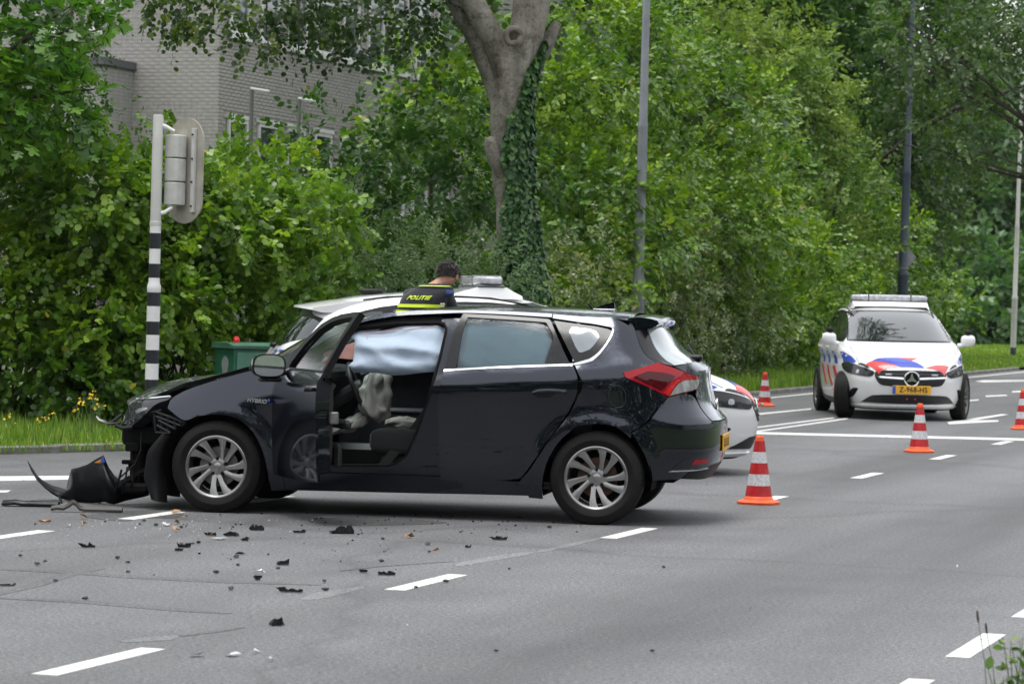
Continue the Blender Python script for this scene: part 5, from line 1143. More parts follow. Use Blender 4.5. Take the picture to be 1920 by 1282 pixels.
def bwindow(T, u0, u1, z0, z1):
    mb = MB(); t = .07
    mb.box((u0, -.10, z0), (u1, -.015, z1), T=T)
    wfr = MB(); wfr.box((u0, -.05, z0), (u0+t, .03, z1), T=T); wfr.box((u1-t, -.05, z0), (u1, .03, z1), T=T); wfr.box((u0+t, -.05, z1-t), (u1-t, .028, z1), T=T); wfr.box((u0+t, -.05, z0), (u1-t, .028, z0+t), T=T); wfr.box((u0+t, -.04, z0+(z1-z0)*.62), (u1-t, .02, z0+(z1-z0)*.62+.05), T=T)
    f = wfr.build('window', M_WFR, BLD, smooth=False); g = mb.build('pane', M_WGL, f, smooth=False)
    s = MB(); s.box((u0-.06, -.02, z0-.10), (u1+.06, .09, z0-.005), T=T); s.build('sill', M_WFR, f, smooth=False); s = MB(); s.box((u0-.05, -.02, z1+.005), (u1+.05, .05, z1+.085), T=T); s.build('lintel', M_WFR, f, smooth=False)
for w in winR: bwindow(TR, *w)
for w in winL: bwindow(TLw, *w)
mb = MB(); mb.box((1.78, -.05, 0), (7.0, 1.3, 5.72), T=TLw); ax = mb.build('annex', M_MORT, BLD, smooth=False)
mb = MB(); mb.box((1.70, -.08, 5.72), (7.1, 1.4, 5.86), T=TLw); mb.build('annex_roof', plain('zinc_edge', (.10, .10, .11), .5), ax, smooth=False)
mb = MB()
for r in range(45):
    for k in range(24):
        u = 1.78+k*.226-(.113 if r % 2 else 0); a, b = max(u, 1.78), min(u+.215, 7.0); z = 2.6+r*.0685
        if b > a: mb.box((a, 1.25, z), (b, 1.312, z+.0575), T=TLw)
    for k in range(6):
        u = -.05+k*.226; z = 2.6+r*.0685; mb.box((1.772, max(0, u), z), (1.80, min(u+.215, 1.3), z+.0575), T=TLw)
o = mb.build('brickwork', plain('annex_brick', (.36, .35, .34), .85, var=.12, scale=10), ax, smooth=False); o['kind'] = 'stuff'
# ================================================================== police officer, seen from behind with bowed head
M_SKIN = plain('skin', (0.50, 0.25, 0.175), 0.5, var=0.10, scale=20); M_UNI = fabric('uniform_dark', (0.010, 0.012, 0.018), wr=0.3, var=0.25); M_HAIR = plain('hair_dark_grey', (0.035, 0.030, 0.027), 0.42, var=0.7, scale=90, bmp=0.8, bscale=120)
M_HIVIS = plain('hi_vis_yellow', (0.62, 0.80, 0.03), 0.5, var=0.06); M_ROYAL = plain('vest_blue', (0.01, 0.04, 0.16), 0.6)
OF = thing('person', 'person in dark uniform vest with yellow stripes, back turned and head bowed', 'person', (-.80, 24.8, .0))
FA = rad(28); FWD = Vector((math.sin(FA), math.cos(FA), 0)); LAT = Vector((math.cos(FA), -math.sin(FA), 0))
def B(l, f, z): return LAT*l+FWD*f+Vector((0, 0, z))
spine = [B(0, 0, .99), B(-.01, .03, 1.18), B(.01, .05, 1.36), B(.06, .075, 1.50), B(.14, .10, 1.615)]
verts = []; rads = []; edges = []
def jv(p, r, link_=None):
    verts.append(tuple(p)); rads.append(r); i = len(verts)-1
    if link_ is not None: edges.append((link_, i))
    return i
i0 = jv(spine[0], (.155, .115)); i1 = jv(spine[1], (.15, .11), i0); i2 = jv(spine[2], (.165, .12), i1); i3 = jv(spine[3], (.16, .105), i2); i4 = jv(spine[4], (.062, .060), i3); hn = jv(B(.190, .14, 1.635), (.056, .056), i4)
h1 = jv(B(.20, .155, 1.66), (.076, .082), hn); h2 = jv(B(.205, .175, 1.70), (.078, .09), h1); h3 = jv(B(.205, .165, 1.745), (.05, .06), h2)
for sd in (-1, 1):
    hip = jv(B(sd*.10, 0, .90), (.095, .10), i0); kn = jv(B(sd*.11, .02, .50), (.062, .065), hip); an = jv(B(sd*.12, -.01, .10), (.045, .048), kn); ft = jv(B(sd*.13, .10, .045), (.042, .035), an); jv(B(sd*.135, .19, .03), (.035, .022), ft)
    sh = jv(spine[3]+LAT*(sd*.19)+Vector((0, 0, .035)), (.062, .062), i3); el = jv(spine[3]+LAT*(sd*.25)+FWD*.12+Vector((0, 0, -.22)), (.045, .045), sh); wr = jv(spine[3]+LAT*(sd*.14)+FWD*.34+Vector((0, 0, -.25)), (.03, .028), el); pm = jv(spine[3]+LAT*(sd*.115)+FWD*.40+Vector((0, 0, -.25)), (.036, .018), wr)
    for k in range(4):
        a = jv(Vector(verts[pm])+LAT*(.018*(k-1.5))+FWD*.045, (.009, .009), pm); b = jv(Vector(verts[a])+FWD*(.034-.004*abs(k-1.3))+Vector((0, 0, -.008)), (.008, .008), a); jv(Vector(verts[b])+FWD*.020+Vector((0, 0, -.020)), (.007, .007), b)
    a = jv(Vector(verts[wr])+LAT*(-sd*.034)+FWD*.03, (.011, .011), wr); jv(Vector(verts[a])+LAT*(-sd*.012)+FWD*.035, (.009, .009), a)
me = bpy.data.meshes.new('body'); me.from_pydata(verts, edges, []); bo = link('body', me)
sk = bo.modifiers.new('skin', 'SKIN'); sk.use_smooth_shade = True; sk.branch_smoothing = .6
for v, r in zip(bo.data.skin_vertices[0].data, rads): v.radius = r
bo.data.skin_vertices[0].data[0].use_root = True
sb = bo.modifiers.new('sub', 'SUBSURF'); sb.levels = 2; sb.render_levels = 2
bpy.context.view_layer.update()
me2 = bpy.data.meshes.new_from_object(bo.evaluated_get(bpy.context.evaluated_depsgraph_get())); bpy.data.objects.remove(bo)
bo = link('body', me2, OF); me2.materials.clear(); me2.materials.append(M_UNI); me2.materials.append(M_SKIN); me2.materials.append(M_BLKP)
wrs = [spine[3]+LAT*(sd*.14)+FWD*.33+Vector((0, 0, -.25)) for sd in (-1, 1)]
for p in me2.polygons:
    c = p.center; p.use_smooth = True
    hand = any((c-w).dot(FWD) > 0 and (c-w).length < .25 for w in wrs)
    p.material_index = 1 if (c.z > 1.61 or hand) else (2 if c.z < .12 else 0)
# ears and nose
HC = B(.205, .168, 1.69)
for sd in (-1, 1):
    mb = MB(); cushion(mb, (-.012, -.018, -.032), (.012, .018, .032), Matrix.Translation(HC+LAT*(sd*.080)+Vector((0, 0, -.015))) @ Matrix.Rotation(-FA, 4, 'Z'), p=2, n=8, m=10); mb.build('ear', M_SKIN, OF)
mb = MB(); cushion(mb, (-.012, -.02, -.022), (.012, .022, .022), Matrix.Translation(HC+FWD*.095+Vector((0, 0, -.03))) @ Matrix.Rotation(-FA, 4, 'Z'), p=2, n=8, m=10); mb.build('nose', M_SKIN, OF)
mb = MB(); rows = []; Rh = Matrix.Rotation(-FA, 4, 'Z') @ Matrix.Rotation(rad(-14), 4, 'X')
for i in range(22):
    ph = -PI/2*.32+(PI/2+PI/2*.32)*i/21; row = []
    for j in range(44):
        th = 2*PI*j/44; d = Vector((math.cos(ph)*math.cos(th), math.cos(ph)*math.sin(th), math.sin(ph)))
        if d.y > .35 and d.z < .45: d = d*.93
        k_ = 1+.045*noise.noise(d*9)+.06*noise.noise(Vector((d.x*22, d.y*9, d.z*14)))
        row.append((d.x*.088*k_, d.y*.106*k_, .02+d.z*.100*k_))
    rows.append(row)
mb.grid(rows, closed=True, T=Matrix.Translation(HC+Vector((0, 0, .002))) @ Rh)
for k in range(420):
    d = Vector((random.gauss(0, 1), random.gauss(-.3, 1), abs(random.gauss(.2, .8))-.15)); d.normalize()
    p = Vector((d.x*.088, d.y*.106, .02+d.z*.100)); t = (Vector((d.x*.3+random.gauss(0, .3), -.6, -.5))+d*.5).normalized()
    mb.tube([p, p+t*.012+d*.004, p+t*.026], [.0032, .0028, .0006], 4, cap=False, T=Matrix.Translation(HC+Vector((0, 0, .002))) @ Rh)
mb.build('hair', M_HAIR, OF, angle=80)
# vest
SP = [Vector(s) for s in spine]
def vest_pt(t, th, off=0.0):
    f = t*(len(SP)-1); i = min(int(f), len(SP)-2); c = SP[i].lerp(SP[i+1], f-i)
    a = float(np.interp(t, [0, .25, .5, .72, .84, .93, 1], [.185, .185, .205, .215, .20, .15, .085]))+off; b = float(np.interp(t, [0, .25, .5, .75, .9, 1], [.145, .14, .15, .145, .115, .085]))+off
    cs, sn = math.cos(th), math.sin(th); k_ = (abs(cs)**2.6+abs(sn)**2.6)**(-1/2.6)
    return c+LAT*(a*cs*k_)+FWD*(b*sn*k_)
def vest_band(mb, t0, t1, off, th0=0, th1=2*PI, n=40, m=8):
    rows = [[tuple(vest_pt(t0+(t1-t0)*i/m, th0+(th1-th0)*j/n, off)) for j in range(n+1)] for i in range(m+1)]; mb.grid(rows)
mb = MB(); vest_band(mb, 0, .955, .004, m=20); vst = mb.build('vest', M_UNI, OF)
for t0, t1 in ((.60, .648), (.505, .555), (.20, .27)):
    mb = MB(); vest_band(mb, t0, t1, .008, PI*1.02, PI*1.93, m=2); mb.build('reflective_band', M_HIVIS, vst)
mb = MB(); vest_band(mb, .985, 1.0, .012, m=1); vest_band(mb, .93, .985, .012, m=2); mb.build('collar', M_UNI, vst)
mb = MB(); vest_band(mb, .955, .968, .017, PI*1.0, PI*2.0, m=1); mb.build('collar_piping', M_HIVIS, vst)
mb = MB(); vest_band(mb, .80, .90, .012, PI*1.82, PI*2.05, m=3, n=10); mb.build('shoulder_patch', M_ROYAL, vst)
vs, fs = text_mesh('POLITIE', .054, 0, .002, shear=.18, space=1.08); mb = MB()
mb.add([tuple(vest_pt(.745+v[1]/.62, PI*1.50+v[0]/.205, .009)) for v in vs], fs); mb.build('lettering', M_HIVIS, vst, smooth=False)
for k in range(6):
    mb = MB(); c = vest_pt(.66-.035*(k//3), PI*(1.83+.028*(k % 3)), .010); cushion(mb, (-.007, -.007, -.007), (.007, .007, .007), Matrix.Translation(c), p=2, n=6, m=8); mb.build('white_dot', M_WHT, vst)
# ================================================================== vegetation
def leaf_material(name, stops, trans=0.36, rough=0.36, spec=0.5):
    m = bpy.data.materials.new(name); m.use_nodes = True; nt = m.node_tree; b = nt.nodes['Principled BSDF']; out = nt.nodes['Material Output']
    at = nt.nodes.new('ShaderNodeAttribute'); at.attribute_name = 'tone'
    r = ramp(nt, at.outputs['Fac'], [(p, tuple(c*1.13 for c in col)) for p, col in stops]); nt.links.new(r.outputs[0], b.inputs['Base Color']); setp(b, rough=rough, spec=spec)
    t = nt.nodes.new('ShaderNodeBsdfTranslucent'); tcol = mixc(nt, 1.0, r.outputs[0], (1.5, 1.6, 0.7), 'MULTIPLY'); nt.links.new(tcol, t.inputs[0])
    mx = nt.nodes.new('ShaderNodeMixShader'); mx.inputs[0].default_value = trans; nt.links.new(b.outputs[0], mx.inputs[1]); nt.links.new(t.outputs[0], mx.inputs[2]); nt.links.new(mx.outputs[0], out.inputs[0])
    MATS[name] = m; return m
LM_HAZEL = leaf_material('leaf_hazel', [(0, (.030, .074, .011)), (.35, (.072, .150, .016)), (.7, (.145, .25, .024)), (.93, (.25, .36, .035)), (1, (.40, .36, .05))])
LM_HORN = leaf_material('leaf_hornbeam', [(0, (.022, .060, .009)), (.4, (.070, .15, .013)), (.75, (.165, .275, .018)), (.96, (.30, .40, .035)), (1, (.30, .22, .05))], .28)
LM_LIGHT = leaf_material('leaf_light_tree', [(0, (.045, .095, .022)), (.4, (.11, .18, .038)), (.8, (.21, .29, .060)), (1, (.30, .36, .08))], .3, .5, .3)
LM_DARK = leaf_material('leaf_dark', [(0, (.014, .042, .009)), (.5, (.034, .088, .015)), (.9, (.070, .145, .022)), (1, (.13, .20, .03))], .32, .48, .3)
LM_BEECH = leaf_material('leaf_beech', [(0, (.012, .032, .009)), (.5, (.026, .058, .012)), (.85, (.07, .12, .016)), (1, (.20, .24, .02))], .42)
LM_GREY = leaf_material('leaf_grey_willow', [(0, (.045, .085, .036)), (.5, (.09, .145, .065)), (1, (.19, .26, .13))], .25, .5, .25)
LM_DOG = leaf_material('leaf_pale_shrub', [(0, (.045, .075, .028)), (.5, (.11, .15, .06)), (.85, (.22, .255, .13)), (1, (.40, .39, .26))], .3)
LM_PLANE = leaf_material('leaf_plane', [(0, (.03, .085, .014)), (.5, (.07, .17, .022)), (1, (.16, .30, .035))], .42)
LM_OAK = leaf_material('leaf_oak', [(0, (.018, .046, .012)), (.5, (.044, .092, .020)), (.9, (.085, .145, .028)), (1, (.14, .19, .04))], .38)
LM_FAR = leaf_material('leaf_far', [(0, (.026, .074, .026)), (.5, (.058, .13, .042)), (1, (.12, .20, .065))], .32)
LM_IVY = leaf_material('leaf_ivy', [(0, (.010, .040, .010)), (.5, (.024, .080, .018)), (.9, (.055, .135, .026)), (1, (.12, .21, .04))], .15, .36, .4)
LM_GRASS = leaf_material('grass_blade', [(0, (.075, .14, .018)), (.5, (.15, .26, .028)), (.85, (.24, .34, .05)), (1, (.46, .42, .17))], .4, .55)
def bark_material():
    m, nt, b = node_mat('bark_beech'); setp(b, rough=.8, spec=.25)
    tc = nt.nodes.new('ShaderNodeTexCoord'); mp = nt.nodes.new('ShaderNodeMapping'); mp.inputs['Scale'].default_value = (1.2, 1.2, .35); nt.links.new(tc.outputs['Object'], mp.inputs[0])
    st = nt.nodes.new('ShaderNodeTexNoise'); st.inputs['Scale'].default_value = 3.2; st.inputs['Detail'].default_value = 6; st.inputs['Roughness'].default_value = .65; nt.links.new(mp.outputs[0], st.inputs['Vector'])
    mp2 = nt.nodes.new('ShaderNodeMapping'); mp2.inputs['Scale'].default_value = (1.6, 1.6, 3.2); nt.links.new(tc.outputs['Object'], mp2.inputs[0])
    wr = nt.nodes.new('ShaderNodeTexNoise'); wr.inputs['Scale'].default_value = 2.6; wr.inputs['Detail'].default_value = 5; wr.inputs['Roughness'].default_value = .7; nt.links.new(mp2.outputs[0], wr.inputs['Vector'])
    sp = tex_noise(nt, 26, 3, .6)
    c = ramp(nt, st.outputs['Fac'], [(.30, (.050, .042, .032)), (.42, (.13, .118, .098)), (.55, (.25, .232, .20)), (.70, (.33, .31, .275))]).outputs[0]
    c = mixc(nt, 1.0, c, ramp(nt, wr.outputs['Fac'], [(.34, (.62, .60, .56)), (.48, (1, 1, 1)), (.7, (1.1, 1.1, 1.08))]).outputs[0], 'MULTIPLY')
    c = mixc(nt, 1.0, c, ramp(nt, sp.outputs['Fac'], [(.33, (.6, .62, .55)), (.5, (1, 1, 1))]).outputs[0], 'MULTIPLY')
    nt.links.new(c, b.inputs['Base Color']); bump(nt, b, sp.outputs['Fac'], .5, .02); return m
M_BARK = bark_material(); _unused = plain('bark_old', (0.20, 0.185, 0.16), 0.8, var=0.42, scale=2.6, bmp=0.5, bscale=22); M_BARKD = plain('bark_dark', (0.055, 0.045, 0.035), 0.9, var=0.4, scale=8, bmp=0.6)
def norm(v): return v/np.maximum(np.linalg.norm(v, axis=-1, keepdims=True), 1e-9)
LEAFS = {'oval': [(0, 0, 0), (.30, .28, .03), (.68, .26, .02), (1, 0, -.06), (.68, -.26, .02), (.30, -.28, .03)],
         'round': [(0, 0, 0), (.22, .40, .04), (.66, .40, .02), (1, 0, -.08), (.66, -.40, .02), (.22, -.40, .04)],
         'narrow': [(0, 0, 0), (.3, .11, .02), (.7, .10, 0), (1, 0, -.06), (.7, -.10, 0), (.3, -.11, .02)]}
MAPLE = [(0, 0), (.05, .22), (.16, .50), (.28, .30), (.42, .22), (.52, .56), (.66, .42), (.62, .16), (.82, .18), (1, 0)]
def leaf_mesh(name, base, d, nrm, size, tone, shape, mat, parent):
    """one mesh from many leaves: base points, directions, normals, sizes, tones"""
    d = norm(d); s = norm(np.cross(nrm, d)); n = np.cross(d, s)
    if shape == 'maple':
        T = [(x, y, .05*y) for x, y in MAPLE]+[(x, -y, .05*y) for x, y in MAPLE[-2:0:-1]]; k = len(T)
        quads = [(0, i, i+1) for i in range(1, k-1)]
    else:
        T = LEAFS[shape]; k = 6; quads = [(0, 1, 2, 3), (0, 3, 4, 5)]
    T = np.array(T); N = len(base)
    V = base[:, None, :]+size[:, None, None]*(T[None, :, 0, None]*d[:, None]+T[None, :, 1, None]*s[:, None]+T[None, :, 2, None]*n[:, None])
    me = bpy.data.meshes.new(name); nv = N*k; me.vertices.add(nv); me.vertices.foreach_set('co', V.reshape(-1).astype(np.float32))
    q = np.array([i for f in quads for i in f]); L_ = len(q); loops = (np.arange(N)[:, None]*k+q[None]).reshape(-1)
    me.loops.add(N*L_); me.loops.foreach_set('vertex_index', loops.astype(np.int32))
    fl = [len(f) for f in quads]; nf = N*len(quads); tot = np.tile(fl, N); st = np.concatenate([[0], np.cumsum(tot)[:-1]])
    me.polygons.add(nf); me.polygons.foreach_set('loop_start', st.astype(np.int32)); me.polygons.foreach_set('loop_total', tot.astype(np.int32))
    at = me.attributes.new('tone', 'FLOAT', 'POINT'); at.data.foreach_set('value', np.repeat(np.clip(tone, 0, 1), k).astype(np.float32))
    me.materials.append(mat); me.update(); me.validate()
    return link(name, me, parent)
def sprays(P, out, L, nl, leaf, droop=.25, flat=.75, r=rng):
    """twigs at points P growing towards out; nl leaves each, set left and right in a fairly level plane"""
    N = len(P); t = norm(out+r.normal(0, .45, (N, 3))-np.array([0, 0, droop])*r.random((N, 1)))
    up = norm(np.array([0, 0, 1.0])*flat+out*.75+r.normal(0, .38, (N, 3))); side = norm(np.cross(up, t)); pn = np.cross(t, side)
    ln = L*r.uniform(.6, 1.3, N); u = np.linspace(.12, 1, nl)
    base = P[:, None]+t[:, None]*(ln[:, None]*u)[..., None]-np.array([0, 0, 1.0])*(droop*.35*ln[:, None]*u**2)[..., None]
    sg = np.where(np.arange(nl) % 2 == 0, 1.0, -1.0)[None, :, None]
    d = t[:, None]*.55+side[:, None]*sg*.8+r.normal(0, .22, (N, nl, 3)); d[:, -1] = t+r.normal(0, .2, (N, 3))
    d[..., 2] -= .18
    nr = pn[:, None]+r.normal(0, .38, (N, nl, 3))
    size = leaf*r.uniform(.62, 1.2, (N, nl)); ct = r.random(N)
    tone = .45*ct[:, None]+.55*r.random((N, nl))
    lf = np.array([noise.noise(Vector((p[0]*.9, p[1]*.9, p[2]*1.3)))+.6*noise.noise(Vector((p[0]*2.4+5, p[1]*2.4, p[2]*2.4))) for p in P]); tone = np.clip(tone*.78+.10+.46*lf[:, None], 0, .93)
    ye = r.random((N, nl)) < .004; tone = np.where(ye, 1.0, tone)
    return base.reshape(-1, 3), d.reshape(-1, 3), nr.reshape(-1, 3), size.reshape(-1), tone.reshape(-1)
def shell(ells, dens, r=rng, lump=.20, inner=.35, back=.55, zmin=.0, front_only=None):
    """points on the outside of a heap of ellipsoids (centre, radii): dens twigs per square metre"""
    PS, OS = [], []
    for ei, (c, q) in enumerate(ells):
        c, q = np.array(c, float), np.array(q, float); area = 4*PI*(((q[0]*q[1])**1.6+(q[0]*q[2])**1.6+(q[1]*q[2])**1.6)/3)**(1/1.6)
        n = int(area*dens); d = norm(r.normal(0, 1, (n, 3)))
        lum = np.array([noise.noise(Vector((v[0]*2.2+ei*7.3, v[1]*2.2, v[2]*2.2)))+.5*noise.noise(Vector((v[0]*5+ei, v[1]*5, v[2]*5+9))) for v in d])
        rad_ = (1+lump*lum)*(1-inner*r.random(n)**1.6)
        p = c+d*q*rad_[:, None]; o = norm(d/q)
        keep = p[:, 2] > zmin
        toward = -(p[:, 1]-c[1])/np.maximum(q[1], .1)
        keep &= (toward > -.15) | (r.random(n) < back)
        for ej, (c2, q2) in enumerate(ells):
            if ej != ei: keep &= (((p-np.array(c2))/np.array(q2))**2).sum(1) > .45
        PS.append(p[keep]); OS.append(o[keep])
    return np.vstack(PS), np.vstack(OS)
def puffs(ells, per, lo, hi, r=rng):
    """break a smooth heap into many leaf clumps set over its surface"""
    out = [(c, tuple(v*.74 for v in q)) for c, q in ells]
    for c, q in ells:
        area = 4*PI*(((q[0]*q[1])**1.6+(q[0]*q[2])**1.6+(q[1]*q[2])**1.6)/3)**(1/1.6); n = int(area*per)
        for _ in range(n):
            d = norm(r.normal(0, 1, 3))
            if d[1] > .35 and r.random() < .6: continue
            m = (q[0]*q[1]*q[2])**(1/3); rr = m*r.uniform(lo, hi); k = r.uniform(.72, 1.0); out.append(((c[0]+d[0]*q[0]*k, c[1]+d[1]*q[1]*k, c[2]+d[2]*q[2]*k), (rr*1.2, rr*1.1, rr*.62)))
    return out
def stems(mb, base, tops, r0, n=6):
    for tp_ in tops:
        b = Vector(base); t = Vector(tp_); pts = []
        for i in range(n+1):
            u = i/n; p = b.lerp(t, u); w = math.sin(PI*u)*(t-b).length*.06; pts.append(p+Vector((noise.noise(t*3+Vector((u*3, 0, 0))), noise.noise(t*5+Vector((0, u*3, 0))), .3*u))*w*2)
        mb.tube(pts, [r0*(1-.8*i/n) for i in range(n+1)], 6)
TRI = [0]
def bush(name, label, cat, ells, dens, L, nl, leaf, mat, shape='oval', group=None, droop=.25, flat=.75, lump=.2, inner=.35, back=.5, stem=.02, trunk=None, zmin=.05, shoots=0, foot=None, puff=(.62, .30, .50)):
    c = np.mean([e[0] for e in ells], 0) if foot is None else foot; base = (float(c[0]), float(c[1]), .04)
    if puff: ells = puffs(ells, *puff)
    root = thing(name, label, cat, base, 0, group)
    P, O = shell(ells, dens, lump=lump, inner=inner, back=back, zmin=zmin)
    if shoots:      # upright young shoots breaking the outline
        e = ells[int(np.argmax([q[0][2]+q[1][2] for q in ells]))]
        for _ in range(shoots):
            e = ells[rng.integers(len(ells))]; a = rng.uniform(0, 2*PI); rr = math.sqrt(rng.random())*.8; x, y = e[0][0]+e[1][0]*rr*math.cos(a), e[0][1]+e[1][1]*rr*math.sin(a); z = e[0][2]+e[1][2]*math.sqrt(1-rr*rr)
            k = rng.integers(3, 6); hh = rng.uniform(.25, .8)
            P = np.vstack([P, np.column_stack([x+rng.normal(0, .03, k), y+rng.normal(0, .03, k), z-.1+np.linspace(0, hh, k)])]); O = np.vstack([O, np.tile([rng.normal(0, .4), rng.normal(0, .4), .9], (k, 1))])
    b, d, n, s, t = sprays(P-np.array(base), O, L, nl, leaf, droop, flat)
    leaf_mesh('crown', b, d, n, s, t, shape, mat, root); TRI[0] += len(b)*4
    mb = MB(); k = min(len(P), 14); pick = rng.choice(len(P), k, replace=False)
    if trunk is None: stems(mb, (0, 0, 0), [tuple((P[i]-np.array(base))*.7) for i in pick], stem)
    else:
        h, r0 = trunk; pts = [(0.05*math.sin(3*i/8), .04*math.cos(2*i/8), h*i/8) for i in range(9)]; mb.tube(pts, [r0*(1-.45*i/8) for i in range(9)], 10)
        stems(mb, pts[-2], [tuple(P[i]-np.array(base)) for i in pick], min(r0*.45, .06))
    mb.build('trunk' if trunk else 'stems', M_BARKD, root)
    return root
def E(px, py, Y, rx, ry, rz):
    """an ellipsoid centred on a sight line at depth Y, radii in metres"""
    p = at_depth(px, py, Y); return ((p.x, p.y, p.z), (rx, ry, rz))
# ---- hazel bushes along the grass strip on the left
hz = [('leafy hazel bush at the far left edge beyond the yellow flowers', [E(-20, 560, 31.4, 1.0, .95, 1.3), E(20, 420, 31.6, .8, .9, .95), E(60, 680, 30.9, .75, .7, .65)]),
      ('tall hazel bush left of the striped signal pole', [E(150, 560, 31.3, .85, .9, 1.4), E(180, 400, 31.6, .75, .8, .85), E(215, 700, 31.0, .6, .7, .6), E(110, 330, 31.9, .65, .7, .6)]),
      ('hazel bush directly behind the striped signal pole', [E(330, 560, 31.8, .85, .85, 1.35), E(300, 390, 32.0, .7, .7, .75), E(400, 430, 32.0, .7, .7, .65), E(310, 660, 31.4, .6, .6, .75)]),
      ('bright hazel bush overhanging the green cabinet', [E(490, 480, 32.3, .85, .85, .95), E(560, 540, 32.0, .55, .7, .75), E(430, 580, 32.2, .7, .6, .8), E(520, 640, 32.4, .7, .6, .9), E(440, 345, 33, .75, .6, .42), E(540, 330, 33.4, .5, .5, .35)])]
for i, (lb, el) in enumerate(hz): bush('hazel_bush', lb, 'bush', el, 54, .28, 9, .078, LM_HAZEL, 'round', 'hazel bushes along the grass strip', lump=.3, shoots=7 if i < 3 else 4, back=.4)
# ---- dark shrub mass behind and the grey willow shrubs
bush('dark_hornbeam', 'dark hornbeam thicket left of the ivy covered trunk', 'bush', [E(680, 430, 39, .9, 1.2, .95), E(770, 390, 38.5, 1.2, 1.1, 1.5), E(860, 420, 38.2, .95, 1.0, 1.3), E(690, 500, 38, 1.2, 1.0, 1.3), E(830, 300, 39, .8, .9, .9), E(610, 450, 39, .55, .8, .7)], 18, .38, 8, .108, LM_DARK, 'oval', lump=.26, back=.3, flat=1.1)
bush('young_maple', 'slender light green young tree in front of the building windows', 'tree', [E(790, 220, 41, .65, .8, .8), E(775, 130, 41.5, .5, .7, .6), E(850, 160, 41.5, .7, .8, .9), E(830, 80, 41.5, .6, .8, .7), E(880, 250, 41, .5, .7, .9), E(720, 250, 41, .3, .5, .35)], 18, .36, 7, .10, LM_HORN, 'round', lump=.35, inner=.6, back=.4, trunk=(3.6, .05))
for lb, el in (('grey green willow shrub left of the officer', [E(660, 520, 34.5, .55, .5, .55), E(620, 470, 34.8, .4, .4, .4), E(720, 560, 34.3, .6, .5, .5)]), ('grey green willow shrub right behind the officer and roof lights', [E(840, 540, 34.3, .6, .5, .5), E(920, 560, 34.0, .6, .5, .55), E(790, 500, 34.6, .4, .4, .4)])):
    bush('willow_shrub', lb, 'shrub', el, 54, .30, 12, .075, LM_GREY, 'narrow', 'grey willow shrubs behind the cars', droop=-.5, lump=.35, inner=.5, shoots=10)
# ---- hedge of bushes following the road away to the right
def farther(el, k): return [((c[0]*k, c[1]*k, CAM_H+(c[2]-CAM_H)*k), tuple(v*k for v in q)) for c, q in el]
gh = [('hornbeam bush right of the ivy covered trunk', [E(1080, 330, 42.5, 1.3, 1.2, 1.9), E(1060, 180, 43.5, 1.1, 1.1, 1.0), E(1110, 480, 41.5, 1.1, 1, 1.3)], LM_HORN, 'oval'),
      ('tall hornbeam bush left of the grey lamp post', [E(1150, 230, 46, 1.4, 1.3, 2.0), E(1130, 120, 47, 1.2, 1.2, 1.1), E(1190, 400, 45.5, 1.0, 1.1, 1.5)], LM_HORN, 'oval'),
      ('bright hornbeam bush right of the grey lamp post', [E(1270, 330, 49.5, 1.5, 1.3, 1.9), E(1250, 190, 50.5, 1.2, 1.2, 1.1), E(1320, 470, 48.8, 1.2, 1.2, 1.6), E(1330, 280, 51, .9, 1, 1.0)], LM_HORN, 'oval'),
      ('hornbeam bush sloping down to the farthest cone', [E(1400, 430, 53.5, 1.3, 1.3, 1.4), E(1370, 330, 54.5, 1.1, 1.2, 1.0), E(1440, 570, 52.8, 1.2, 1.2, 1.3), E(1460, 440, 56, .8, 1, .9)], LM_HORN, 'oval'),
      ('lower hornbeam bush left of the facing police car', [E(1500, 560, 58, 1.3, 1.3, 1.25), E(1530, 620, 57.5, 1.0, 1.1, .8), E(1480, 640, 56.5, 1.0, 1.0, .7)], LM_HORN, 'oval')]
for lb, el, mt, shp in gh: bush('hornbeam_bush', lb, 'bush', farther(el, 1.13), 19, .40, 9, .115, mt, shp, 'hornbeam bushes along the road', lump=.3, back=.3, shoots=6, flat=1.5, droop=.12)
for lb, el in (('pale leaved shrub behind the hatchback roof', [E(1090, 560, 39.5, .9, .7, .75), E(1020, 540, 39.5, .7, .7, .8)]), ('pale leaved shrub behind the hatchback spoiler', [E(1225, 430, 44.5, .6, .6, 1.1), E(1235, 540, 44.3, .8, .7, .9), E(1250, 630, 44, .9, .7, .7)]), ('pale flowering shrub above the white police car headlight', [E(1320, 510, 47.5, .6, .7, .9), E(1340, 590, 47.5, .9, .8, .8), E(1300, 650, 47, .8, .7, .6), E(1400, 640, 48, .7, .7, .55)])):
    bush('pale_shrub', lb, 'shrub', farther(el, 1.14), 30, .26, 8, .062, LM_DOG, 'oval', 'pale shrubs below the hornbeams', lump=.35, shoots=8)
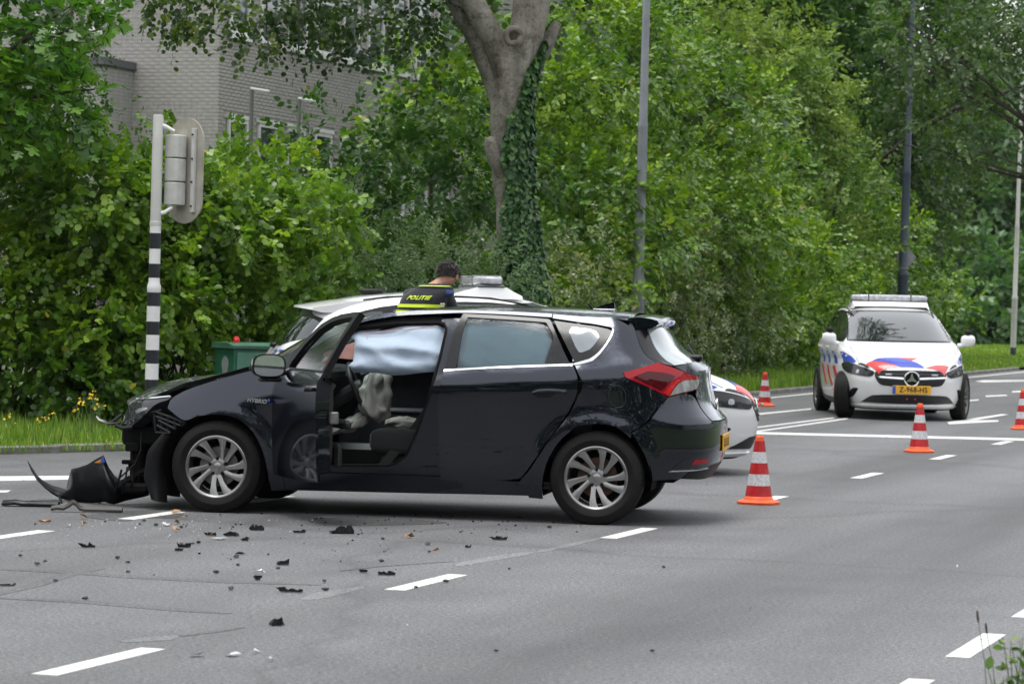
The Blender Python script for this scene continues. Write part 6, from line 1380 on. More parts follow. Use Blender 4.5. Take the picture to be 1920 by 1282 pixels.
# ---- farther trees
bush('light_tree', 'light green tree rising behind the sloping hornbeam bush', 'tree', [E(1440, 170, 72, 1.8, 1.6, 1.9), E(1500, 280, 71, 1.5, 1.5, 1.7), E(1380, 110, 73, 1.6, 1.5, 1.5), E(1540, 400, 70, 1.2, 1.3, 1.6), E(1400, 260, 72, 1.8, 1.5, 1.8)], 15, .5, 8, .13, LM_LIGHT, 'oval', lump=.34, back=.25, trunk=(4.0, .10))
bush('roadside_bush', 'olive green bush behind the roof lights of the facing police car', 'bush', [E(1600, 480, 78, 1.7, 1.5, 1.8), E(1660, 520, 77, 1.4, 1.4, 1.5), E(1570, 560, 74, 1.2, 1.3, 1.3), E(1720, 560, 80, 1.3, 1.4, 1.1)], 15, .5, 8, .14, LM_HORN, 'oval', lump=.34, back=.25)
bush('oak_tree', 'tall dark tree above the hornbeam hedge', 'tree', [E(1250, 40, 82, 3.2, 2.4, 2.6), E(1400, 20, 84, 3.0, 2.4, 2.4), E(1320, 130, 83, 2.6, 2.2, 2.2), E(1150, 20, 80, 2.4, 2.2, 2.0), E(1500, 130, 86, 2.4, 2.2, 2.2)], 8, .7, 8, .20, LM_DARK, 'oval', 'dark trees beyond the hedge', lump=.35, back=.15, trunk=(7, .25))
bush('oak_tree', 'dark spreading tree behind the dark blue lamp post', 'tree', [E(1580, 40, 92, 3.0, 2.4, 2.6), E(1650, 170, 92, 2.6, 2.2, 2.3), E(1590, 290, 90, 2.4, 2.0, 2.0), E(1720, 60, 94, 2.6, 2.2, 2.2), E(1660, 380, 95, 2.2, 2, 1.8)], 8, .7, 8, .20, LM_OAK, 'oval', 'dark trees beyond the hedge', lump=.38, back=.15, trunk=(6, .25))
# oak boughs reaching in at the top right, with their limb
ok = bush('overhanging_oak', 'oak boughs hanging into the top right above the road', 'tree', [E(1800, 110, 66, 1.7, 1.5, 1.2), E(1760, 230, 66, 1.2, 1.2, .8), E(1850, 250, 67, 1.0, 1.0, .8), E(1720, 60, 66, 1.3, 1.2, 1.1), E(1880, 20, 66, 1.4, 1.2, .9), E(1790, 290, 65.5, .7, .7, .35), E(1960, 120, 66, 1.0, 1.2, 1.6)], 11, .5, 8, .13, LM_OAK, 'oval', lump=.5, inner=.7, back=.3, trunk=(4.5, .2), foot=tuple(at_depth(2090, 300, 66)), puff=None)
lb0 = Vector(ok.location); mb = MB(); mb.tube([tuple(at_depth(*p, Y_)-lb0) for p, Y_ in (((1540, 420), 86), ((1600, 350), 84), ((1695, 268), 80), ((1740, 235), 78), ((1790, 205), 76), ((1840, 190), 74), ((1950, 150), 68))], [.16, .14, .11, .09, .07, .05, .03], 8); mb.build('limb', M_BARKD, ok)
fw = [('far hazy tree right of the dark blue lamp post', [E(1770, 420, 150, 5, 3, 4.6), E(1740, 540, 140, 4, 3, 2.6), E(1800, 300, 155, 4.5, 3, 4)]), ('far hazy tree at the right edge behind the white lamp post', [E(1890, 400, 160, 5, 3, 5.5), E(1860, 510, 150, 4.5, 3, 3.2), E(1930, 280, 165, 4, 3, 4)]), ('far low bush above the grass verge', [E(1830, 570, 138, 3.2, 2.4, 1.9), E(1780, 595, 134, 2.5, 2, 1.2), E(1900, 590, 140, 2.6, 2, 1.4)])]
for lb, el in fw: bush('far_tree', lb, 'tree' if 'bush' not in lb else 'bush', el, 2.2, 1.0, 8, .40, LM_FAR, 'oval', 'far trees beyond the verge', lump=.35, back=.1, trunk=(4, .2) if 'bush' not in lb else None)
# ---- continuous wood behind everything (reads as one mass)
def wood(name, pts, dens, leaf, mat, h0, h1, seed, L=.8, label=None):
    r = np.random.default_rng(seed); P = []
    for (a, b) in zip(pts[:-1], pts[1:]):
        a, b = np.array(a, float), np.array(b, float); n = int(np.linalg.norm(b-a)*(h1-h0)*dens); u = r.random(n); zz = r.random(n)
        p = a+(b-a)*u[:, None]; dirv = (b-a)/np.linalg.norm(b-a); nn = np.array([dirv[1], -dirv[0]])
        lum = np.array([noise.noise(Vector((v*np.linalg.norm(b-a)*.35+seed, w*(h1-h0)*.35, seed*2.2))) for v, w in zip(u, zz)])
        dep = (lum*2.0+r.random(n)*1.0); q = p+nn*dep[:, None]; z = h0+(h1-h0)*zz*(1+.12*lum)
        P.append(np.column_stack([q, z]))
    P = np.vstack(P); O = np.tile([0.15, -.8, .35], (len(P), 1)); o = leaf_mesh(name, *sprays(P, O, L, 7, leaf, .2, .8, r), 'oval', mat, None); TRI[0] += len(P)*28
    return tag(o, label, None, None, 'stuff')
wood('woodland', [(-3.0, 46), (3.2, 60), (9.5, 82)], 8, .15, LM_DARK, 0, 5.2, 11, .55)
wood('woodland', [(-2.2, 58), (4.0, 78), (11, 100)], 3.2, .26, LM_DARK, 1.5, 13, 12, .9)
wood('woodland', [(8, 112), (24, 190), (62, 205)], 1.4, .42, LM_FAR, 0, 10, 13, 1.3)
wood('woodland', [(-12, 37), (-6, 37.5), (-3.2, 44)], 9, .12, LM_DARK, 0, 2.3, 14, .45)
wood('woodland', [(-15, 33), (-30, 24), (-42, 4), (-60, -14)], 3.4, .62, LM_DARK, 0, 11, 16, 1.0)
wood('woodland', [(62, 205), (52, 110), (50, 40), (70, -16)], 1.6, .9, LM_DARK, 0, 13, 17, 1.4)
wood('woodland', [(70, -16), (20, -24), (-20, -25), (-70, -14)], 2.8, 1.05, LM_DARK, 0, 13, 15, 1.2)
# ---- plane tree boughs and a dark yew at the top left
pt = bush('plane_tree', 'plane tree boughs with large lobed leaves at the top left corner', 'tree', [E(20, 60, 30.6, .75, .6, .60), E(75, 170, 30.4, .5, .5, .30), E(-10, 200, 30.6, .55, .5, .45), E(110, 20, 30.8, .45, .5, .3), E(110, 215, 30.3, .28, .35, .16)], 24, .36, 5, .15, LM_PLANE, 'maple', lump=.4, inner=.6, back=.6, trunk=(3.6, .12), droop=.4, foot=tuple(at_depth(-190, 300, 30.8)), puff=None)
lb0 = Vector(pt.location); P, O = shell([((-8.6, 32, 6.2), (2.3, 2, 2.2)), ((-11.5, 30.5, 6.5), (2.5, 2, 3)), ((-7.4, 32.5, 8.6), (1.8, 2, 1.6)), ((-14, 28, 5.5), (2.5, 2.2, 3.2))], 7, lump=.3, back=.9); leaf_mesh('upper_crown', *sprays(P-np.array(pt.location), O, .5, 7, .20, .3, .7), 'round', LM_PLANE, pt)
bush('dark_yew', 'dark small leaved tree in the shade beside the building', 'tree', [E(60, 200, 36, .9, .8, 1.1), E(130, 100, 36.5, .55, .7, .6), E(120, 260, 36, .7, .7, .8), E(150, 10, 37, .6, .7, .45), E(70, 330, 35.5, .9, .8, .9)], 34, .3, 9, .06, LM_DARK, 'oval', lump=.4, inner=.6, back=.4, trunk=(4.5, .1))
# ---- big beech: trunk with forks, knot, stub and ivy; boughs hanging in from the top
TB = at_depth(968, 560, 36.0)
BT = thing('beech_tree', 'old smooth barked tree with forked trunk, knot hole and ivy up one side', 'tree', (TB.x, TB.y, .04))
def tp3(px, py, dy=0.0): p = at_depth(px, py, 36.0+dy); return Vector((p.x-TB.x, p.y-TB.y, p.z-.04))
def limb(mb, pix, n=16, sub=4, rough=.05):
    C = [tp3(x, y, dy) for x, y, r, dy in pix]; Rr = [r for _, _, r, _ in pix]; P = []; R_ = []
    for i in range(len(C)-1):
        p0, p1, p2, p3 = C[max(i-1, 0)], C[i], C[i+1], C[min(i+2, len(C)-1)]
        for k in range(sub):
            t = k/sub; P.append(.5*((2*p1)+(p2-p0)*t+(2*p0-5*p1+4*p2-p3)*t*t+(3*p1-p0-3*p2+p3)*t**3)); R_.append(Rr[i]+(Rr[i+1]-Rr[i])*t)
    P.append(C[-1]); R_.append(Rr[-1]); o = len(mb.v); mb.tube(P, R_, n)
    for i in range(o, len(mb.v)):
        v = Vector(mb.v[i]); k = (i-o)//n
        if k < len(P): c = P[k]; d = v-c; mb.v[i] = tuple(c+d*(1+rough*2*noise.noise(v*2.5)+rough*noise.noise(v*7)))
    return P, R_
mb = MB(); TP, TRD = limb(mb, [(1010, 800, .32, 0), (990, 640, .25, 0), (978, 540, .235, 0), (970, 470, .225, 0), (961, 380, .215, 0), (954, 290, .215, 0), (955, 220, .225, 0), (962, 160, .235, 0), (975, 105, .235, 0), (990, 55, .215, 0), (996, 10, .215, 0), (1000, -30, .21, 0), (1003, -120, .20, .2), (990, -330, .15, .3)], 20)
limb(mb, [(960, 170, .17, 0), (943, 115, .16, -.06), (920, 65, .145, -.12), (896, 20, .14, -.18), (875, -20, .135, -.22), (840, -90, .12, -.4), (760, -190, .09, -.7)], 16); limb(mb, [(948, 215, .14, .1), (925, 140, .15, .12), (898, 80, .14, .12), (868, 25, .13, .1), (845, -20, .12, .1), (810, -80, .10, .2), (700, -160, .07, .4)], 16)
limb(mb, [(1000, 120, .10, .1), (1022, 90, .10, .15), (1036, 60, .07, .2), (1046, 42, .05, .2)], 12); limb(mb, [(946, 330, .10, -.1), (930, 300, .10, -.16), (921, 272, .085, -.2), (917, 258, .05, -.22)], 12)
mb.build('trunk', M_BARK, BT, angle=70)
kc = tp3(963, 72)+Vector((0, -.30, 0)); mb = MB()
for r_, z_, tr_ in ((.085, .02, .040),):
    mb.tube([(kc.x+r_*(1+.16*noise.noise(Vector((math.cos(a)*1.7, math.sin(a)*1.7, r_*30))))*math.cos(a)+.012*(.1-r_)*9, kc.y+z_*1-.02+.02*noise.noise(Vector((a, r_*20, 0))), kc.z+r_*1.08*(1+.16*noise.noise(Vector((math.cos(a)*1.7+4, math.sin(a)*1.7, r_*30))))*math.sin(a)) for a in np.linspace(0, 2*PI, 25)[:-1]], tr_, 8, closed=True)
mb.build('knot', plain('bark_knot', (.17, .15, .125), .85, var=.45, scale=14, bmp=.6, bscale=30), BT)
mb = MB(); mb.lathe([(.001, -.035), (.05, -.035), (.055, .02)], 16, 'y', T=Matrix.Translation(kc+Vector((0, .02, 0)))); mb.build('knot_hole', M_BARKD, BT)
iv = []; io = []
TPn = np.array([tuple(p) for p in TP]); zt = TPn[:, 2]
for _ in range(17000):
    z = rng.uniform(0.2, 4.6); i = int(np.clip(np.searchsorted(zt, z), 1, len(zt)-1)); f = (z-zt[i-1])/(zt[i]-zt[i-1]); c = TPn[i-1]*(1-f)+TPn[i]*f; r_ = TRD[i-1]*(1-f)+TRD[i]*f
    a = rng.uniform(-PI, PI); x_ = math.cos(a)
    lim = np.interp(z, [0, 1.9, 2.3, 2.8, 3.3, 3.64, 3.97, 4.48, 4.7], [-1.2, -1.05, -.5, -.28, -.2, .0, .42, .85, .97])+.18*noise.noise(Vector((z*3, a*2, 1)))
    if x_ < lim: continue
    k = 1.03+.42*rng.random()**1.5*(1 if z < 3.6 else .5); iv.append((c[0]+r_*k*x_, c[1]+r_*k*math.sin(a), z)); io.append((x_, math.sin(a), .1))
iv, io = np.array(iv), np.array(io); m_ = len(iv)
leaf_mesh('ivy', iv, np.column_stack([rng.normal(0, .5, m_), rng.normal(0, .3, m_), -np.ones(m_)])+io*.35, io+rng.normal(0, .35, (m_, 3)), rng.uniform(.04, .085, m_), rng.random(m_), 'round', LM_IVY, BT)['label'] = 'dark glossy ivy climbing the right side of the trunk'
el = [E(300, -5, 35.0, .42, .5, .20), E(380, 15, 34.6, .5, .5, .24), E(470, 10, 34.8, .5, .5, .24), E(570, 5, 35.2, .6, .5, .22), E(690, 30, 35.8, .5, .5, .42), E(555, 85, 34.9, .22, .3, .18), E(660, 90, 35.4, .25, .3, .22), E(770, 10, 36.2, .7, .6, .35), E(345, 40, 34.7, .26, .3, .14), E(475, 85, 34.6, .24, .3, .15), E(800, 50, 36.6, .35, .4, .3), E(600, 50, 35, .2, .3, .2), E(520, 70, 34.8, .16, .2, .12)]
P, O = shell(el, 22, lump=.45, inner=.8, back=.9); P = P-np.array(BT.location)
leaf_mesh('hanging_boughs', *sprays(P, O, .30, 8, .072, .9, .5), 'round', LM_BEECH, BT); mb = MB()
for px, py, Y in ((300, 20, 35), (400, 45, 34.6), (500, 60, 34.8), (600, 45, 35.2), (690, 60, 35.8), (770, 20, 36.2), (560, 115, 34.9), (350, 60, 34.7)):
    a = tp3(860, -60); b = at_depth(px, py, Y)-BT.location; c = at_depth(px, -110, Y)-BT.location; mb.tube([tuple(a), tuple((a+c)/2+Vector((0, 0, .25))), tuple(c.lerp(b, .35)), tuple(b)], [.05, .035, .02, .008], 6)
mb.build('boughs', M_BARKD, BT)
el = [((3.6, 48.5, 11.0), (1.5, 2.6, 1.6)), ((4.7, 48.5, 11.6), (2.0, 2.8, 1.8)), ((5.4, 46.5, 10.0), (1.2, 1.6, .9)), ((2.0, 42, 10), (1.6, 2.5, 1.3)), ((6.0, 50, 13), (.8, 1.4, .8)), E(980, -420, 36, 2.2, 2.2, 1.2), E(700, -400, 36, 2.2, 2.2, 1.1), E(1250, -420, 37, 2.0, 2.2, 1.2), E(450, -360, 35.5, 1.6, 1.8, .8), E(1030, 20, 37.5, .5, .5, .25), E(890, -60, 37, .8, .7, .4)]
P, O = shell(el, 10, lump=.4, inner=.7, back=.9); P = P-np.array(BT.location); leaf_mesh('crown', *sprays(P, O, .4, 8, .10, .5, .6), 'round', LM_BEECH, BT)

# ---- grass, flowers, roadside weeds
def grass(name, n, sampler, hmin, hmax, mat, seed, w=.006, kind='stuff', label=None, lean=.35):
    r = np.random.default_rng(seed); P, hs = sampler(r, n); N = len(P); h = r.uniform(hmin, hmax, N)*hs
    a = r.uniform(0, 2*PI, N); ld = np.column_stack([np.cos(a), np.sin(a), np.zeros(N)]); ln = r.uniform(.1, 1, N)*lean*h; s = np.column_stack([-np.sin(a), np.cos(a), np.zeros(N)])*(w*(.6+.8*r.random(N)))[:, None]
    # face the blade edge roughly across the view
    V = np.zeros((N, 5, 3)); V[:, 0] = P-s; V[:, 1] = P+s; m1 = P+ld*(ln*.35)[:, None]+np.array([0, 0, 1])*(h*.6)[:, None]; V[:, 2] = m1+s*.8; V[:, 3] = m1-s*.8; V[:, 4] = P+ld*ln[:, None]+np.array([0, 0, 1])*(h*(1-.15*r.random(N)))[:, None]
    me = bpy.data.meshes.new(name); me.vertices.add(N*5); me.vertices.foreach_set('co', V.reshape(-1).astype(np.float32)); q = np.array([0, 1, 2, 3, 3, 2, 4]); me.loops.add(N*7); me.loops.foreach_set('vertex_index', (np.arange(N)[:, None]*5+q).reshape(-1).astype(np.int32))
    me.polygons.add(N*2); me.polygons.foreach_set('loop_start', (np.arange(N)[:, None]*7+np.array([0, 4])).reshape(-1).astype(np.int32)); me.polygons.foreach_set('loop_total', np.tile([4, 3], N).astype(np.int32))
    cl = np.array([noise.noise(Vector((p[0]*1.5, p[1]*1.5, 4))) for p in P]); tone = np.clip(.45+.35*cl+r.normal(0, .22, N), 0, .97); at = me.attributes.new('tone', 'FLOAT', 'POINT'); at.data.foreach_set('value', np.repeat(tone, 5).astype(np.float32)); me.materials.append(mat); me.update(); me.validate()
    TRI[0] += N*3; o = link(name, me); return tag(o, label, None, None, kind)
def strip_sampler(a0, a1, nf, d0, d1, z=.06, tuft=.5):
    """between kerb offset nf(a) and depth d1 behind it"""
    def f(r, n):
        a = r.uniform(a0, a1, n); d = d0+(d1-d0)*r.random(n); nn = nf(a)-d; P = np.column_stack([a*ROAD_U.x+nn*ROAD_N.x, a*ROAD_U.y+nn*ROAD_N.y, np.full(n, z)])
        t = np.array([noise.noise(Vector((p[0]*2.2, p[1]*2.2, 1.0))) for p in P]); hs = np.clip(.75+tuft*t+.45*(d-d0)/(d1-d0), .25, 1.6); return P, hs
    return f
kn = lambda a: np.interp(a, [p[0] for p in KERB_L], [p[1] for p in KERB_L])
grass('grass', 26000, strip_sampler(20.5, 29.5, kn, .14, 3.6), .06, .25, LM_GRASS, 3, .0055)
grass('grass', 2600, strip_sampler(21, 29, kn, -.06, .16, .02, .9), .04, .16, LM_GRASS, 5, .005, lean=.8)
grass('grass', 26000, strip_sampler(34, 60, kn, .12, 3.0), .10, .34, LM_GRASS, 4, .009)
grass('grass', 30000, strip_sampler(60, 130, kn, .12, 9.0), .05, .13, LM_GRASS, 6, .02, lean=.2)
grass('grass', 1500, lambda r, n: (lambda P: (P, np.clip(r.normal(.8, .4, len(P)), .2, 1.6)))(np.column_stack([*(np.array([tuple(RP(a, nn))[:2] for a, nn in zip(r.uniform(9.0, 13.2, n), r.uniform(-1.45, -.7, n))]).T), np.full(n, .055)])), .04, .16, LM_GRASS, 8, .003, lean=.6)
M_YEL = plain('flower_yellow', (.75, .52, .02), .6, var=.15); M_STEMG = plain('stem_green', (.10, .16, .04), .7)
def flower_plant(label, p, h, heads, mat, cat='flower', name='wild_flower', grp='yellow wild flowers in the grass strip'):
    root = thing(name, label, cat, (p.x, p.y, .06), 0, grp)
    mb = MB(); tops = []
    for k in range(max(1, heads//3)):
        t = Vector((random.uniform(-.09, .09), random.uniform(-.05, .05), h*random.uniform(.75, 1.0))); mb.tube([(0, 0, 0), tuple(t*.5+Vector((.01, 0, .02))), tuple(t)], [.004, .0035, .0025], 5); tops.append(t)
    mb.build('stem', M_STEMG, root)
    for k in range(heads):
        t = tops[k % len(tops)]; c = t+Vector((random.gauss(0, .028), random.gauss(0, .02), random.uniform(-.06, .02))); mb = MB(); s_ = random.uniform(.010, .018)
        n_ = 7; vs = [(0, 0, .004)]+[(s_*math.cos(2*PI*i/n_*1.0)*(1 if i % 2 else .55), s_*math.sin(2*PI*i/n_)*(1 if i % 2 else .55), random.uniform(-.004, .008)) for i in range(n_)]
        T = Matrix.Translation(c) @ Matrix.Rotation(random.uniform(.4, 1.2), 4, 'X') @ Matrix.Rotation(random.uniform(0, 6), 4, 'Z'); mb.add(vs, [(0, 1+i, 1+(i+1) % n_) for i in range(n_)], T=T); mb.add([(v[0]*.6, v[1]*.6, v[2]+.008) for v in vs], [(0, 1+i, 1+(i+1) % n_) for i in range(n_)], T=T); mb.build('flower_head', mat, root, smooth=False)
for px, py, h, k, lb in ((170, 800, .50, 14, 'tall yellow ragwort beside the hatchback nose'), (148, 805, .40, 6, 'lower yellow ragwort left of the tall one'), (185, 805, .38, 7, 'fading yellow ragwort right of the tall one'), (12, 815, .22, 3, 'single yellow flower at the left photo edge'), (25, 812, .28, 3, 'second yellow flower from the left photo edge'), (57, 812, .27, 4, 'yellow flower left of the middle of the grass strip'), (75, 815, .29, 3, 'upright yellow flower in the middle of the grass strip'), (85, 820, .26, 5, 'small yellow flower cluster right of the upright one')):
    flower_plant(lb, at_depth(px, py, 28.6), h, k, M_YEL)
# weeds at the bottom right corner
wm = leaf_material('weed_leaf', [(0, (.04, .09, .02)), (.6, (.09, .17, .03)), (1, (.18, .24, .05))])
for px, h, k, lb in ((1893, .30, 22, 'leafy weed in the bottom right corner'), (1915, .34, 26, 'taller leafy weed at the right photo edge'), (1868, .20, 12, 'small weed left of the leafy corner weeds'), (1770, .10, 8, 'low dry weed at the bottom edge beside the kerb')):
    p = at_depth(px, 1290, 10.4); root = thing('roadside_weed', lb, 'weed', (p.x, p.y, .05), 0, 'weeds at the bottom right corner'); mb = MB(); st = [Vector((random.uniform(-.06, .06), random.uniform(-.05, .05), h*random.uniform(.6, 1))) for _ in range(4)]
    for t in st: mb.tube([(0, 0, 0), tuple(t*.55+Vector((.01, 0, 0))), tuple(t)], [.0028, .0022, .001], 5)
    mb.build('stem', M_STEMG, root); q = np.array([tuple(random.choice(st)*random.uniform(.15, 1)) for _ in range(k)]); leaf_mesh('leaves', q, np.column_stack([rng.normal(0, 1, k), rng.normal(0, .7, k), rng.uniform(-.1, .8, k)]), np.tile([0, -.4, 1.0], (k, 1))+rng.normal(0, .4, (k, 3)), rng.uniform(.025, .055, k), rng.random(k), 'oval', wm, root)
for px, top, hl, lb in ((1832, 1143, .05, 'tall brown plantain seed head on a thin stalk'), (1848, 1166, .045, 'shorter brown plantain seed head leaning right')):
    p = at_depth(px+22, 1290, 10.5); t = at_depth(px, top, 10.5); root = thing('plantain_stalk', lb, 'weed', (p.x, p.y, .05)); d = t-Vector(root.location); mb = MB(); mb.tube([(0, 0, 0), tuple(d*.5+Vector((.008, 0, 0))), tuple(d*.9)], [.0018, .0016, .0013], 5); mb.build('stalk', M_STEMG, root)
    mb = MB(); e0 = d*.88; mb.tube([tuple(e0), tuple(e0+(d-e0)*.3), tuple(e0+(d-e0)*.8), tuple(d)], [.002, .0042, .004, .0012], 8); mb.build('seed_head', plain('seed_brown', (.06, .035, .022), .8) if 'seed_brown' not in MATS else MATS['seed_brown'], root)
# ================================================================== wreckage on the road
M_FRAG = plain('broken_black_plastic', (.012, .012, .0125), .42, var=.5, scale=60, bmp=.5, bscale=150, spec=.45)
def at_ground_mesh(name, label, cat, build, px, py, rz=0.0, group=None, mat=None, smooth=False):
    mat = mat or M_FRAG
    p = ground_at(px, py); mb = build(); o = mb.build(name, mat, None, smooth=smooth); o.location = (p.x, p.y, .004); o.rotation_euler = (0, 0, rz); return tag(o, label, cat, group)
def chunk(sx, sy, sz, seed, notch=.35):
    """a torn piece of plastic: a broken channel with ragged edges"""
    def f():
        rs = np.random.default_rng(seed); mb = MB(); n = 9; rows = []
        for i in range(n):
            t = i/(n-1); w = sy*(1-.35*rs.random()); h = sz*(1-notch*rs.random()*1.5); x = sx*(t-.5); ww = .012
            rows.append([(x, -w/2, 0), (x+.01*rs.normal(), -w/2-.004, h), (x, -w/2+ww, h*.92), (x, -w/2+ww, sz*.25), (x, w/2-ww, sz*.22), (x+.01*rs.normal(), w/2-ww, h*rs.uniform(.5, 1)), (x, w/2, h*.6), (x, w/2, 0)])
        mb.grid(rows, closed=True); mb.add(rows[0], [tuple(range(8))]); mb.add(rows[-1], [tuple(range(8))]); return mb
    return f
def lump(r, seed, fl=.7):
    def f():
        rs = np.random.default_rng(seed); mb = MB(); rows = []; n, m = 5, 8; sv = Vector((seed, seed*2.3, 0))
        for i in range(n+1):
            ph = -PI/2+PI*i/n; rows.append([(r*k_*math.cos(ph)*math.cos(th), r*.8*k_*math.cos(ph)*math.sin(th), r*fl*(1+k_*math.sin(ph))*.6) for th in np.linspace(0, 2*PI, m, endpoint=False) for k_ in (1+.55*noise.noise(Vector((math.cos(th)*2, ph*2, seed*1.7))),)])
        mb.grid(rows, closed=True); return mb
    return f
def shard(r, seed, lift=.02):
    def f():
        rs = np.random.default_rng(seed); k = rs.integers(4, 7); a = np.sort(rs.uniform(0, 2*PI, k)); mb = MB(); top = [(r*(.5+.6*rs.random())*math.cos(w), r*.6*(.5+.6*rs.random())*math.sin(w), .002+lift*rs.random()) for w in a]
        mb.add([(0, 0, .004+lift*.4)]+top+[(p[0], p[1], p[2]-.003) for p in top]+[(0, 0, .001+lift*.4)], [(0, 1+i, 1+(i+1) % k) for i in range(k)]+[(2*k+1, k+1+(i+1) % k, k+1+i) for i in range(k)]+[(1+i, k+1+i, k+1+(i+1) % k, 1+(i+1) % k) for i in range(k)]); return mb
    return f
M_LEAFB = plain('dry_leaf', (.36, .21, .12), .8, var=.3, scale=40); M_SHARD = plain('clear_shard', (.62, .63, .66), .12, var=.08, coat=1.0, trans=.35)
G0 = 'black plastic fragments scattered on the road'
pieces = [(642, 998, .17, .085, .075, 1, .2, 'largest black plastic fragment, a broken clip housing below the open door'), (546, 1108, .135, .04, .04, 2, -.15, 'long black foam strip lying below the middle of the debris'), (725, 1076, .105, .045, .035, 3, -.1, 'flat black bar nearest the worn lane dash'), (681, 1071, .045, .04, .035, 4, .1, 'small black cube left of the flat bar'), (519, 1170, .075, .055, .05, 5, .6, 'lone black lump closest to the camera'), (166, 1024, .09, .05, .045, 6, .1, 'black horned fragment on the far left of the debris'), (482, 992, .105, .06, .055, 7, .1, 'upturned black corner piece right of the front wheel'), (435, 1003, .10, .05, .045, 8, -.1, 'bent black piece beside the clear star shaped shard'), (396, 1002, .075, .04, .03, 9, .0, 'low black fragment left of the bent piece'), (345, 1024, .085, .05, .04, 10, .2, 'black fragment pair below the front wheel'), (335, 1031, .05, .03, .025, 11, .0, 'small black flake beneath the fragment pair'), (561, 997, .085, .04, .03, 12, .0, 'flat oval black fragment left of the largest one'), (530, 1057, .075, .05, .05, 13, .3, 'pointed black fragment above the long foam strip'), (937, 1010, .10, .05, .035, 14, .0, 'black fragment alone below the rear door'), (460, 1012, .04, .035, .035, 15, .0, 'little black triangle between the wheel debris and the clear shard'), (877, 1025, .035, .03, .028, 16, .2, 'tiny black cube left of the lone rear door fragment'), (483, 1085, .03, .05, .045, 17, .2, 'upright black sliver below the white flakes'), (13, 1096, .085, .04, .02, 18, .1, 'flat dark flake at the left photo edge'), (450, 1037, .055, .03, .02, 19, 0, 'slim black chip right of the fragment pair'), (178, 990, .0, 0, 0, 0, 0, '')]
for px, py, sx, sy, sz, sd, rz, lb in pieces:
    if sx: at_ground_mesh('plastic_fragment', lb, 'debris', chunk(sx*.85, sy*.8, sz*.72, sd, .5), px, py+2, rz, G0)
small = [(66, 984), (262, 984), (270, 978), (292, 986), (340, 990), (718, 1012), (802, 1022), (805, 1036), (716, 1054), (836, 1092), (780, 1103), (930, 1222), (240, 1074), (220, 1048), (84, 1054), (38, 1044), (70, 1060), (104, 1090), (405, 1075), (433, 1106), (610, 1108), (608, 1092), (443, 1046), (446, 1061), (503, 1041), (521, 1067), (372, 1019), (362, 1021), (1223, 1222), (1244, 1065), (955, 1068), (1030, 990), (240, 1056), (160, 1125)]
for i, (px, py) in enumerate(small): at_ground_mesh('plastic_crumb', 'tiny black crumb of broken plastic on the asphalt', 'debris', lump(random.uniform(.010, .020), i+30), px, py, random.uniform(0, 6), 'tiny black crumbs on the asphalt')
mb = MB()
for _ in range(230):
    if random.random() < .6: px, py = random.gauss(560, 220), 960+abs(random.gauss(0, 45))
    else: px, py = random.uniform(620, 1100), random.uniform(968, 1000)
    p = ground_at(px, py); r_ = .0015+.006*random.random()**2.5; mb.box((p.x-r_, p.y-r_*1.4, .003), (p.x+r_, p.y+r_*1.4, .003+r_*.9))
tag(mb.build('grit', M_BLKR, None, smooth=False), 'fine dark grit and dirt fallen below the hatchback', None, None, 'stuff')
mb = MB()
for _ in range(80):
    px, py = random.gauss(330, 130), 972+abs(random.gauss(0, 24)); p = ground_at(px, py); r_ = .002+.0045*random.random()**2; mb.add([(p.x-r_, p.y-r_, .003), (p.x+r_, p.y-r_*.6, .003), (p.x+r_*.3, p.y+r_*1.5, .003), (p.x, p.y, .003+r_*1.3)], [(0, 1, 3), (1, 2, 3), (2, 0, 3), (0, 2, 1)])
tag(mb.build('glass_grains', M_SHARD, None, smooth=False), 'small clear grains of broken headlight plastic before the front wheel', None, None, 'stuff')
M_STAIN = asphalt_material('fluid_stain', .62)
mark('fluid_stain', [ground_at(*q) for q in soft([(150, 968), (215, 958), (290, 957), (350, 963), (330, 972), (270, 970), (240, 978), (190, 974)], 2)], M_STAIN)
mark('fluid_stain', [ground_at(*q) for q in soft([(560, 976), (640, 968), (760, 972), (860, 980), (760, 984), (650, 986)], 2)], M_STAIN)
for i, (px, py, r_, lb) in enumerate([(86, 980, .045, 'pale brown dry leaf left of the curled trim strip'), (157, 972, .05, 'upright brown leaf leaning on the curled trim strip'), (159, 985, .04, 'light leaf just below the leaning brown leaf'), (330, 962, .05, 'brown leaf on the end of the lane dash by the wheel'), (341, 972, .035, 'reddish leaf right below the lane dash end'), (332, 981, .035, 'small tan leaf left of the reddish leaf'), (329, 996, .035, 'pale round leaf below the front wheel'), (767, 1007, .05, 'pale dry leaf below the driver door sill'), (815, 1035, .045, 'two toned dry leaf lying alone in the lane'), (394, 1007, .03, 'tan leaf crumb beside the clear star shaped shard'), (348, 991, .025, 'tiny tan leaf scrap right of the pale round leaf')]):
    at_ground_mesh('dry_leaf', lb, 'leaf', shard(r_, i+80, .035), px, py+1, random.uniform(0, 6), 'dry leaves on the road', M_LEAFB)
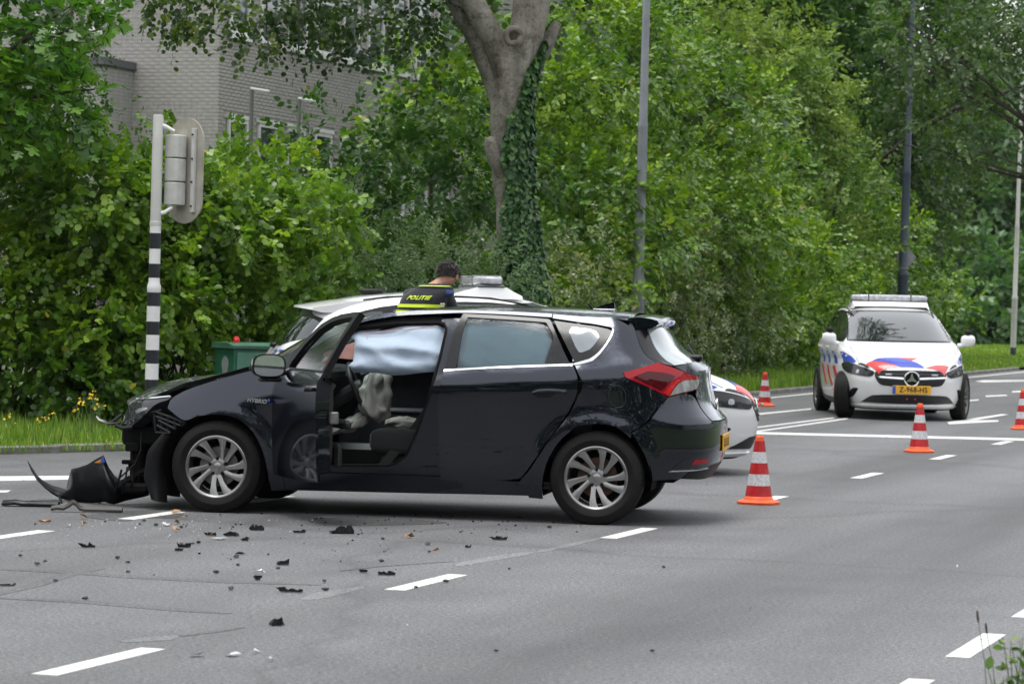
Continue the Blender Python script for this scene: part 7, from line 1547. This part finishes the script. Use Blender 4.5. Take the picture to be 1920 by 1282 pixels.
for i, (px, py, r_, lb) in enumerate([(411, 1011, .085, 'clear star shaped shard of headlight plastic'), (126, 988, .05, 'upright clear shard below the trim strip'), (313, 986, .05, 'clear shard left of the dry leaves by the wheel'), (353, 984, .035, 'small clear shard right of the dry leaves'), (372, 1231, .06, 'curved clear shard near the bottom left lane dash'), (433, 1230, .05, 'square clear shard right of the curved one'), (337, 1239, .03, 'thin clear flake left of the curved shard'), (482, 1224, .025, 'clear flake right of the square shard'), (485, 1075, .03, 'white flake above the upright black sliver'), (258, 994, .03, 'thin clear flake beside the front lane dash'), (508, 1239, .02, 'farthest right clear flake at the bottom'), (1407, 1143, .02, 'lone white flake in the right lane'), (1793, 1065, .02, 'white flake at the far right of the lane'), (762, 1178, .018, 'white speck in the middle of the lane'), (1325, 909, .03, 'clear ring shaped shard behind the rear wheel')]):
    at_ground_mesh('clear_shard', lb, 'shard', shard(r_, i+120, .02), px, py, random.uniform(0, 6), 'clear shards on the road', M_SHARD)
# torn-off bumper lying in front of the car: a curved shell with thickness
BP = thing('torn_bumper', 'torn off navy bumper shell lying on the road before the wrecked nose', 'bumper', tuple(ground_at(190, 950)))
B0 = Vector(BP.location); c1 = lambda x, y: (x/3.0, 660+y/3.0)
top_ = [(155, 612), (178, 650), (205, 690), (245, 722), (290, 748), (335, 765), (372, 770), (385, 720), (400, 656), (440, 648), (490, 632), (540, 605), (583, 580), (595, 618), (615, 655), (645, 692), (690, 728), (740, 752), (800, 765), (835, 772)]
bot_ = [(158, 622), (176, 668), (205, 720), (248, 765), (290, 795), (330, 818), (360, 828), (400, 838), (440, 842), (480, 846), (520, 848), (560, 845), (590, 842), (610, 850), (640, 856), (670, 848), (710, 835), (750, 826), (800, 815), (838, 806)]
mb = MB(); rows = []; nn = 9
for k, ((x0, y0), (x1, y1)) in enumerate(zip(top_, bot_)):
    t = k/(len(top_)-1); Yc = 21.05+.55*(t-.25)**2-.25*t+.18*math.sin(6*t); row = []
    for j in range(nn):
        v = j/(nn-1); bulge = -.10*math.sin(PI*v)*min(1, (y1-y0)/120); px, py = c1(x0+(x1-x0)*v, y0+(y1-y0)*v); p = at_depth(px, py, Yc+bulge+.10*(1-v))-B0; p = p+Vector((.008*noise.noise(Vector((k*.9, j*.7, 2))), .02*noise.noise(Vector((k*.6, j*.6, 7))), .012*noise.noise(Vector((k*1.3, j*.5, 4)))*(1-v))); row.append(tuple(p))
    rows.append(row)
mb.grid(rows); mb.grid([[(p[0], p[1]+.012, p[2]) for p in r] for r in rows]); mb.grid([[r[0] for r in rows], [(r[0][0], r[0][1]+.012, r[0][2]) for r in rows]]); mb.grid([[r[-1] for r in rows], [(r[-1][0], r[-1][1]+.012, r[-1][2]) for r in rows]])
mb.build('bumper_shell', plain('torn_bumper_paint', (.0022, .0026, .0036), .35, spec=.12), BP, angle=60)
def flat_bit(name, pix, Y, mat, parent, th=.006):
    P = [at_depth(*c1(*q), Y)-B0 for q in pix]; mb = MB(); mb.add([tuple(p) for p in P]+[(p.x, p.y+th, p.z) for p in P], [tuple(range(len(P))), tuple(range(2*len(P)-1, len(P)-1, -1))]+[(i, (i+1) % len(P), len(P)+(i+1) % len(P), len(P)+i) for i in range(len(P))]); return mb.build(name, mat, parent, smooth=False)
flat_bit('amber_label', [(530, 622), (565, 600), (568, 622)], 20.78, M_AMBER, BP); flat_bit('blue_label', [(566, 599), (582, 584), (590, 618), (569, 622)], 20.77, M_BLUEL, BP)
mb = MB()
for a, b in (((330, 800), (345, 850)), ((380, 835), (500, 872)), ((400, 830), (430, 880)), ((540, 835), (600, 860)), ((350, 845), (400, 870))):
    p, q = at_depth(*c1(*a), 21.0)-B0, at_depth(*c1(*b), 20.9)-B0; mb.tube([tuple(p), tuple((p+q)/2+Vector((0, .03, -.01))), tuple(q)], .012, 5, flat=.5)
mb.build('broken_clip', M_BLKP, BP)
# curled trim strips lying flat in front
def strip_thing(name, label, pix, Y, w, mat):
    P = [at_depth(*c1(*q), Y) for q in pix]; c = P[len(P)//2]; root_loc = Vector((c.x, c.y, 0)); mb = MB(); rows = []
    for p in P:
        z = max(p.z, .006); rows.append([(p.x-root_loc.x, p.y-root_loc.y+dy, z+dz) for dy, dz in ((-w/2, 0), (-w/2, .016), (0, .034), (w/2, .026), (w/2, 0))])
    mb.grid(rows, closed=True); o = mb.build(name, mat, None, angle=40); o.location = root_loc; return tag(o, label, 'trim')
strip_thing('trim_strip', 'flat black grille strip lying at the far left of the wreckage', [(15, 868), (50, 858), (90, 855), (130, 866), (170, 872), (190, 862), (230, 880), (290, 886), (330, 884)], 20.55, .10, M_BLKG)
strip_thing('trim_strip', 'curled brownish black trim strip with a raised hump on the road', [(288, 912), (320, 885), (360, 888), (395, 870), (412, 856), (430, 866), (450, 890), (480, 905), (540, 908), (600, 906), (650, 902), (688, 900)], 20.1, .05, plain('trim_brown_black', (.035, .030, .026), .55))
# ------------------------------------------------------------------ damp air: one closed box of even haze round camera and scene
mb = MB(); mb.box((-130, -45, -1.2), (140, 260, 30)); hz_ = mb.build('haze', None, None, smooth=False)
hm = bpy.data.materials.new('haze_air'); hm.use_nodes = True; _n = hm.node_tree; _n.nodes.clear()
_o = _n.nodes.new('ShaderNodeOutputMaterial'); _v = _n.nodes.new('ShaderNodeVolumePrincipled'); _v.inputs['Color'].default_value = (.86, .92, 1.0, 1); _v.inputs['Density'].default_value = 0.00007; _v.inputs['Anisotropy'].default_value = 0.2
_n.links.new(_v.outputs[0], _o.inputs['Volume']); hz_.data.materials.clear(); hz_.data.materials.append(hm); tag(hz_, None, None, None, 'stuff')
